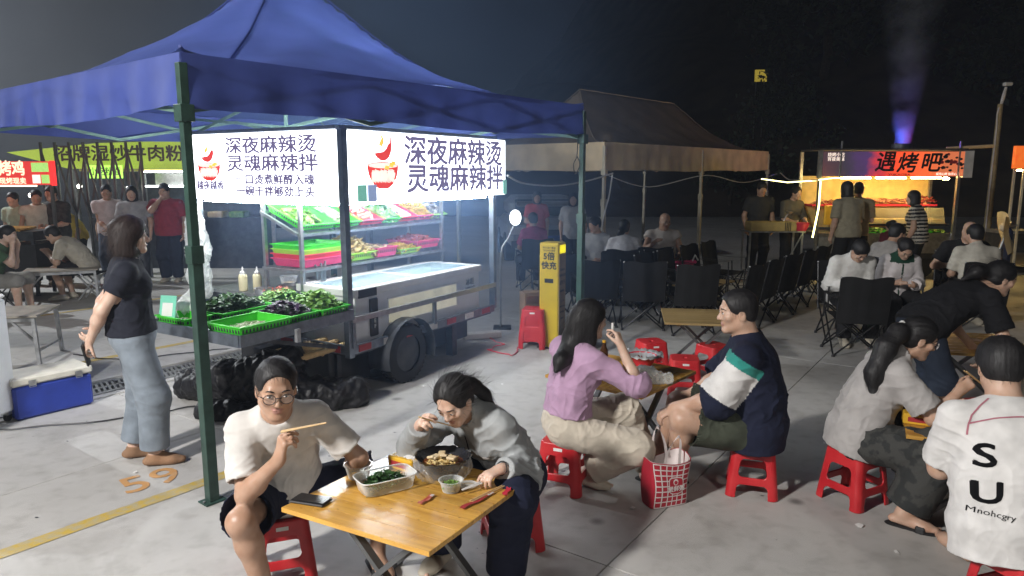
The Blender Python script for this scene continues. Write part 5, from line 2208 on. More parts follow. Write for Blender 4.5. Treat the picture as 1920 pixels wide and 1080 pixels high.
clearbox = clear_plastic('clear_box', (.93, .95, .95), .22, .12)


def tub(name, label, x, y, rz, w, d, h, fill, fh, n, size, asp, liq=None, group=None):
    e = empty(name, (x, y, zt), R(rz), label, 'food box', group)
    mb = MB()
    prof = [(.86, .002), (.90, .006), (1.0, h - .006), (1.05, h - .004), (1.06, h), (1.0, h), (.985, h - .008), (.89, .012)]
    V, F = [], []
    nn = 40
    for (s_, z) in prof:
        for k in range(nn):
            a = 2 * math.pi * k / nn
            ca, sa = math.cos(a), math.sin(a)
            q = (abs(ca) ** 5 + abs(sa) ** 5) ** -.2
            V.append((ca * q * w / 2 * s_, sa * q * d / 2 * s_, z))
    for i in range(len(prof) - 1):
        for k in range(nn):
            l = (k + 1) % nn
            F.append((i * nn + k, i * nn + l, (i + 1) * nn + l, (i + 1) * nn + k))
    F.append(tuple(range(nn - 1, -1, -1)))
    mb.add(V, F)
    mb.build('box', clearbox, e, True)
    if liq:
        MB().box((0, 0, fh * .35), (w * .84, d * .84, fh * .6)).build('liquid', liq, e)
    if fill:
        MB().tube([(math.copysign(abs(math.cos(a)) ** .4, math.cos(a)) * w / 2 * 1.04, math.copysign(abs(math.sin(a)) ** .4, math.sin(a)) * d / 2 * 1.04, h) for a in [2 * math.pi * k / 40 for k in range(40)]], .0028, 6, closed=True).build('rim', MATS['white_plastic'], e, True)
        leaf_pile('food', w * .66, d * .60, fh, n, size, fill, e, .012, 31, asp, .8, .5)
    return e


tub('greens_box', 'clear rectangular box of dark dressed greens', -.555, 2.93, 33, .25, .155, .064, MATS['leaf_a'], .060, 420, .026, .2)
e = empty('foil_bowl', (-.315, 3.06, zt), 0, 'foil-lined black bowl of noodles in front of the woman in grey', 'bowl')
bw = MB()
nn = 48
V, F = [], []
pr_ = [(.055, .002), (.062, .01), (.105, .075), (.122, .098), (.127, .103), (.121, .101), (.100, .078), (.075, .05)]
rs = np.random.RandomState(3)
jit = rs.uniform(-1, 1, (len(pr_), nn))
for i, (r_, z) in enumerate(pr_):
    for k in range(nn):
        a = 2 * math.pi * k / nn
        j = .0035 * jit[i, k] * (1.6 if 3 <= i <= 6 else .8)
        V.append(((r_ + j) * math.cos(a), (r_ + j) * math.sin(a), z + j * .8 * (1 if i else 0)))
for i in range(len(pr_) - 1):
    for k in range(nn):
        l = (k + 1) % nn
        F.append((i * nn + k, i * nn + l, (i + 1) * nn + l, (i + 1) * nn + k))
F.append(tuple(range(nn - 1, -1, -1)))
bw.add(V, F)
bw.build('bowl', MATS['foil_black'], e, True)
MB().lathe([(.098, .070), (.092, .0715)], n=32).build('broth', MATS['broth_red'], e, True)
leaf_pile('noodles', .13, .13, .018, 160, .022, MATS['noodle_food'], e, .066, 41, .2, .9)
for k in range(6):
    MB().rbox((random.uniform(-.05, .05), random.uniform(-.05, .05), .092 + .006 * random.random()), (.042, .032, .012), .003, Matrix.Rotation(random.uniform(-.5, .5), 3, 'X') @ rotz(random.uniform(0, 3))).build('tofu_slice', MATS['tofu'], e)
bagf = MB()
bagf.shell([(.095, .000), (.112, .015), (.128, .05), (.132, .085), (.129, .098)], n=40)
for i, v in enumerate(bagf.v):
    j = .010 * math.sin(i * 2.7) + .006 * math.sin(i * 7.1)
    r_ = math.hypot(v[0], v[1])
    bagf.v[i] = (v[0] * (1 + j / r_), v[1] * (1 + j / r_), v[2])
bagf.build('plastic_bag', clear_plastic('wrap_bag', (.96, .96, .95), .05, .12, .45), e, 'all')


def cup(label, x, y, r, h, fill=None, fh=.6, lid=False, name='plastic_cup'):
    e = empty(name, (x, y, zt), 0, label, 'cup')
    MB().shell([(.001, .002), (r * .72, .002), (r * .74, .006), (r * .96, h - .004), (r * 1.06, h - .002), (r * 1.06, h), (r * .95, h), (r * .72, .008)], n=32).build('cup', clearbox, e, True)
    if fill:
        MB().lathe([(r * .73, .009), (r * .86, h * fh), (r * .80, h * fh + .001)], n=28).build('soup', M('soup_green', (.22, .20, .08), .12, var=.3), e, True)
        leaf_pile('herbs', r * 1.2, r * 1.2, .015, 90, .018, fill, e, h * fh - .006, 51, .15)
    return e


cup('small clear cup of soup with chopped greens', -.265, 2.90, .052, .052, MATS['leaf_b'])
cup('empty clear plastic cup at the back of the near table', -.70, 3.05, .062, .065)
e = cup('clear cup lid lying beside the soup cup', -.195, 2.945, .042, .012, name='cup_lid')
M('tissue_yellow', (.70, .40, .03), .5, var=.12)
M('paper_white', (.72, .71, .69), .8, var=.05, transl=.2, bump=.2)


def tissue(label, x, y, rz, open_=True):
    e = empty('tissue_pack', (x, y, zt), R(rz), label, 'tissue pack')
    MB().rbox((0, 0, .03), (.155, .085, .06), .006).build('pack', MATS['tissue_yellow'], e)
    MB().box((0, -.0435, .03), (.11, .002, .026)).build('label_print', MATS['red_tape'], e)
    if open_:
        t = MB()
        t.grid(8, 4, lambda u, v: ((u - .5) * .10 + .012 * math.sin(v * 5), (v - .5) * .05 + .02 * v, .058 + .055 * v * (1 - .5 * abs(u - .5)) + .008 * math.sin(u * 11 + v * 3)))
        t.build('tissue', MATS['paper_white'], e, 'all')
    return e


tissue('yellow tissue pack behind the foil bowl', -.50, 3.16, -35)
tissue('yellow tissue pack with white top at the right-hand table edge', 2.24, 3.74, -25)
for (x, y, a, L, c, lb) in ((-.145, 2.79, 52, .20, 'red_tape', 'red paper chopstick wrapper lying by the soup cup'), (-.36, 2.80, 62, .10, 'meat_red', 'crumpled red wrapper in the middle of the near table'), (-.02, 2.90, 80, .12, 'tray_red', 'red sauce sachet at the right edge of the near table')):
    e = empty('wrapper', (x, y, zt + .003), R(a), lb, 'wrapper')
    w = MB()
    w.grid(10, 3, lambda u, v: ((u - .5) * L, (v - .5) * .022 + .004 * math.sin(u * 9), .002 + .004 * abs(math.sin(u * 7 + v * 4))))
    w.build('paper', MATS[c], e, 'all')
    MB().box((L * .42, 0, .004), (L * .18, .014, .003)).build('white_end', MATS['paper_white'], e)
e = empty('chopsticks', (-.10, 2.86, zt), R(50), 'disposable chopsticks lying in the red wrapper on the near table', 'chopsticks')
MB().tube([(-.11, -.006, .008), (.11, -.003, .008)], [.0035, .0028], 6).build('stick', MATS['bamboo'], e, True)
MB().tube([(-.11, .006, .008), (.11, .008, .008)], [.0035, .0028], 6).build('stick', MATS['bamboo'], e, True)

# things on the second table
e = empty('paper_bowl', (.93, 4.93, zt), 0, 'foil-lined red bowl and bag left on the second table', 'bowl')
MB().shell([(.001, .002), (.07, .002), (.105, .075), (.11, .078), (.10, .076), (.07, .02)], n=32).build('bowl', MATS['tray_red'], e, True)
lf = MB()
lf.shell([(.05, .05), (.10, .072), (.122, .092), (.135, .078)], n=40)
for i, v in enumerate(lf.v):
    j = .012 * math.sin(i * 2.3) + .006 * math.sin(i * 5.9)
    r_ = max(math.hypot(v[0], v[1]), .01)
    lf.v[i] = (v[0] * (1 + j / r_), v[1] * (1 + j / r_), v[2] + j * .8)
lf.build('foil', M('foil_silver', (.72, .72, .72), .3, .5, var=.1), e, 'all')
blob('crumpled_bag', 'crumpled clear bag and tissues on the second table', 'plastic bag', (.86, 4.55, zt + .002), [((-.16, .05, .03), (.0, -.05, .04), .035, .05), ((.0, -.05, .04), (.16, -.06, .03), .05, .03), ((.02, .08, .03), (.1, .12, .03), .04, .02)], clear_plastic('bag_clear2', (.94, .95, .93), .45, .25), .009, .018, 30, 12, zmin=.0)
blob('tissue_wad', 'wad of white tissues on the second table', 'tissue', (.90, 4.66, zt + .002), [((-.03, 0, .03), (.05, .02, .03), .03, .025)], MATS['paper_white'], .007, .010, 50, 13, zmin=.0)
for (x, y, lb, c) in ((.66, 4.95, 'brown bottle at the far side of the second table', (.06, .025, .01)),):
    e = empty('bottle', (x, y, zt), 0, lb, 'bottle')
    MB().lathe([(.026, 0), (.030, .005), (.030, .10), (.018, .13), (.011, .16), (.012, .165)], n=20).build('glass', M('brown_glass', c, .12), e, True)
    MB().lathe([(.013, .162), (.013, .178), (.008, .18)], n=14).build('cap', MATS['tissue_yellow'], e, True)

# ---------------------------------------------------------------- tote bag
M('tote_red', (.42, .016, .035), .6, var=.08, bump=.15)
M('tote_white', (.70, .62, .60), .6, var=.05)
tb = empty('tote_bag', (.885, 3.88, 0), R(20), 'red tote bag with white grid print standing on the ground', 'tote bag')
tb.scale = (.92, .92, .92)


def tote(u, v):
    """u around, v up"""
    w, d = .126, .074
    a = 2 * math.pi * u
    ca, sa = math.cos(a), math.sin(a)
    q = (abs(ca) ** 6 + abs(sa) ** 6) ** (-1 / 6)
    s_ = 1 + .16 * v
    bulge = 1 + .10 * math.sin(math.pi * v) * abs(sa)
    x = ca * q * w * s_ + .006 * math.sin(v * 5 + u * 9)
    y = sa * q * d * s_ * bulge + .006 * math.sin(v * 7 + u * 13) * v
    return Vector((x, y, .003 + .30 * v + .018 * v * math.sin(u * 12.566 + 1)))


tm = MB()
tm.grid(56, 14, tote)
tm.add([tote(k / 40, 0) for k in range(40)], [tuple(range(39, -1, -1))])
tm.build('bag_body', MATS['tote_red'], tb, 'all')
ti_ = MB()
ti_.grid(56, 10, lambda u, v: tuple(Vector((.965, .94, 1)) * 1 * 1 if False else (tote(u, 1 - .7 * v).x * .965, tote(u, 1 - .7 * v).y * .93, tote(u, 1 - .7 * v).z - .001)))
ti_.build('lining', MATS['tote_white'], tb, 'all')


def tfront(x, z):
    """point on the front face (-y) at relative x, z"""
    u = .625 + .25 * x
    p = tote(u, z)
    return Vector((p.x, p.y - .0018, p.z))


# white grid lines of the print
for k in range(7):
    x = .0 + k / 6
    g = MB()
    V, F = [], []
    for i in range(15):
        z = .01 + .97 * i / 14
        for dx in (-.016, .016):
            V.append(tfront(min(1, max(0, x * .98 + .01 + dx)), z))
        if i:
            F.append((2 * i - 2, 2 * i - 1, 2 * i + 1, 2 * i))
    g.add(V, F).build('print_line', MATS['tote_white'], tb, 'all')
for k in range(9):
    z = .02 + .95 * k / 8
    g = MB()
    V, F = [], []
    for i in range(19):
        x = .01 + .98 * i / 18
        for dz in (-.012, .012):
            p = tfront(x, min(.995, max(.005, z + dz)))
            V.append(p + Vector((0, -.0004, 0)))
        if i:
            F.append((2 * i - 2, 2 * i - 1, 2 * i + 1, 2 * i))
    g.add(V, F).build('print_line', MATS['tote_white'], tb, 'all')


def tdisc(name, cx, cz_, rx, rz_, mat, off, pw=4.):
    n = 24
    V = [tfront(cx, cz_) + Vector((0, -off, 0))]
    for k in range(n):
        a = 2 * math.pi * k / n
        q = (abs(math.cos(a)) ** pw + abs(math.sin(a)) ** pw) ** (-1 / pw)
        V.append(tfront(cx + rx * q * math.cos(a), cz_ + rz_ * q * math.sin(a)) + Vector((0, -off, 0)))
    MB().add(V, [(0, 1 + k, 1 + (k + 1) % n) for k in range(n)]).build(name, mat, tb, 'all')


tdisc('print_badge', .62, .50, .24, .20, MATS['tote_white'], .0012)
tdisc('print_badge', .62, .50, .215, .178, MATS['tote_red'], .0024)
tdisc('emblem', .62, .585, .085, .075, MATS['tote_white'], .0034, 2)
tdisc('emblem', .62, .575, .055, .045, MATS['tote_red'], .0044, 2)
c = tfront(.62, .43)
text_mesh('lettering', '煲鲜粥', .040, MATS['tote_white'], tb, plane_to((c.x, c.y - .006, c.z), (1, .03, 0), (0, -.05, 1)), bold=.0008, depth=.0006)
for sg in (-1, 1):
    yb = sg * .072
    pts = []
    for i in range(15):
        t = i / 14
        x = -.055 + .11 * t + .03 * math.sin(math.pi * t) * (1 if sg < 0 else -.4)
        pts.append((x, yb + .02 * sg * math.sin(math.pi * t), .27 + .035 + .16 * math.sin(math.pi * t) ** .55 - .035 * (1 - math.sin(math.pi * t))))
    h = MB()
    V, F = [], []
    for i, p in enumerate(pts):
        t = i / 14
        dx, dz = math.sin(math.pi * t) ** .6 * 0, 0
        n = Vector((math.cos(math.pi * t), 0, -0.0 + math.sin(math.pi * t))) * .010
        V += [Vector(p) - n, Vector(p) + n]
        if i:
            F.append((2 * i - 2, 2 * i - 1, 2 * i + 1, 2 * i))
    h.add(V, F).build('handle', MATS['tote_white'], tb, 'all')

# ---------------------------------------------------------------- yellow power-bank charger
M('charger_yellow', (.62, .44, .02), .42, var=.06)
M('charger_card', (.34, .25, .14), .6, var=.1)
M('charger_lamp', (.8, .7, .0), .4, emit=(1, .85, 0), estr=1.1, var=0)
ch = empty('charging_station', (.44, 7.62, 0), R(-26), 'tall yellow phone charging station with black lettering', 'charging station')
MB().rbox((0, 0, .58), (.225, .20, 1.15), .012).build('cabinet', MATS['charger_yellow'], ch)
MB().box((0, 0, .004), (.26, .24, .012)).build('base', MATS['dark_plastic'], ch)
text_mesh('lettering', '速充·超广覆盖', .024, MATS['dark_plastic'], ch, plane_to((0, -.1005, 1.10), (1, 0, 0), (0, 0, 1)), depth=.001)
text_mesh('lettering', '快充电宝·随借', .022, MATS['dark_plastic'], ch, plane_to((0, -.1005, 1.07), (1, 0, 0), (0, 0, 1)), depth=.001)
text_mesh('lettering', '5倍', .088, MATS['dark_plastic'], ch, plane_to((0, -.1005, 1.005), (1, 0, 0), (0, 0, 1)), bold=.003, depth=.001)
text_mesh('lettering', '快充', .088, MATS['dark_plastic'], ch, plane_to((0, -.1005, .905), (1, 0, 0), (0, 0, 1)), bold=.003, depth=.001)
MB().box((0, -.1008, .745), (.10, .004, .045)).build('slot', MATS['dark_plastic'], ch)
MB().box((.1135, 0, .54), (.005, .18, .98)).build('info_panel', MATS['charger_card'], ch)
MB().box((.1140, 0, 1.085), (.007, .15, .085)).build('lamp_panel', MATS['charger_lamp'], ch)
for k, (z, s_, t) in enumerate(((.86, .03, '扫码充电'), (.80, .035, '免押金借用'), (.72, .055, '超快充'), (.63, .03, '随借随还'), (.52, .026, '一二三步'), (.46, .022, '扫码 取宝 归还'), (.40, .022, '每小时两元'), (.33, .022, '客服电话'))):
    text_mesh('lettering', t, s_, MATS['dark_plastic'], ch, plane_to((.1165, 0, z), (0, 1, 0), (0, 0, 1)), depth=.0006)
blob('rubbish_bag', 'dark bag of rubbish leaning at the right of the yellow charger', 'bag', (.74, 7.50, 0), [((0, 0, .12), (.02, 0, .25), .14, .08)], MATS['black_bag'], .018, .02, 14, 21, zmin=.003)
e = empty('cardboard_box', (.22, 7.95, 0), R(20), 'brown cardboard box behind the stool stack', 'box')
MB().box((0, 0, .28), (.22, .18, .56)).build('carton', M('cardboard', (.22, .14, .08), .8), e)
MB().box((0, -.095, .45), (.2, .006, .2), Matrix.Rotation(R(30), 3, 'X')).build('flap', MATS['cardboard'], e)

# ---------------------------------------------------------------- black camping chairs
M('chair_fabric', (.006, .006, .007), .85, var=.3, bump=.25, bscale=200)
M('chair_frame', (.025, .025, .027), .35, .5)


def make_chair():
    r = empty('camping_chair')
    W, D, S = .25, .21, .40

    def tb_(a, b, nm='leg'):
        MB().tube([a, b], .0095, 8).build(nm, MATS['chair_frame'], r, True)
    for sx in (-1, 1):
        tb_((sx * W, -D, .012), (-sx * W * .92, -D + .02, S + .02))
        tb_((sx * W, D, .012), (-sx * W * .92, D - .02, S + .02))
        tb_((sx * W, -D, .012), (sx * W, D - .02, S + .04))
        tb_((sx * W, D, .012), (sx * W, -D + .02, S + .0))
        tb_((sx * W, D + .0, S - .05), (sx * W * 1.02, D - .01, .62), 'arm_post')
        tb_((sx * W * .98, -D + .01, .30), (sx * W * 1.0, -D - .09, .84), 'back_post')
        for yy in (-D, D):
            MB().lathe([(.018, 0), (.018, .01), (.013, .028)], (sx * W, yy, 0), 10).build('foot', MATS['dark_plastic'], r, True)
        MB().grid(8, 2, lambda u, v: (sx * (W + .0) + (v - .5) * .055, -D - .06 + u * (2 * D + .07), .62 - .012 * math.sin(math.pi * u) + .008)).build('armrest', MATS['chair_fabric'], r, 'all')
        MB().ball((sx * W * 1.0, -D - .09, .845), .012, 8, 6).build('cap', MATS['steel'], r, True)
    MB().grid(10, 8, lambda u, v: ((u - .5) * 2 * W * .96, -D * .9 + v * 2 * D * .95, S + .015 - .055 * math.sin(math.pi * u) * math.sin(math.pi * (v * .8 + .1)))).build('seat', MATS['chair_fabric'], r, 'all')
    bk = MB()
    for s_ in (0, 1):
        bk.grid(12, 10, lambda u, v: ((u - .5) * 2 * W * 1.0, -D + .01 - .02 - .095 * v - .03 * math.sin(math.pi * u) + .006 * s_ + .004 * math.sin(u * 21), .36 + .49 * v + .012 * math.sin(u * 9) * v))
    bk.build('backrest', MATS['chair_fabric'], r, 'all')
    return r


CHAIR = make_chair()
_fc = [True]


def chair(x, y, rz, label, group='black camping chairs'):
    o = CHAIR if _fc[0] else copy_tree(CHAIR)
    _fc[0] = False
    o.location = (x, y, 0)
    o.rotation_euler = (0, 0, R(rz))
    return tag(o, label, 'chair', group)


chair(3.62, 7.35, -8, 'black camping chair with its back to us in front of the white hoodie')
chair(3.85, 8.05, 172, 'black camping chair the white hooded person sits in')
chair(4.47, 8.2, 165, 'black camping chair the person in the green-collared jacket sits in')
_cl = 'row of black camping chairs along the beige canopy'
for k, (x, y, a) in enumerate(((2.62, 8.30, 48), (3.02, 8.82, 50), (3.45, 9.33, 44), (3.88, 9.86, 49), (4.30, 10.4, 45))):
    chair(x, y, a, ['nearest', 'second', 'third', 'fourth', 'farthest'][k] + ' black camping chair in the row that ends by the grill stall', _cl)
for k, (x, y, a) in enumerate(((1.95, 9.0, -130), (2.35, 9.55, -126), (2.80, 10.1, -133), (3.22, 10.6, -130))):
    chair(x, y, a, ['nearest', 'second', 'third', 'farthest'][k] + ' black camping chair of the inner row under the beige canopy', _cl)
for k, (x, y, a) in enumerate(((1.02, 8.75, 6), (1.60, 8.62, -4), (2.12, 8.35, 4))):
    chair(x, y, a, ['left', 'middle', 'right'][k] + ' black camping chair of the trio with backs to us behind the yellow charger', _cl)
for k, (x, y, a) in enumerate(((1.45, 9.75, 0), (2.0, 10.25, 5), (.55, 9.3, 10))):
    chair(x, y, a, ['black camping chair behind the person in the white shirt', 'black camping chair before the bald man in the tank top', 'black camping chair just behind the blue canopy leg'][k], _cl)
table('low camping table at the far end of the chair row', 4.45, 11.1, 46, .7, .45, 'pine_dull', 5)
table('low camping table between the two chair rows', 2.55, 9.30, 48, .9, .45, 'pine_dull', 5, d2=.45)

# ---------------------------------------------------------------- left side: cabinet, cooler, low tables
M('cool_blue', (.02, .045, .30), .42, var=.12, vscale=6)
M('cool_white', (.66, .63, .54), .45, var=.08, vscale=10)
M('label_blue', (.03, .10, .45), .5)
fr = empty('ice_cabinet', (-4.14, 5.02, 0), R(0), 'white upright cabinet on castors at the left edge', 'cabinet')
MB().rbox((0, 0, .52), (.60, .56, .88), .02).build('body', MATS['freezer_white'], fr)
MB().rbox((0, 0, .975), (.60, .56, .03), .012).build('lid', MATS['white_plastic'], fr)
MB().box((.0, -.282, .86), (.585, .004, .035)).build('stripe', MATS['label_blue'], fr)
MB().box((.0, -.282, .74), (.585, .004, .03)).build('stripe', MATS['label_blue'], fr)
text_mesh('lettering', 'ICE 冰', .075, MATS['label_blue'], fr, plane_to((.16, -.284, .80), (1, 0, 0), (0, 0, 1)), bold=.001)
for sx in (-1, 1):
    for sy in (-1, 1):
        MB().tube([(sx * .25 - .012, sy * .22, .035), (sx * .25 + .012, sy * .22, .035)], .034, 14).build('castor', MATS['rubber'], fr, True)
        MB().box((sx * .25, sy * .22, .068), (.05, .05, .025)).build('castor_plate', MATS['galv'], fr)
co = empty('cooler_box', (-3.77, 5.54, 0), R(52), 'blue cooler box with white lid and metal latches', 'cooler')
MB().rbox((0, 0, .135), (.56, .34, .265), .02).build('body', MATS['cool_blue'], co)
MB().rbox((0, 0, .302), (.575, .355, .065), .014).build('lid', MATS['cool_white'], co)
for x in (-.15, .18):
    l_ = MB().box((x, -.180, .285), (.05, .010, .045)).build('latch', MATS['steel'], co)
    MB().tube([(x - .022, -.185, .30), (x - .022, -.188, .255), (x + .022, -.188, .255), (x + .022, -.185, .30)], .003, 6).build('wire', MATS['steel'], l_, True)
MB().rbox((.289, 0, .23), (.016, .10, .03), .004).build('handle', MATS['cool_white'], co)


def alu_table(label, x, y, rz, w, d, h):
    e = empty('trestle_table', (x, y, 0), R(rz), label, 'table', 'low grey folding tables on the left')
    MB().rbox((0, 0, h - .012), (w, d, .024), .006).build('top', M('alu_top', (.34, .31, .26), .5, .2, var=.2, vscale=6), e)
    for sx in (-1, 1):
        for sy in (-1, 1):
            MB().bar((sx * (w / 2 - .03), sy * (d / 2 - .03), 0), (sx * (w / 2 - .05), sy * (d / 2 - .04), h - .025), .034).build('leg', MATS['galv'], e)
        MB().bar((sx * (w / 2 - .04), -d / 2 + .04, .13), (sx * (w / 2 - .04), d / 2 - .04, .13), .022).build('cross_bar', MATS['galv'], e)
        MB().bar((sx * (w / 2 - .05), -d / 2 + .05, .22), (sx * (w / 2 - .28), -d / 2 + .05, h - .03), .02).build('brace', MATS['galv'], e)
    MB().bar((-w / 2 + .05, -d / 2 + .036, h - .045), (w / 2 - .05, -d / 2 + .036, h - .045), .02, .04).build('apron', MATS['galv'], e)
    return e


alu_table('low grey folding table behind the white cabinet', -5.35, 7.05, 12, 1.2, .62, .5)
alu_table('low grey folding table in front of the man with the phone', -6.62, 10.35, 26, .95, .55, .5)

# cables on the ground
for k, (pts, lb) in enumerate((([(-5.2, 4.7), (-4.4, 4.95), (-3.6, 5.05), (-2.9, 5.35), (-2.5, 5.6)], 'thin black cable along the ground past the cooler'), ([(-4.6, 7.2), (-3.9, 7.0), (-3.2, 7.4), (-2.6, 7.6)], 'thin black cable beyond the drain cover'), ([(-.3, 8.0), (-.1, 7.7), (-.25, 7.4), (.0, 7.2), (.1, 7.6)], 'tangle of red and white cable at the cart tail'))):
    P_ = []
    for i in range(len(pts) - 1):
        for t in range(6):
            a, b = Vector(pts[i]), Vector(pts[i + 1])
            q = a + (b - a) * t / 6
            P_.append((q.x + .02 * math.sin(i * 2 + t), q.y + .03 * math.cos(i * 3 + t), .012))
    o = MB().tube(P_, .006, 6).build('cable', MATS['dark_plastic' if k < 2 else 'tray_red'], None, True)
    tag(o, lb, 'cable')
o = MB().rbox((-.35, 8.0, .04), (.45, .12, .07), .01, rotz(R(20))).build('timber_block', MATS['white_tape'])
tag(o, 'pale timber block behind the cart wheel', 'block')

# ---------------------------------------------------------------- partly folded canopy frame behind
ff = empty('folded_canopy_frame', (-8.4, 12.9, 0), R(-3), 'half-folded canopy frame of crossing dark poles behind the standing woman', 'canopy frame')
for k in range(8):
    x = k * .262
    MB().bar((x, 0, 0), (x - .03, .02, 2.42), .036).build('upright', MATS['grey_metal'], ff)
    if k < 7:
        MB().bar((x, -.03, 2.30), (x + .262, -.03, 1.15), .018, .03).build('scissor_bar', MATS['grey_metal'], ff)
        MB().bar((x, .03, 1.15), (x + .262, .03, 2.30), .018, .03).build('scissor_bar', MATS['grey_metal'], ff)

# ---------------------------------------------------------------- stall with the red roast-chicken sign
M('sign_red', (.5, .03, .03), .5, emit=(.90, .06, .05), estr=.75, var=.08)
M('sign_cream', (.8, .7, .5), .5, emit=(1, .80, .55), estr=1.3, var=.05)
M('sign_green', (.3, .6, .2), .5, emit=(.45, .75, .18), estr=.9, var=.3, vscale=20)
rs_ = empty('roast_chicken_stall', (-8.05, 11.15, 0), R(0), 'charcoal grill stall under the red lit sign at the left edge', 'stall')
pn_ = MB().box((.0, 0, 1.88), (1.88, .08, .36)).build('sign_box', MATS['sign_red'], rs_)
MB().box((.93, 0, 1.88), (.03, .09, .38)).build('sign_edge', M('sign_edge_red', (.5, .02, .02), .5, emit=(1, .03, .03), estr=1.5, var=0), rs_)
text_mesh('lettering', '炭烤鸡', .24, MATS['sign_cream'], pn_, plane_to((.22, -.043, 1.94), (1, 0, 0), (0, 0, 1)), bold=.006, sx=.85)
text_mesh('lettering', '冰冻 现烤现卖', .105, MATS['sign_cream'], pn_, plane_to((.20, -.043, 1.755), (1, 0, 0), (0, 0, 1)), bold=.002)
MB().box((.76, -.043, 1.97), (.26, .006, .14)).build('sign_picture', MATS['sign_green'], pn_)
MB().box((.69, -.043, 1.79), (.12, .006, .13)).build('sign_picture', MATS['print_pale'], pn_)
MB().box((.83, -.043, 1.79), (.12, .006, .13)).build('sign_picture', MATS['sign_green'], pn_)
for x in (-.9, .82):
    MB().bar((x, .1, 0), (x, .1, 1.75), .04).build('post', MATS['grey_metal'], rs_)
MB().box((0, -.1, .93), (1.5, .5, .14)).build('grill_box', MATS['cart_dark'], rs_)
MB().box((0, -.1, .55), (1.5, .46, .5)).build('grill_cabinet', MATS['dark_plastic'], rs_)
for sx in (-.7, .7):
    MB().bar((sx, -.3, 0), (sx, -.3, .86), .04).build('leg', MATS['cart_dark'], rs_)
    MB().bar((sx, .1, 0), (sx, .1, .86), .04).build('leg', MATS['cart_dark'], rs_)
for k in range(22):
    MB().tube([(-.62 + .055 * k, -.34, 1.02), (-.66 + .055 * k, .10, 1.035)], .022, 7).build('skewer', M('roast', (.42, .20, .05), .35, col2=(.62, .38, .10), vscale=20), rs_, True)
lt = MB().box((-.1, .0, 1.685), (1.5, .03, .02)).build('lamp_strip', M('led_warm_dim', (.8, .7, .4), .5, emit=(1, .8, .45), estr=6, var=0), rs_)

# ---------------------------------------------------------------- green banner stall
M('banner_green', (.34, .46, .05), .6, var=.12, vscale=3, emit=(.45, .58, .06), estr=.55)  # cloth banner given its own glow to brighten it
M('banner_ink', (.07, .03, .02), .6, var=.1)
M('led_green', (.3, .8, .1), .5, emit=(.50, 1, .12), estr=1.6, var=.05)
gs = empty('noodle_stall', (-9.0, 14.3, 0), 0, 'noodle stall under the long lime-green banner with dark characters', 'stall')
bn = MB()
bn.prism([(-1.0, 2.28), (.8, 2.46), (2.2, 2.50), (3.5, 2.46), (4.4, 2.38), (4.4, 1.96), (.2, 1.96)], -.02, .02, lambda p: (p.x, p.z, p.y))
bo = bn.build('banner', MATS['banner_green'], gs)
text_mesh('lettering', '招牌湿炒牛肉粉', .33, MATS['banner_ink'], bo, plane_to((1.22, -.025, 2.24), (1, 0, 0), (0, 0, 1)), bold=.008, sx=1.12)
MB().box((2.4, .5, 1.93), (3.9, 1.2, .04)).build('awning', M('awning_yellow', (.45, .38, .10), .6, var=.1), gs)
gl = MB().box((1.12, -.35, 1.90), (.62, .06, .25)).build('led_sign', MATS['led_green'], gs)
text_mesh('lettering', '小吃粉面', .17, MATS['dark_plastic'], gl, plane_to((1.12, -.384, 1.90), (1, 0, 0), (0, 0, 1)), bold=.001, sx=.9)
for (x0, x1, z) in ((1.70, 2.75, 1.90), (1.75, 2.65, 1.62)):
    MB().box(((x0 + x1) / 2, -.12, z), (x1 - x0, .03, .028)).build('lamp_tube', M('led_cool', (.8, .8, .8), .5, emit=(.92, 1, .95), estr=18, var=0), gs)
for x in (.3, 1.66, 2.72, 4.2):
    MB().bar((x, .0, 0), (x, .0, 1.92), .07).build('post', MATS['steel'], gs)
MB().box((2.2, .4, 1.75), (1.0, .03, .24)).build('hood', MATS['steel'], gs)
MB().box((2.4, .1, .5), (3.4, .7, 1.0)).build('counter', MATS['cart_dark'], gs)
MB().box((2.4, 1.1, 1.3), (4.0, .05, 1.2)).build('back_cloth', MATS['cart_dark'], gs)
for k in range(7):
    MB().rbox((1.0 + .42 * k, .0, 1.06), (.30, .34, .12), .02).build('food_tub', MATS[('white_tape', 'tofu', 'leaf_b', 'steel')[k % 4]], gs)
for (x, y, z) in ((.55, -.3, 1.62), (1.45, -.2, 1.58), (3.05, -.3, 1.70), (-.35, -.4, 1.45)):
    MB().ball((x, y, z), .045, 12, 8).build('bulb', M('bulb_white', (.8, .8, .8), .5, emit=(1, .95, .82), estr=14, var=0), gs, 'all')
# tail lamp glow of a parked vehicle in the gap
pv = empty('parked_van', (-6.0, 17.0, 0), R(8), 'parked van with a red tail lamp seen between the left stalls', 'van')
MB().rbox((-1.0, .9, .95), (1.7, 3.6, 1.5), .12).build('body', M('van_grey', (.12, .12, .13), .35, .3), pv)
MB().box((-1.0, -.905, 1.25), (1.35, .02, .5)).build('rear_window', M('dark_glass', (.02, .025, .03), .08), pv)
for sx in (-1, 1):
    MB().rbox((-1.0 + sx * .75, -.905, 1.0), (.14, .03, .3), .02).build('tail_lamp', M('tail_red', (.5, .02, .02), .4, emit=(1, .04, .03), estr=2.0, var=0), pv)
    for yy in (-.2, 2.0):
        MB().tube([(-1.0 + sx * .80 - .09, yy, .32), (-1.0 + sx * .80 + .09, yy, .32)], .32, 20).build('wheel', MATS['rubber'], pv, True)

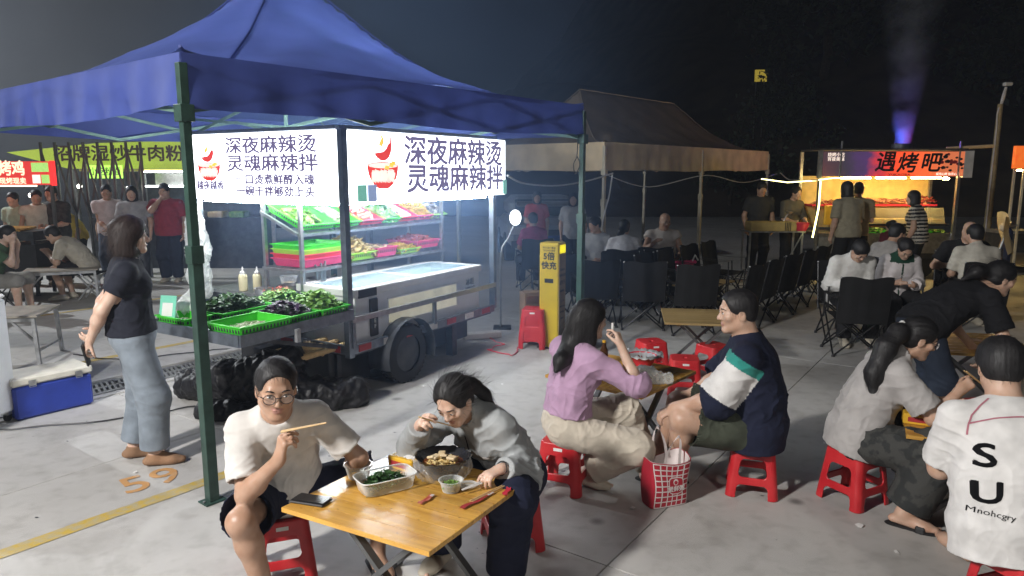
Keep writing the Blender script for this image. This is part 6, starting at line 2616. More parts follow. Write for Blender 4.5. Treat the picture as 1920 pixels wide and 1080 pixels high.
# ---------------------------------------------------------------- grill stall on the right
M('yuk_red', (.42, .05, .02), .5, var=.25, vscale=3, col2=(.14, .03, .10), ramp=(.55, .66), emit=(.55, .05, .015), estr=.10)
M('warm_panel', (.72, .55, .20), .6, var=.1)
M('led_warm', (.8, .7, .3), .5, emit=(1, .72, .26), estr=110, var=0)
M('led_lemon', (.8, .8, .3), .5, emit=(1, .90, .34), estr=7, var=0)
ys = empty('grill_stall', (5.30, 12.5, 0), R(1), 'warmly lit grill stall with a red and dark printed signboard', 'stall')


def yuk_mat():
    m = bpy.data.materials.new('signboard_print')
    m.use_nodes = True
    nt = m.node_tree
    L = nt.links.new
    b = nt.nodes['Principled BSDF']
    tc = _n(nt, 'ShaderNodeTexCoord')
    sp = _n(nt, 'ShaderNodeSeparateXYZ')
    L(tc.outputs['Object'], sp.inputs[0])
    nz = _n(nt, 'ShaderNodeTexNoise')
    nz.inputs['Scale'].default_value = 4
    nz.inputs['Detail'].default_value = 5
    L(tc.outputs['Object'], nz.inputs['Vector'])
    ad = _n(nt, 'ShaderNodeMath', operation='MULTIPLY_ADD')
    ad.inputs[1].default_value = .30
    L(nz.outputs['Fac'], ad.inputs[0])
    mr = _n(nt, 'ShaderNodeMapRange')
    mr.inputs['From Max'].default_value = 2.6
    L(sp.outputs['X'], mr.inputs['Value'])
    L(mr.outputs[0], ad.inputs[2])
    r = _n(nt, 'ShaderNodeValToRGB')
    e = r.color_ramp.elements
    e[0].position = .12
    e[0].color = (.075, .03, .03, 1)
    e[1].position = 1.
    e[1].color = (.40, .10, .04, 1)
    for p, c in ((.30, (.03, .025, .035)), (.46, (.05, .025, .08)), (.56, (.42, .03, .03)), (.70, (.66, .06, .02)), (.92, (.60, .10, .03))):
        q = e.new(min(p, .99))
        q.color = (*c, 1)
    L(ad.outputs[0], r.inputs[0])
    L(r.outputs[0], b.inputs['Base Color'])
    L(r.outputs[0], b.inputs['Emission Color'])
    b.inputs['Emission Strength'].default_value = 1.5
    b.inputs['Roughness'].default_value = .4
    return m


sb = MB().box((1.30, -.06, 2.035), (2.46, .05, .42)).build('signboard', yuk_mat(), ys)
MB().box((.02, -.06, 2.03), (.06, .07, .46)).build('sign_edge', MATS['galv'], ys)
MB().box((2.60, -.06, 2.03), (.16, .06, .46)).build('sign_edge', MATS['white_tape'], ys)
MB().box((1.3, .35, 2.285), (2.5, .95, .025)).build('roof', MATS['cart_dark'], ys)
text_mesh('lettering', '遇', .36, MATS['dark_plastic'], sb, plane_to((1.14, -.088, 2.05), (1, 0, 0), (0, 0, 1)), bold=.008, shear=.15)
text_mesh('lettering', '烤', .36, MATS['dark_plastic'], sb, plane_to((1.52, -.088, 2.03), (1, 0, 0), (0, 0, 1)), bold=.008, shear=.15)
text_mesh('lettering', '吧', .36, MATS['dark_plastic'], sb, plane_to((1.93, -.088, 2.04), (1, 0, 0), (0, 0, 1)), bold=.008, shear=.15)
text_mesh('lettering', 'YUKAOBA', .06, MATS['dark_plastic'], sb, plane_to((1.4, -.088, 1.85), (1, 0, 0), (0, 0, 1)), sx=1.4)
text_mesh('lettering', '烧烤小吃\n宵夜美味', .075, MATS['print_pale'], sb, plane_to((.28, -.088, 2.15), (1, 0, 0), (0, 0, 1)))
text_mesh('lettering', '我用心烤 你开心吃', .05, MATS['print_pale'], sb, plane_to((2.25, -.088, 1.86), (1, 0, 0), (0, 0, 1)))
for k in range(26):
    a = random.uniform(0, 6.28)
    c_ = (2.27 + random.gauss(0, .13), 2.08 + random.gauss(0, .07))
    s_ = random.uniform(.02, .05)
    o = MB().prism([(c_[0] + s_ * math.cos(a + q), c_[1] + s_ * .7 * math.sin(a + q)) for q in (0, 1.3, 2.6, 3.8, 5.2)], -.0885 - .0003 * k, -.086, lambda p: (p.x, p.z, p.y)).build('flower_print', MATS['dark_plastic' if k % 3 else 'red_tape'], sb)
for x in (.06, 2.50):
    for y in (0, .8):
        MB().bar((x, y, .3), (x, y, 2.26), .05).build('post', MATS['steel'], ys)
for x in (.36, 2.42):
    MB().bar((x, -.10, 1.8), (x, -.10, 2.42), .022).build('sign_bracket', MATS['galv'], ys)
MB().tube([(2.3, .1, 2.30), (3.0, -.1, 2.34)], .03, 8).build('awning_pole', MATS['bamboo'], ys, True)
for k in range(3):
    MB().box((.70 + .62 * k, .02, 1.795), (.52, .035, .025)).build('lamp_tube', MATS['led_warm'], ys)
MB().lathe([(.05, 0), (.055, .03), (.02, .045)], (2.28, .0, 1.765), 14).build('bulb', MATS['led_warm'], ys, True)
MB().box((1.3, .84, 1.35), (2.4, .03, .95)).build('back_panel', MATS['warm_panel'], ys)
MB().box((1.3, .42, .80), (2.4, .84, .06)).build('counter_top', MATS['steel'], ys)
MB().box((1.3, .03, .62), (2.36, .03, .30)).build('front_panel', MATS['galv'], ys)
MB().box((1.3, .45, .42), (2.36, .80, .10)).build('chassis', MATS['cart_dark'], ys)
MB().box((1.3, .62, 1.30), (2.3, .36, .03)).build('shelf', MATS['tray_red'], ys)
MB().box((1.45, .18, 1.12), (1.95, .02, .30), Matrix.Rotation(R(-16), 3, 'X')).build('glass_guard', clear_plastic('guard_glass', (.96, .93, .80), .22, .08), ys)
MB().box((1.45, .06, .975), (2.0, .04, .035)).build('guard_rail', MATS['dark_plastic'], ys)
for k in range(9):
    MB().box((.62 + .22 * k, .45, 1.03), (.18, .36, .05)).build('skewer_tray', MATS['warm_panel' if k % 2 else 'tofu'], ys)
for x in (.7, 2.0):
    for y in (.06, .80):
        MB().tube([(x, y, .26), (x, y + .07, .26)], .26, 20).build('wheel', MATS['rubber'], ys, True)
leaf_pile('skewered_food', 2.1, .30, .10, 500, .05, MATS['sausage'], ys, 1.32, 61, .4).location = (1.3, .62, 0)
leaf_pile('dark_skewers', .5, .30, .14, 120, .05, MATS['meat_red'], ys, 1.34, 62, .4).location = (2.2, .60, 0)
leaf_pile('greens', 1.9, .24, .07, 500, .05, MATS['leaf_b'], ys, .84, 63, .5).location = (1.45, .14, 0)
leaf_pile('greens_tray', 1.9, .26, .03, 300, .06, MATS['tray_green'], ys, .835, 64, .5).location = (1.45, .13, 0)
# slanting lemon LED strip at the left corner and cable to the beige tent
o = MB().tube([(-.02, -.22, 1.74), (-.03, -.24, 1.30), (-.12, -.28, .78)], .014, 8).build('led_strip', MATS['led_lemon'], ys, True)
o = MB().tube([(-1.0, -.1, 1.78), (-.55, -.12, 1.72), (-.1, -.14, 1.75), (.20, -.12, 1.79), (.42, -.10, 1.80)], .010, 6).build('led_rope', MATS['led_lemon'], ys, True)
MB().rbox((.24, -.02, 1.15), (.13, .05, .34), .01).build('price_card', MATS['tissue_yellow'], ys)
# side table with a wooden box and a red basin
sd = empty('prep_table', (4.66, 12.6, 0), 0, 'metal prep table left of the grill stall', 'table')
MB().box((0, .1, .86), (1.0, .5, .025)).build('top', MATS['galv'], sd)
for sx in (-.46, .46):
    MB().bar((sx, -.1, 0), (sx, -.1, .85), .03).build('leg', MATS['galv'], sd)
    MB().bar((sx, .3, 0), (sx, .3, .85), .03).build('leg', MATS['galv'], sd)
MB().bar((.2, -.11, .3), (.46, -.11, .83), .02).build('brace', MATS['galv'], sd)
e = empty('wooden_box', (4.58, 12.58, .873), 0, 'shallow wooden grill box on the metal prep table', 'box')
MB().rbox((0, 0, .08), (.80, .34, .16), .01).build('box', M('box_wood', (.46, .34, .12), .6, var=.15), e)
for k in range(4):
    MB().box((.30 + .03 * k - .1, -.172, .08), (.012, .004, .15)).build('print_stripe', MATS['dark_plastic'], e)
e = empty('red_basin', (5.08, 12.50, .873), 0, 'red plastic basin at the end of the prep table', 'basin')
MB().shell([(.001, .002), (.10, .004), (.15, .14), (.16, .145), (.14, .14), (.095, .012)], n=24).build('basin', MATS['tray_red'], e, True)
e = empty('desk_fan_lamp', (4.85, 12.7, .873), 0, 'small clip lamp standing on the prep table', 'lamp')
MB().tube([(0, 0, 0), (0, 0, .16), (.05, 0, .26), (.10, 0, .30)], .012, 8).build('stem', MATS['steel'], e, True)
MB().lathe([(.02, 0), (.06, .03), (.065, .05)], (.10, 0, .28), 16).build('shade', MATS['steel'], e, True)
MB().lathe([(.05, 0), (.05, .01)], (0, 0, 0), 14).build('base', MATS['steel'], e, True)
# smoke flue with coloured light
fl = empty('smoke_flue', (6.98, 12.95, 2.29), 0, 'stubby smoke flue on the grill stall roof', 'flue')
MB().shell([(.16, 0), (.16, .10), (.17, .10), (.17, 0)], n=20).build('pipe', MATS['cart_dark'], fl, True)
for (dx, col, en) in ((-.05, (.015, .07, 1), 22), (.12, (.8, .02, .45), 6), (-.02, (.15, .75, .80), 3)):
    l = bpy.data.lights.new('flue_led', 'POINT')
    l.energy = en
    l.color = col
    l.shadow_soft_size = .16
    o = bpy.data.objects.new('flue_led', l)
    COL.objects.link(o)
    o.location = (dx, 0, .22)
    o.parent = fl

# lamp pole on the right
lp = empty('lamp_pole', (12.05, 18, 0), 0, 'leaning concrete lamp pole behind the scooter at the right', 'pole')
MB().tube([(0, 0, 0), (.0, 0, 1.8), (.0, 0, 3.55)], [.085, .075, .06], 12).build('shaft', M('pole_tan', (.34, .27, .14), .7, var=.2), lp, True)
MB().tube([(.0, -.02, 3.5), (.03, -.04, 3.75), (.06, -.05, 3.95)], [.03, .045, .03], 8).build('bracket', MATS['white_tape'], lp, True)
MB().rbox((.09, -.05, 4.02), (.2, .12, .09), .02).build('lamp_head', MATS['white_plastic'], lp)
MB().tube([(-.07, -.06, .4), (-.075, -.05, 1.8), (-.06, -.04, 3.0), (-.075, -.03, 3.3), (-.02, -.02, 3.55)], .018, 6).build('cable', MATS['white_tape'], lp, True)

# orange sign stall, mostly out of frame
os_ = empty('corner_stall', (9.05, 13.0, 0), 0, 'stall with a red and orange lit sign at the right edge', 'stall')
MB().box((.55, 0, 2.16), (1.1, .08, .40)).build('sign_box', M('sign_orange', (.5, .12, .02), .5, emit=(.95, .14, .02), estr=.8, var=.5, vscale=8, col2=(.5, .3, .05)), os_)
for x in (.05, .22):
    MB().bar((x, .02, .2), (x, .02, 1.95), .035).build('post', M('post_cream', (.6, .56, .45), .5), os_)  # posts in one even pale cream
MB().box((.5, .3, .8), (1.0, .5, .06)).build('counter', MATS['galv'], os_)
MB().box((.5, .3, .6), (1.0, .5, .35)).build('cabinet', MATS['cart_dark'], os_)
for x in (.1, .9):
    MB().bar((x, .3, 0), (x, .3, .45), .04).build('leg', MATS['cart_dark'], os_)
MB().box((.6, .1, 1.93), (.9, .03, .025)).build('lamp_tube', MATS['led_warm'], os_)

# scooter with a pale wind cover
sct = empty('scooter', (8.35, 11.2, 0), R(62), 'parked scooter draped with a pale cover at the right edge', 'scooter')
for y in (-.62, .62):
    MB().tube([(-.05, y, .25), (.05, y, .25)], .25, 22).build('wheel', MATS['rubber'], sct, True)
    MB().tube([(-.055, y, .25), (.055, y, .25)], .13, 16).build('rim', MATS['steel'], sct, True)
MB().rbox((0, 0, .36), (.26, .8, .10), .03).build('footboard', MATS['dark_plastic'], sct)
MB().rbox((0, -.42, .60), (.30, .55, .34), .08).build('rear_body', M('scooter_blue', (.03, .04, .09), .25, .2), sct)
MB().rbox((0, -.40, .82), (.27, .62, .09), .04).build('saddle', MATS['dark_plastic'], sct)
MB().rbox((0, .42, .72), (.34, .10, .60), .05).build('front_shield', MATS['scooter_blue'], sct)
MB().tube([(0, .60, .28), (0, .42, 1.05)], .03, 10).build('fork', MATS['steel'], sct, True)
MB().tube([(-.34, .36, 1.08), (-.15, .42, 1.05), (.15, .42, 1.05), (.34, .36, 1.08)], .016, 8).build('handlebar', MATS['steel'], sct, True)
MB().rbox((0, .50, 1.02), (.2, .10, .14), .04).build('headlight', MATS['white_tape'], sct)
cv = MB()
cv.grid(12, 10, lambda u, v: ((u - .5) * (.80 - .25 * v), .46 - .10 * v + .05 * math.sin(u * 7 + v * 3) + .12 * abs(u - .5), 1.22 - .62 * v + .04 * math.sin(u * 9)))
cv.build('wind_cover', M('cover_pale', (.46, .40, .28), .7, var=.1, transl=.2, bump=.3, bscale=12), sct, 'all')

# small work lamp on a gooseneck at the cart tail
wl = empty('work_lamp', (-.12, 8.55, 0), 0, 'small white work lamp on a bent pipe behind the cart', 'lamp')
MB().tube([(-.02, 0, 0), (-.02, 0, .85), (.0, 0, 1.0), (.08, 0, 1.12), (.16, -.02, 1.30)], .012, 8).build('stem', MATS['steel'], wl, True)
MB().rbox((0, 0, .01), (.22, .22, .02), .006).build('base', MATS['dark_plastic'], wl)
hd = MB().lathe([(.05, .03), (.085, .0), (.088, -.02)], (.16, -.02, 1.36), 22, Matrix.Rotation(R(80), 3, 'X') @ Matrix.Diagonal((.85, 1.15, 1))).build('housing', MATS['white_plastic'], wl)
MB().ball((.16, -.045, 1.36), (.066, .02, .088), 20, 12).build('lit_face', M('lamp_face', (.8, .8, .8), .5, emit=(1, 1, .97), estr=14, var=0), wl, 'all')

# cables hanging under the canopies
for k, (pts, r_, m_, lb) in enumerate((
        ([(-.05, 7.95, 1.86), (.15, 8.8, 1.76), (.6, 9.5, 1.72), (1.1, 10.2, 1.78), (1.5, 10.7, 1.88)], .012, 'white_plastic', 'white cable sagging from the white sign to the beige canopy'),
        ([(.63, 6.92, 2.20), (.62, 6.9, 2.05), (.59, 6.9, 1.97), (.61, 6.92, 1.88), (.65, 6.9, 1.97), (.62, 6.9, 2.05)], .005, 'dark_plastic', 'loop of thin wire hanging at the blue canopy leg'),
        ([(1.48, 10.6, 1.86), (1.44, 10.6, 1.55), (1.36, 10.55, 1.25), (1.34, 10.6, 1.0)], .012, 'white_plastic', 'white cable hanging down beside the beige canopy leg'),
        ([(1.4, 10.7, 1.86), (2.2, 11.5, 1.66), (3.4, 12.6, 1.84), (4.4, 13.6, 1.70), (5.5, 14.9, 1.86)], .008, 'white_tape', 'thin cable sagging along the beige canopy edge'),
        ([(5.6, 15.0, 1.88), (5.2, 13.5, 1.76), (5.0, 12.6, 1.75), (5.25, 12.3, 1.76)], .012, 'white_tape', 'pale cable from the beige canopy to the grill stall'))):
    P_ = []
    for i in range(len(pts) - 1):
        p0, p1, p2, p3 = (Vector(pts[max(0, min(len(pts) - 1, i + q))]) for q in (-1, 0, 1, 2))
        for t in range(6):
            t = t / 6
            P_.append(tuple(.5 * ((2 * p1) + (p2 - p0) * t + (2 * p0 - 5 * p1 + 4 * p2 - p3) * t * t + (3 * p1 - p0 - 3 * p2 + p3) * t ** 3)))
    P_.append(pts[-1])
    o = MB().tube(P_, r_, 6).build('hanging_cable', MATS[m_], None, True)
    tag(o, lb, 'cable')

# dim parked car behind the cart
pc = empty('parked_car', (.75, 15.2, 0), R(6), 'pale parked car seen front-on behind the yellow charger', 'car')
M('car_silver', (.30, .32, .35), .3, .5)
MB().rbox((0, .9, .62), (1.75, 2.4, .60), .12).build('body', MATS['car_silver'], pc)
MB().rbox((0, 1.3, 1.12), (1.5, 1.5, .50), .16).build('cabin', MATS['car_silver'], pc)
MB().box((0, .56, 1.13), (1.25, .03, .36), Matrix.Rotation(R(-25), 3, 'X')).build('windscreen', MATS['dark_glass'], pc)
MB().box((0, -.305, .62), (.9, .03, .16)).build('grille', MATS['dark_plastic'], pc)
MB().box((0, -.33, .40), (1.6, .06, .14)).build('bumper', MATS['dark_plastic'], pc)
MB().box((0, -.325, .52), (.44, .02, .12)).build('number_plate', MATS['label_blue'], pc)
for sx in (-1, 1):
    MB().rbox((sx * .66, -.305, .68), (.34, .04, .15), .03).build('headlight', MATS['white_plastic'], pc)
    for yy in (.2, 1.7):
        MB().tube([(sx * .80 - .10, yy, .31), (sx * .80 + .10, yy, .31)], .31, 20).build('wheel', MATS['rubber'], pc, True)
# big white floor-cushion packs at the back of the grill stall
e = empty('plastic_sack', (5.55, 11.9, 0), R(10), 'white sack standing at the foot of the grill stall', 'sack')
blob('x', 'x', 'x', (0, 0, 0), [((-.2, 0, .2), (.25, 0, .22), .18, .18)], MATS['paper_white'], .03, .02, 9, 31, zmin=.003)
x_ = bpy.context.scene.objects['x']
x_.name = 'sack'
for k_ in ('label', 'category'):
    del x_[k_]
x_.parent = e
MB().tube([(-.05, 0, .40), (.0, 0, .47), (.05, .02, .40)], .012, 6).build('tie', MATS['white_tape'], e, True)

# ---------------------------------------------------------------- people in the foreground
from mathutils.bvhtree import BVHTree

W_TEE = cloth('tee_cream', (.60, .578, .548))
W_WHITE = cloth('tee_white', (.66, .645, .63))
C_BLACK = cloth('cloth_black', (.009, .009, .011))
C_NAVY = cloth('cloth_navy', (.012, .015, .035))
C_JEAN = cloth('denim_light', (.20, .235, .275), var=.2, vscale=9)
C_JACKET = cloth('jacket_grey', (.33, .345, .35), rough=.6, spec=.4)
C_LILAC = cloth('knit_lilac', (.47, .30, .44), bump=.5, bscale=260)
C_CREAM = cloth('cotton_cream', (.56, .50, .41))
C_TEAL = cloth('cloth_teal', (.03, .26, .22))
C_OLIVE = cloth('olive_shorts', (.055, .062, .045), var=.3, vscale=6)
C_GREY = cloth('tee_grey', (.40, .38, .37))
C_CAMO = cloth('camo_dark', (.030, .032, .032), col2=(.055, .055, .052), vscale=14, ramp=(.46, .52))
M('suede_tan', (.28, .16, .09), .8, var=.15)
M('sneaker', (.50, .45, .36), .7, var=.12)
M('sandal_black', (.015, .015, .016), .6)


def print_on(p, o_name, body, size, c, xd, yd, mat, bold=0., sx=1.):
    """lettering laid onto the garment surface"""
    c, xd, yd = np.array(c, float), nrm(xd), np.array(yd, float)
    yd = nrm(yd - xd * (yd @ xd))
    n = np.cross(xd, yd)
    T = plane_to(c - np.append(p.base[:2], 0) * 1, xd, yd)
    ob = text_mesh(o_name, body, size, mat, p.o, T, bold=bold, depth=.0002, sx=sx)
    bv = BVHTree.FromPolygons([tuple(v) for v in (p.topP - p.base)], [tuple(q) for q in p.topQ])
    N = Vector(n)
    for v in ob.data.vertices:
        h = bv.ray_cast(v.co + N * .3, -N)
        if h[0] is not None:
            v.co = h[0] + N * .0035
    return ob


# the man in glasses
A = Person('man in a cream T-shirt and glasses holding chopsticks, looking at us', loc=(-1.08, 3.18), yaw=R(194), H=1.70, vox=.0055, skin='skin_tan', fat=.94, shw=.88,
           pelvis=(0, 0, .405), lean=R(18), lean2=R(32), side=R(0), head=(R(8), R(8), R(-3)), neck_fwd=.035, twist=R(10),
           rh=('w', -.955, 2.76, .735), rpole=('w', -.12, -.35, -1), lh=('w', -.80, 3.26, .49), lpole=('w', .7, -.4, -.25),
           rf=('w', -1.05, 2.80, .07), rkn=('w', -.05, -1, .9), lf=('w', -.66, 3.20, .07), lkn=('w', 1, .35, .7), toe_r=('w', .1, -1, 0), toe_l=('w', .5, -.9, 0),
           rhand=dict(fd=('w', .25, -.10, 1), pn=('w', .75, .65, -.1), curl=((.75, .75, .4), (.85, .8, .5), (1.0, .9, .6), (1.1, 1.0, .6)), thumb=(.75, .35, .6)),
           lhand=dict(fd=('w', .8, .4, -.3), pn=('w', 0, 0, -1), curl=(.3, .4, .3)), face=True)
A.body()
A.top(W_TEE, .78, loose=.010, off=.012, sleeve_loose=.018, hem=-.10, fold=.011, seed=4, name='t_shirt')
A.bottom(C_NAVY, .80, loose=.022, off=.014, name='shorts', r=(.094, .078, .07, .05))
A.shoes(MATS['sandal_black'], 'sandal')
A.hair('short', strands=700, line=.040, vol=-.003)
A.face()
A.glasses(r=.023)
print_on(A, 'lettering', 'be your own wonder', .020, A.chest + A.cf * .15 + A.d2 * .02, -A.cr * -1, A.d2, cloth('print_tan', (.42, .34, .26)))
a_ = A.palm['r'][0] + A.palm['r'][1] * .055
chopsticks_held('pale chopsticks held up by the man in glasses', tuple(a_ - np.array([.03, .01, .0])), tuple(a_ + np.array([.15, .01, .03])))

# the woman in the grey jacket
B = Person('woman in a grey jacket bent over the foil bowl, eating', loc=(.0, 3.44), yaw=R(140), H=1.62, female=True, vox=.0055, skin='skin_fair',
           pelvis=(0, 0, .40), lean=R(32), lean2=R(44), head=(R(12), R(34), R(4)), neck_fwd=.03,
           rh=('w', -.415, 3.06, .775), rpole=('w', -.5, .6, -.9), lh=('w', -.045, 2.98, .60), lpole=('w', .6, .25, -.9), shw=.94,
           rf=('w', -.34, 3.24, .07), lf=('w', -.03, 3.02, .07), rkn=('w', -.6, -.6, 1), lkn=('w', -.05, -.8, 1), toe_r=('w', -.5, -.9, 0), toe_l=('w', -.1, -1, 0),
           rhand=dict(fd=('w', .25, -.75, .55), pn=('w', .7, .2, -.6), curl=((.6, .8, .4), (.7, .8, .4), (.9, .9, .5), (1, .9, .5)), thumb=(.8, .3, .6)),
           lhand=dict(fd=('w', -.75, -.55, -.15), pn=('w', -.25, -.1, -1), curl=((.35, .6, .4), (.5, .7, .4), (.6, .7, .4), (.7, .7, .4)), thumb=(.8, .4, .5)), face=True)
B.body()
B.top(C_JACKET, 1.93, loose=.012, sleeve_loose=.010, off=.014, hem=-.08, fold=.016, seed=8, name='jacket', collar=.06)
B.bottom(C_NAVY, 1.95, loose=.030, off=.014, r=(.092, .07, .068, .05))
B.shoes(MATS['sneaker'], 'shoe')
bk = B.H(0, -.10, .01)
B.hair('pony', strands=900, line=.012, pts=[bk, bk + np.array([.045, .03, -.015]), bk + np.array([.10, .06, -.07]), bk + np.array([.15, .09, -.16])], rad=[.032, .030, .026, .012])
B.face()
a_ = B.palm['r'][0] + B.palm['r'][1] * .05
m_ = B.H(.0, .105, -.066)
chopsticks_held('chopsticks lifted to the mouth of the woman in grey', tuple(a_ - nrm(m_ - a_) * .05), tuple(m_))
chopsticks_held('torn chopstick wrapper pinched by the woman in grey', tuple(B.palm['l'][0] + B.palm['l'][1] * .05), tuple(B.palm['l'][0] + B.palm['l'][1] * .15 + np.array([0, 0, .01])), mat=MATS['paper_white'])
mb = MB()
mb.tube([tuple(B.wr['l'] + nrm(np.cross(B.wr['l'] - B.el['l'], [math.cos(t), math.sin(t), .3])) * .031) for t in np.linspace(0, 2 * math.pi, 18)], .003, 6)
B.cmb('bracelet', mb, MATS['rubber'])

# the woman in lilac
Cp = Person('long-haired woman in a lilac knit top and cream trousers, seen from behind', loc=(.32, 4.10), yaw=R(-80), H=1.63, female=True, vox=.006, skin='skin_fair',
            pelvis=(0, 0, .405), lean=R(8), lean2=R(12), twist=R(26), head=(R(8), R(4), 0),
            rh=('w', .635, 4.02, .90), rpole=('w', .5, -.25, -1), lh=('w', .80, 4.42, .56), lpole=('w', .2, .3, -1),
            rf=('w', .44, 4.10, .08), rkn=('w', 1, -.25, .12), lf=('w', .86, 4.28, .07), lkn=('w', 1, .2, .6), toe_r=('w', .8, -.5, 0), toe_l=('w', 1, .2, 0),
            rhand=dict(fd=('w', -.25, .3, .9), pn=('w', -.8, .5, 0), curl=((.5, .6, .3), (.8, .8, .4), (1, .9, .5), (1.1, .9, .5)), thumb=(.8, .4, .5)))
Cp.body()
Cp.top(C_LILAC, 1.18, loose=.014, off=.018, sleeve_loose=.022, hem=.075, fold=.011, seed=12, name='knit_top', collar=.03)
Cp.bottom(C_CREAM, 1.80, loose=.026, off=.016, fold=.012, rise=.105, r=(.092, .070, .064, .054), seed=14)
Cp.shoes(MATS['sneaker'], 'shoe')
Cp.hair('long', strands=1200, pts=[Cp.H(0, -.07, .0), Cp.H(-.02, -.085, -.12), Cp.H(.02, -.14, -.22), (.285, 4.00, .82), (.255, 3.96, .77)], rad=[.075, .072, .062, .045, .016], side_len=.05, vol=.004)
Cp.face()
o = MB().tube([(0, 0, -.03), (0, 0, .03)], .008, 10).build('cup_tube', MATS['white_plastic'], None, True)
o.name = 'drink_tube'
o.location = tuple(Cp.palm['r'][0] + Cp.palm['r'][1] * .05)
tag(o, 'white tube held at the mouth of the woman in lilac', 'drink')


# the man in navy
def paint_d(s, P):
    lab = np.zeros(len(P), int)
    S, E, Wr = s.sh['l'], s.el['l'], s.wr['l']
    ax = nrm(E - S)
    t = (P - S) @ ax / np.linalg.norm(E - S)
    dist = np.linalg.norm(P - S - np.outer((P - S) @ ax, ax), axis=1)
    side = (P - s.NB) @ s.cr * -1
    m = (dist < .13) & (side > .10)
    lab[m & (t > .02) & (t < .30)] = 2
    lab[m & (t >= .20) & (t < .90)] = 1
    lab[m & (t > .30) & (t < .95) & ((P - S) @ s.cf < -.055)] = 2
    return lab


D_ = Person('stocky man in a navy shirt with white and teal sleeve, seen from the side', loc=(1.45, 4.08), yaw=R(82), H=1.76, vox=.006, fat=1.22,
            pelvis=(0, 0, .41), lean=R(4), lean2=R(10), head=(R(6), R(4), 0), neck_fwd=.03, twist=R(-14),
            lh=('w', .96, 4.04, .52), lpole=('w', .35, -.6, -1), rh=('w', 1.10, 4.30, .50), rpole=('w', .4, .6, -1),
            lf=('w', 1.00, 4.16, .07), lkn=('w', -1, -.15, .6), rf=('w', .94, 4.42, .07), rkn=('w', -1, .3, .6), toe_r=('w', -1, .1, 0), toe_l=('w', -1, .2, 0),
            lhand=dict(fd=('w', -.75, .3, -.6), pn=('w', .1, .35, -.9), curl=(.5, .5, .3)), rhand=dict(fd=('w', -.7, -.2, -.6), pn=('w', 0, 0, -1)))
D_.body()
D_.top(None, 1.10, loose=.030, off=.020, sleeve_loose=.040, hem=-.12, fold=.012, seed=16, name='shirt', belly=.03, paint=paint_d, mats=[C_NAVY, W_WHITE, C_TEAL], collar=.02)
D_.bottom(C_OLIVE, .86, loose=.030, off=.016, name='shorts', seed=18, fold=.010, r=(.095, .082, .07, .05))
D_.shoes(MATS['sandal_black'], 'sandal')
D_.hair('short', strands=600, line=.030, vol=-.002)
D_.face()

# the ponytailed woman on the right
E_ = Person('woman in a grey shirt with a long ponytail, leaning in to eat', loc=(2.00, 3.94), yaw=R(-98), H=1.64, female=True, vox=.006,
            pelvis=(0, 0, .40), lean=R(16), lean2=R(28), head=(R(0), R(20), 0), neck_fwd=.04, fat=1.06,
            rh=('w', 2.45, 3.74, .72), rpole=('w', .0, -.5, -1), lh=('w', 2.52, 4.0, .57), lpole=('w', .2, .4, -1),
            rf=('w', 2.12, 3.60, .07), rkn=('w', .85, -.75, .7), lf=('w', 2.40, 4.0, .07), lkn=('w', 1, .1, .7), toe_r=('w', .75, -.55, 0), toe_l=('w', 1, 0, 0),
            rhand=dict(fd=('w', .75, .1, .5), pn=('w', .2, .9, -.3), curl=((.7, .9, .5), (.8, 1, .5), (1, 1, .6), (1.1, 1, .6)), thumb=(.8, .3, .5)), face=True)
E_.body()
E_.top(C_GREY, .78, loose=.022, off=.018, sleeve_loose=.028, hem=-.10, fold=.011, seed=22, name='shirt', collar=.035)
E_.bottom(C_CAMO, 1.86, loose=.038, off=.016, fold=.011, seed=24, r=(.096, .078, .074, .06))
E_.shoes(MATS['sandal_black'], 'sandal', name='slide')
pk = E_.H(0, -.105, .035)
E_.hair('pony', strands=1200, pts=[pk, pk + np.array([-.05, -.04, -.02]), pk + np.array([-.13, -.07, -.10]), pk + np.array([-.19, -.09, -.24]), pk + np.array([-.18, -.09, -.37]), pk + np.array([-.14, -.08, -.43])], rad=[.03, .048, .055, .052, .042, .014])
E_.face()
E_.glasses(r=.022)
mb = MB()
for k in range(14):
    a = k * .449
    mb.ball(pk + np.array([-.02, -.015, 0]) + np.array([.3 * math.cos(a), math.cos(a) * -.4, math.sin(a)]) * .034, .0085, 6, 4)
E_.cmb('hair_beads', mb, MATS['white_plastic'])
a_ = E_.palm['r'][0] + E_.palm['r'][1] * .04
chopsticks_held('pale chopsticks held by the ponytailed woman', tuple(a_ + np.array([-.05, .0, .05])), tuple(a_ + np.array([.14, .06, -.08])))


# the person in the lettered T-shirt
C_PINK = cloth('piping_pink', (.42, .16, .20))
F_ = Person('person in a white T-shirt with black letters on the back, at the right edge', loc=(2.13, 2.84), yaw=R(-8), H=1.74, vox=.0055, fat=1.12,
            pelvis=(0, 0, .40), lean=R(10), lean2=R(20), head=(R(-12), R(18), 0), twist=R(0),
            rh=(.22, .45, .58), lh=(-.12, .44, .56), lpole=(-.25, -.3, -1), rf=(.30, .42, .07), lf=(.06, .46, .07), lkn=(.5, 1, .3), rkn=(.6, 1, .3))
F_.body()
F_.top(None, .82, loose=.040, off=.014, sleeve_loose=.022, hem=-.13, fold=.008, seed=26, name='t_shirt', mats=[W_WHITE], vox=.0055)
F_.bottom(C_BLACK, .9, loose=.02, name='shorts')
F_.hair('short', strands=700, vol=.006, line=.0)
lc = F_.chest - F_.cf * .2
xd = F_.cr
print_on(F_, 'lettering', 'S', .135, lc - xd * .150 + F_.d2 * -.045, xd, F_.d2, C_BLACK, .003, 1.25)
print_on(F_, 'lettering', 'U', .125, lc - xd * .148 + F_.d2 * -.195, xd, F_.d2, C_BLACK, .003, 1.2)
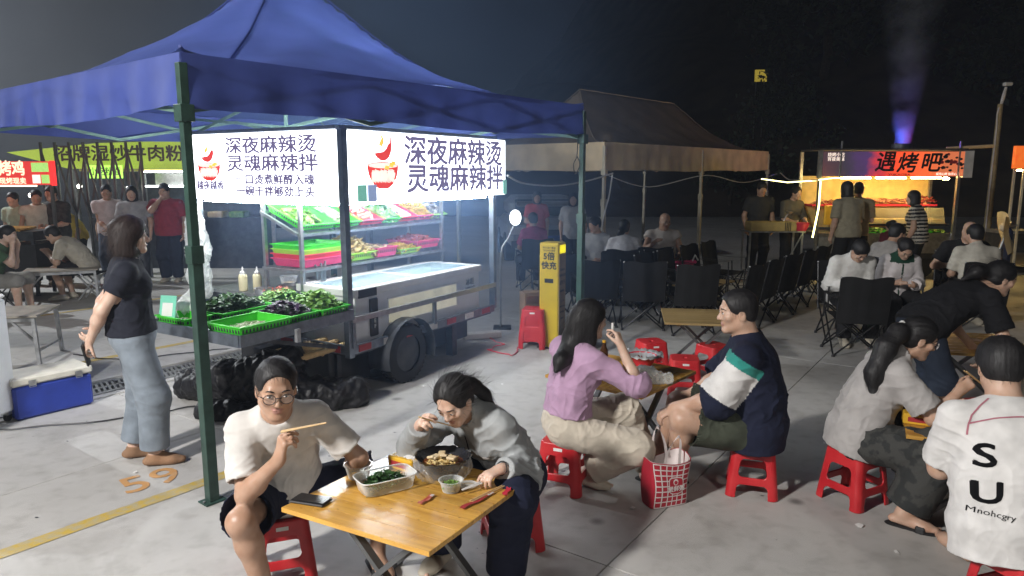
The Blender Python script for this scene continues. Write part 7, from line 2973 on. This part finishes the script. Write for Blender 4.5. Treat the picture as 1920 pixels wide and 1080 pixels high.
print_on(F_, 'lettering', 'Mnohcgry', .034, lc - xd * .135 + F_.d2 * -.275, xd - F_.d2 * .18, F_.d2, C_BLACK, 0, 1.1)



def piping_on(p, pts, w, mat, n):
    """thin ribbon through (x, q) points laid on the garment along direction n"""
    bv = BVHTree.FromPolygons([tuple(v) for v in (p.topP - p.base)], [tuple(q) for q in p.topQ])
    N = Vector(n)
    V, F = [], []
    P_ = []
    for a, b in zip(pts[:-1], pts[1:]):
        for t in range(10):
            P_.append((a[0] + (b[0] - a[0]) * t / 10, a[1] + (b[1] - a[1]) * t / 10))
    P_.append(pts[-1])
    for i, (x, q) in enumerate(P_):
        j = min(i + 1, len(P_) - 1)
        dx, dq = P_[j][0] - P_[max(0, j - 1)][0], P_[j][1] - P_[max(0, j - 1)][1]
        l_ = max(math.hypot(dx, dq), 1e-6)
        for s_ in (-1, 1):
            c = p.NB - p.base + p.cr * (x - dq / l_ * w * s_) + p.d2 * (q + dx / l_ * w * s_)
            h = bv.ray_cast(Vector(c) + N * .4, -N)
            V.append((h[0] + N * .003) if h[0] is not None else Vector(c) + N * .1)
        if i:
            F.append((2 * i - 2, 2 * i - 1, 2 * i + 1, 2 * i))
    return MB().add(V, F).build('piping', mat, p.o, 'all')


fz_ = B.cf - B.d2 * .2
fz_ /= np.linalg.norm(fz_)
piping_on(B, [(.0, -.03), (.003, -.10), (-.003, -.2), (.0, -.30)], .004, C_NAVY, fz_)
piping_on(B, [(-.11, -.13), (-.07, -.132)], .009, W_WHITE, fz_)
nb_ = -F_.cf + F_.d2 * .35
nb_ /= np.linalg.norm(nb_)
piping_on(F_, [(-.19, -.135), (-.10, -.118), (0, -.112), (.10, -.118), (.19, -.135)], .0035, C_PINK, nb_)
for sg in (-1, 1):
    piping_on(F_, [(sg * .085, -.01), (sg * .13, -.05), (sg * .175, -.10), (sg * .19, -.135), (sg * .195, -.18)], .0035, C_PINK, nb_)

# the person leaning over the next table
G_ = Person('person in a black T-shirt leaning low over a table at the right', loc=(2.98, 5.05), yaw=R(-82), H=1.66, vox=.007, female=False,
            pelvis=(0, 0, .80), lean=R(52), lean2=R(68), head=(R(-10), R(18), 0), neck_fwd=.05,
            rh=('w', 3.42, 4.98, .57), rpole=('w', .2, -.6, -.2), lh=('w', 3.55, 5.4, .60), rf=(.10, -.10, .07), lf=(-.12, .12, .07))
G_.body()
G_.top(C_BLACK, .85, loose=.028, sleeve_loose=.03, hem=-.06, fold=.009, seed=28, name='t_shirt')
G_.bottom(cloth('denim_dark', (.022, .030, .048)), 1.95, loose=.02)
G_.shoes(MATS['sneaker'])
gk = G_.H(0, -.11, .02)
G_.hair('pony', strands=800, pts=[gk, gk + np.array([-.10, -.03, -.0]), gk + np.array([-.20, -.05, -.05])], rad=[.045, .05, .018])
G_.face()

# the standing woman on the left
Y_ = Person('woman standing in a black T-shirt and light jeans, hands behind her back', loc=(-2.45, 4.47), yaw=R(-62), H=1.61, female=True, vox=.006, skin='skin_fair', fat=1.10,
            pelvis=(0, 0, .865), lean=R(-3), lean2=R(2), head=(R(-2), R(-2), 0),
            rh=(.05, -.235, .86), rpole=(.7, -.5, -.1), lh=(-.02, -.20, .91), lpole=(-.7, -.4, -.3),
            rf=(.11, .07, .07), lf=(-.10, -.05, .07), toe_r=('w', .95, .35, 0), toe_l=('w', .85, .5, 0),
            rhand=dict(fd=(-.35, -.45, -.8), pn=(-.2, .6, -.2), curl=(.6, .7, .4)), lhand=dict(fd=(.6, -.45, -.4), pn=(.1, -.7, .2), curl=(.7, .9, .5)))
Y_.body()
Y_.top(cloth('cloth_ink', (.016, .018, .028)), .52, loose=.010, off=.014, sleeve_loose=.012, hem=.02, fold=.006, seed=32, name='t_shirt')
Y_.bottom(C_JEAN, 1.86, loose=.022, off=.012, fold=.0045, rise=.11, seed=34, r=(.092, .070, .064, .052), name='jeans')
Y_.shoes(MATS['suede_tan'], 'shoe', name='clog')
Y_.hair('bob', mat='hair_brown', strands=1500, vol=.012)
Y_.face()
pc_ = Y_.palm['r'][0]
e = empty('phone', tuple(pc_ + np.array([-.015, -.01, -.03])), R(-62), 'dark phone held behind her back by the standing woman', 'phone')
e.rotation_euler = (R(8), R(12), R(-70))
MB().rbox((0, 0, 0), (.072, .011, .15), .005).build('body', MATS['dark_plastic'], e)
MB().box((0, -.0062, 0), (.066, .001, .142)).build('screen', MATS['phone_black'], e)

# ---------------------------------------------------------------- people further back


def folk(label, loc, yaw, H=1.7, female=False, top=(.5, .5, .5), bot=(.02, .02, .025), sleeve=.6, leg=1.95, hair='short', seat=None, lean=4, lean2=8,
         head=(0, 5, 0), rh=None, lh=None, fat=1., skin='skin', vox=.014, seed=1, group=None, belly=0., shoes='sneaker', bot_off=.012, strands=0, pts=None, rpole=None, lpole=None, hair_mat='hair_black', top_name='shirt', paint=None, mats=None, collar=None, feet=None, loose=.016):
    kw = {}
    if seat is not None:
        kw = dict(pelvis=(0, 0, seat + .09), rf=(.14, .40, .07), lf=(-.14, .42, .07))
        if rh is None:
            rh = (.14, .34, seat + .22)
        if lh is None:
            lh = (-.14, .34, seat + .22)
    else:
        kw = dict(pelvis=(0, 0, .53 * H))
    if feet:
        kw['rf'], kw['lf'] = feet
    p = Person(label, loc=loc, yaw=R(yaw), H=H, female=female, vox=vox, skin=skin, fat=fat, lean=R(lean), lean2=R(lean2), head=tuple(R(a) for a in head), rh=rh, lh=lh, rpole=rpole, lpole=lpole, group=group, **kw)
    p.body()
    cm = cloth('cloth_%02d_%02d_%02d' % tuple(int(c * 99) for c in top), top)
    p.top(cm, sleeve, loose=loose, off=.020, hem=-.09, fold=.009, seed=seed, name=top_name, belly=belly, paint=paint, mats=mats, collar=collar)
    p.bottom(cloth('cloth_%02d_%02d_%02d' % tuple(int(c * 99) for c in bot), bot), leg, off=bot_off, loose=.02, seed=seed + 1, name='trousers' if leg > 1.2 else 'shorts')
    p.shoes(MATS[shoes])
    if hair:
        hp = [p.H(*q) for q in pts] if pts else None
        p.hair(hair, mat=hair_mat, pts=hp, strands=strands, rad=[.05] * (len(pts) - 1) + [.02] if pts else None)
    if vox < .013:
        p.face()
    return p


CB = 'customers around the grill stall'
# seated at the right
h = folk('person in a white hooded top sitting and looking down at a phone', (3.85, 8.08), 176, 1.66, False, (.64, .63, .60), (.02, .02, .022), 1.9, seat=.40, lean=12, lean2=30, head=(10, 48, 6), rh=(.10, .30, .66), lh=(-.04, .34, .62), vox=.010, seed=41, collar=.05, strands=300, loose=.03, top_name='hoodie')
e = empty('phone', tuple((h.wr['r'] + h.wr['l']) / 2 + np.array([0, -.07, .02])), 0, 'phone in the hands of the person in the white hooded top', 'phone')
MB().rbox((0, 0, 0), (.07, .14, .01), .003, Matrix.Rotation(R(25), 3, 'X')).build('body', MATS['dark_plastic'], e)
MB().box((0, .002, .006), (.064, .13, .001), Matrix.Rotation(R(25), 3, 'X')).build('screen', MATS['phone_black'], e)


def paint_i(s, P):
    lab = np.zeros(len(P), int)
    q = (P - s.NB) @ s.d2
    x = (P - s.NB) @ s.cr
    f = (P - s.NB) @ s.cf
    lab[(q > -.045) & (np.abs(x) < .13)] = 1
    lab[(np.abs(x) < .006) & (f > .02)] = 1
    return lab


folk('student in a white jacket with a dark green collar, head bowed', (4.48, 8.22), 172, 1.62, True, (.60, .56, .56), (.02, .02, .022), 1.75, seat=.40, lean=10, lean2=26, head=(-4, 46, 0), rh=(.10, .30, .66), lh=(-.10, .32, .64), vox=.010, seed=43, hair='pony', collar=.06, strands=300, loose=.03, top_name='jacket',
     paint=paint_i, mats=[cloth('jacket_white', (.60, .56, .56)), cloth('collar_green', (.012, .05, .03))], pts=((0, -.10, .02), (0, -.15, -.05), (0, -.16, -.15)))
folk('short-haired man in a grey T-shirt seated sideways', (4.74, 9.05), -70, 1.70, False, (.30, .28, .26), (.03, .03, .03), .7, seat=.40, lean=12, lean2=22, head=(-8, 10, 0), vox=.011, seed=45, skin='skin_tan', fat=1.1)
folk('smiling bald man in a black shirt, facing us', (5.90, 9.25), 160, 1.72, False, (.014, .014, .016), (.02, .02, .02), .7, seat=.42, lean=12, lean2=20, head=(6, 6, -6), hair=None, vox=.011, seed=47, skin='skin', fat=1.15, collar=.03, rh=(.22, .34, .72), lh=(-.05, .36, .68))
folk('dark-haired man in a white shirt with his back to us', (5.66, 8.55), -14, 1.70, False, (.50, .47, .40), (.03, .03, .035), .8, seat=.40, lean=8, lean2=14, head=(20, 4, 0), vox=.011, seed=49, collar=.03, strands=200)
folk('child in a maroon top standing before the grill stall', (5.98, 11.15), 0, 1.14, True, (.10, .018, .025), (.02, .02, .022), .9, hair='pony', vox=.012, seed=51, pts=((0, -.09, .06), (0, -.13, .07), (0, -.13, .0)))
# standing at the grill stall
folk('customer in a khaki grey T-shirt facing the grill stall', (5.50, 11.6), 12, 1.76, False, (.30, .27, .19), (.018, .016, .016), .85, hair='bob', vox=.012, seed=53, fat=1.08, rh=(.14, .30, 1.05), group=CB)
folk('second customer half hidden behind the khaki T-shirt', (5.82, 12.02), -25, 1.74, False, (.26, .22, .14), (.02, .02, .022), .8, vox=.013, seed=55, rh=(.10, .30, 1.2), group=CB)


def paint_p(s, P):
    return (np.floor(P[:, 2] / .028).astype(int) % 2)


folk('short-haired woman in a striped top at the grill stall', (6.52, 11.4), 48, 1.62, True, (.1, .1, .1), (.016, .015, .018), .55, hair='bob', vox=.012, seed=57, rh=(.16, .16, .78), lh=(-.22, .10, .80), fat=1.12, group=CB, paint=paint_p, mats=[cloth('stripe_dark', (.018, .018, .02)), cloth('stripe_light', (.50, .47, .40))], leg=1.9)
folk('vendor in a dark apron at the left end of the grill stall', (5.18, 13.25), 190, 1.66, True, (.09, .085, .07), (.02, .02, .02), 1.0, hair='pony', vox=.014, seed=59, head=(20, 14, 0), rh=(.12, .34, 1.0), lh=(-.12, .34, 1.0))
folk('dim figure in a black printed T-shirt behind the prep table', (4.62, 13.35), 178, 1.74, False, (.022, .022, .022), (.02, .02, .02), .7, vox=.014, seed=61, head=(0, 16, 0), skin='skin_tan')
# under the beige canopy
folk('bald man in a white vest eating under the beige canopy', (2.30, 10.85), 178, 1.70, False, (.58, .52, .46), (.05, .05, .06), .22, hair=None, seat=.42, vox=.012, seed=63, head=(14, 12, 0), rh=(.18, .36, .86), lh=(-.2, .34, .66), skin='skin_tan', fat=1.12, rpole=(.6, -.1, -1))
folk('person in a white shirt with tied hair, back turned, under the beige canopy', (1.58, 9.95), -6, 1.64, True, (.62, .60, .60), (.03, .03, .04), .95, hair='pony', seat=.42, vox=.012, seed=65, head=(-8, 14, 0), lean=14, lean2=26, pts=((0, -.10, -.02), (-.04, -.14, -.08), (-.08, -.14, -.12)))
folk('person in a pale striped shirt half hidden by the beige canopy leg', (1.30, 10.55), 150, 1.62, True, (.40, .40, .40), (.03, .03, .04), .95, hair='short', seat=.42, vox=.013, seed=67, head=(-30, 14, 0))
# behind the cart, in the blue haze
folk('person in a coral red shirt standing behind the cart', (.46, 13.5), 185, 1.56, True, (.55, .07, .07), (.04, .04, .05), .7, hair='bob', vox=.015, seed=69, rh=(.10, .26, .98))
folk('person in a magenta top seated with back to us behind the cart', (.36, 11.5), 10, 1.60, True, (.36, .03, .12), (.03, .03, .04), .8, hair='short', seat=.42, vox=.014, seed=71)
folk('person in a pale shirt and dark trousers standing behind the blue canopy leg', (1.08, 12.6), 175, 1.56, True, (.40, .40, .40), (.012, .013, .02), .7, hair='bob', vox=.015, seed=73)
# left background
LB = 'bystanders at the left stalls'
folk('heavy man in a dark red polo shirt with a hand at his mouth', (-5.95, 12.32), 186, 1.72, False, (.27, .022, .035), (.018, .02, .035), .75, vox=.012, seed=75, fat=1.26, belly=.04, rh=(.04, .20, 1.44), rpole=(.8, .3, -1), skin='skin_tan', collar=.03, group=LB)
folk('young man in a white T-shirt standing with folded hands', (-7.02, 12.4), 205, 1.70, False, (.52, .46, .45), (.05, .07, .11), .5, vox=.012, seed=77, rh=(.02, .22, .92), lh=(-.02, .24, .95), group=LB, skin='skin_tan')
folk('person in a grey T-shirt behind the head of the standing woman', (-6.50, 12.25), 200, 1.68, False, (.33, .33, .34), (.04, .04, .05), .7, vox=.013, seed=79, hair='bob', group=LB)
folk('man in a cream T-shirt hunched over his phone on a folding stool', (-6.40, 10.62), 98, 1.70, False, (.46, .42, .34), (.013, .014, .017), .75, leg=.85, seat=.40, lean=28, lean2=50, head=(0, 30, 0), rh=(.05, .52, .70), lh=(-.06, .52, .70), vox=.011, seed=81, strands=200, feet=((.10, .30, .07), (-.10, .34, .07)))
folk('seated person in grey shorts cut by the left edge', (-6.98, 9.35), -80, 1.66, False, (.06, .12, .06), (.26, .25, .23), .6, leg=1.1, seat=.40, lean=20, lean2=30, rh=(.06, .36, .92), lh=(-.06, .36, .88), vox=.012, seed=83, skin='skin_fair')
folk('man in a pale green T-shirt behind the charcoal grill, at the frame edge', (-8.28, 11.95), 180, 1.58, False, (.34, .42, .32), (.05, .05, .05), .6, vox=.014, seed=85, group=LB)
folk('man in a white vest behind the charcoal grill', (-7.98, 11.98), 215, 1.62, False, (.50, .52, .45), (.05, .05, .05), .3, vox=.014, seed=87, group=LB, skin='skin_tan')
folk('man in a camouflage shirt holding a card behind the charcoal grill', (-7.72, 12.1), 175, 1.68, False, (.10, .11, .09), (.05, .05, .05), 1.0, vox=.014, seed=89, group=LB, mats=[C_CAMO], paint=lambda s, P: np.zeros(len(P), int), rh=(.1, .3, 1.0), lh=(-.1, .3, 1.0))
folk('child in an ochre top bending among the left stalls', (-8.02, 13.15), 150, 1.40, False, (.55, .42, .08), (.03, .03, .03), .8, vox=.015, seed=91, lean=20, lean2=40, group=LB)
folk('person in a dark shirt with pale arms crouched near the noodle stall', (-7.55, 13.35), 200, 1.46, True, (.03, .03, .035), (.03, .03, .04), .6, vox=.015, seed=93, hair='bob', group=LB, lean=10, lean2=25)
fs = empty('folding_stool', (-6.36, 10.62, 0), R(98), 'small folding stool under the man hunched over his phone', 'stool')
MB().rbox((0, 0, .395), (.34, .30, .025), .008).build('seat', MATS['chair_fabric'], fs)
for sx in (-1, 1):
    MB().bar((sx * .14, -.16, 0), (sx * .14, .14, .385), .02).build('leg', MATS['galv'], fs)
    MB().bar((sx * .125, .16, 0), (sx * .125, -.14, .385), .02).build('leg', MATS['galv'], fs)
# seats for the far sitters
for (x, y, a, lb) in ((4.74, 9.05, -70, 'black camping chair under the man in the grey T-shirt'), (5.90, 9.25, 160, 'black camping chair under the smiling bald man'), (5.66, 8.52, -14, 'black camping chair under the man in the white shirt'),
                      (2.30, 10.85, 178, 'black camping chair under the bald man in the vest'), (1.58, 9.95, -6, 'black camping chair under the white-shirted person with tied hair'), (1.30, 10.55, 150, 'black camping chair under the pale striped shirt'), (.36, 11.5, 10, 'black camping chair under the magenta top'), (-6.98, 9.35, -80, 'black camping chair under the person at the left edge')):
    chair(x, y, a, lb, 'black camping chairs in use')
b_ = empty('snack_bag', (2.46, 10.2, .47), R(10), 'red and clear snack bag on the table before the bald man', 'bag')
blob('x', 'x', 'x', (0, 0, 0), [((-.12, 0, .08), (.06, 0, .08), .07, .08), ((.06, 0, .08), (.2, .02, .14), .06, .03)], MATS['tray_pink'], .014, .015, 20, 33, zmin=.0)
x_ = bpy.context.scene.objects['x']
x_.name = 'bag'
for k_ in ('label', 'category'):
    del x_[k_]
x_.parent = b_
MB().tube([(.16, 0, .15), (.20, 0, .24), (.26, .02, .16)], .012, 6).build('loop', MATS['bag_white'], b_, True)
table('low camping table before the bald man in the white vest', 2.10, 10.35, 10, .9, .47, 'pine_dull', 5, d2=.5)

# ---------------------------------------------------------------- smoke and night haze


def volume_mat(name, col, dens, aniso=.3):
    m = bpy.data.materials.new(name)
    m.use_nodes = True
    nt = m.node_tree
    nt.nodes.remove(nt.nodes['Principled BSDF'])
    v = _n(nt, 'ShaderNodeVolumePrincipled')
    v.inputs['Color'].default_value = (*col, 1)
    v.inputs['Density'].default_value = dens
    v.inputs['Anisotropy'].default_value = aniso
    nt.links.new(v.outputs[0], nt.nodes['Material Output'].inputs['Volume'])
    return m, nt, v


sm, nt, v = volume_mat('smoke', (.8, .85, .9), .5)
tc = _n(nt, 'ShaderNodeTexCoord')
sp = _n(nt, 'ShaderNodeSeparateXYZ')
nt.links.new(tc.outputs['Object'], sp.inputs[0])
nz = _n(nt, 'ShaderNodeTexNoise')
nz.inputs['Scale'].default_value = 2.2
nz.inputs['Detail'].default_value = 3
nt.links.new(tc.outputs['Object'], nz.inputs['Vector'])
# radial falloff r / (0.16 + 0.16 z)
ln = _n(nt, 'ShaderNodeVectorMath', operation='MULTIPLY')
ln.inputs[1].default_value = (1, 1, 0)
nt.links.new(tc.outputs['Object'], ln.inputs[0])
le = _n(nt, 'ShaderNodeVectorMath', operation='LENGTH')
nt.links.new(ln.outputs[0], le.inputs[0])
wd_ = _n(nt, 'ShaderNodeMath', operation='MULTIPLY_ADD')
wd_.inputs[1].default_value = .17
wd_.inputs[2].default_value = .15
nt.links.new(sp.outputs['Z'], wd_.inputs[0])
dv = _n(nt, 'ShaderNodeMath', operation='DIVIDE')
nt.links.new(le.outputs['Value'], dv.inputs[0])
nt.links.new(wd_.outputs[0], dv.inputs[1])
mr = _n(nt, 'ShaderNodeMapRange')
mr.inputs['From Min'].default_value = 1
mr.inputs['From Max'].default_value = .1
nt.links.new(dv.outputs[0], mr.inputs['Value'])
m2 = _n(nt, 'ShaderNodeMapRange')
m2.inputs['From Min'].default_value = .35
m2.inputs['From Max'].default_value = .7
nt.links.new(nz.outputs['Fac'], m2.inputs['Value'])
m3 = _n(nt, 'ShaderNodeMapRange')
m3.inputs['From Min'].default_value = 3.0
m3.inputs['From Max'].default_value = .0
nt.links.new(sp.outputs['Z'], m3.inputs['Value'])
k1 = _n(nt, 'ShaderNodeMath', operation='MULTIPLY')
k2 = _n(nt, 'ShaderNodeMath', operation='MULTIPLY')
k3 = _n(nt, 'ShaderNodeMath', operation='MULTIPLY')
k3.inputs[1].default_value = 4.5
nt.links.new(mr.outputs[0], k1.inputs[0])
nt.links.new(m2.outputs[0], k1.inputs[1])
nt.links.new(k1.outputs[0], k2.inputs[0])
nt.links.new(m3.outputs[0], k2.inputs[1])
nt.links.new(k2.outputs[0], k3.inputs[0])
nt.links.new(k3.outputs[0], v.inputs['Density'])
pl = MB().lathe([(.15, .0), (.66, 3.0)], n=24).build('smoke_plume', sm, None, True)
pl.location = (6.98, 12.95, 2.40)
tag(pl, 'column of smoke lit blue and purple above the grill stall', 'smoke', kind='stuff')

hz, nt, v = volume_mat('night_haze', (.72, .82, 1.0), .0022, .25)
for (c_, r_, dn, lb) in (((-.9, 7.3, 2.2), (3.6, 3.6, 3.9), .16, 'cooking smoke round the white-sign cart, blue canopy light put into its colour'), ((-12.0, 19.0, 4.0), (16, 9.0, 9), .045, 'grey smoke bank hanging over the left stalls')):
    vm, nt, v = volume_mat('drifting_smoke', (.34, .56, 1.0) if dn > .1 else (.85, .9, 1), dn, .2)  # near smoke tinted blue in place of light through the canopy
    tc = _n(nt, 'ShaderNodeTexCoord')
    mp = _n(nt, 'ShaderNodeVectorMath', operation='DIVIDE')
    mp.inputs[1].default_value = r_
    nt.links.new(tc.outputs['Object'], mp.inputs[0])
    le = _n(nt, 'ShaderNodeVectorMath', operation='LENGTH')
    nt.links.new(mp.outputs[0], le.inputs[0])
    nz = _n(nt, 'ShaderNodeTexNoise')
    nz.inputs['Scale'].default_value = .5
    nt.links.new(tc.outputs['Object'], nz.inputs['Vector'])
    ad = _n(nt, 'ShaderNodeMath', operation='MULTIPLY_ADD')
    ad.inputs[1].default_value = .5
    nt.links.new(nz.outputs['Fac'], ad.inputs[0])
    nt.links.new(le.outputs['Value'], ad.inputs[2])
    mr = _n(nt, 'ShaderNodeMapRange', interpolation_type='SMOOTHERSTEP')
    mr.inputs['From Min'].default_value = 1.2
    mr.inputs['From Max'].default_value = .15
    mr.inputs['To Max'].default_value = dn
    nt.links.new(ad.outputs[0], mr.inputs['Value'])
    nt.links.new(mr.outputs[0], v.inputs['Density'])
    o = MB().ball((0, 0, 0), r_, 32, 20).build('smoke_bank', vm, None, 'all')
    o.location = c_
    tag(o, lb, 'smoke', kind='stuff')
# scattered litter
lt_ = MB()
for k in range(70):
    x, y = random.uniform(-3.5, 3.2), random.uniform(2.4, 7.5)
    s_ = random.uniform(.004, .014)
    a = random.uniform(0, 6.28)
    lt_.add([(x + s_ * math.cos(a + q) * (1 if q else 1.8), y + s_ * .6 * math.sin(a + q), .004 + .004 * random.random()) for q in (0, 1.6, 3.1, 4.6)], [(0, 1, 2, 3)])
for k in range(16):
    x, y = random.uniform(-3.2, 3.0), random.uniform(2.6, 6.5)
    s_ = random.uniform(.012, .03)
    a = random.uniform(0, 6.28)
    lt_.m = 1
    lt_.add([(x + s_ * math.cos(a + q) * (1 if q < 3 else .6), y + s_ * math.sin(a + q), .004 + .012 * random.random()) for q in (0, 1.2, 2.6, 3.9, 5.1)], [(0, 1, 2), (0, 2, 3), (0, 3, 4)])
o = lt_.build('litter', [MATS['cart_dark'], MATS['paper_white']])
tag(o, 'tiny scraps of litter scattered over the ground', 'litter', kind='stuff')
# near table top and its things tilted so the sign reflects in it
tcn = Vector((-.44, 2.88, .522))
Rt = Matrix.Translation(tcn) @ Matrix.Rotation(R(-2.0), 4, 'X') @ Matrix.Translation(-tcn)
bpy.context.view_layer.update()
for o in list(sc.objects):
    if o.parent is None and o.get('category') in ('phone', 'food box', 'bowl', 'cup', 'tissue pack', 'wrapper', 'chopsticks') and abs(o.location.z - .533) < .01 and abs(o.location.x + .44) < .6 and abs(o.location.y - 2.88) < .6:
        o.matrix_world = Rt @ o.matrix_world
    if o.parent is not None and o.name.split('.')[0] in ('plank', 'batten') and o.parent.get('label', '').startswith('glossy pine table'):
        mw = o.parent.matrix_world @ o.matrix_basis
        o.matrix_basis = o.parent.matrix_world.inverted() @ Rt @ mw
hb = MB().box((8, 40, 3.6), (130, 108, 9.8)).build('haze', hz)
tag(hb, 'thin smoky night haze over the whole lot', 'haze', kind='stuff')
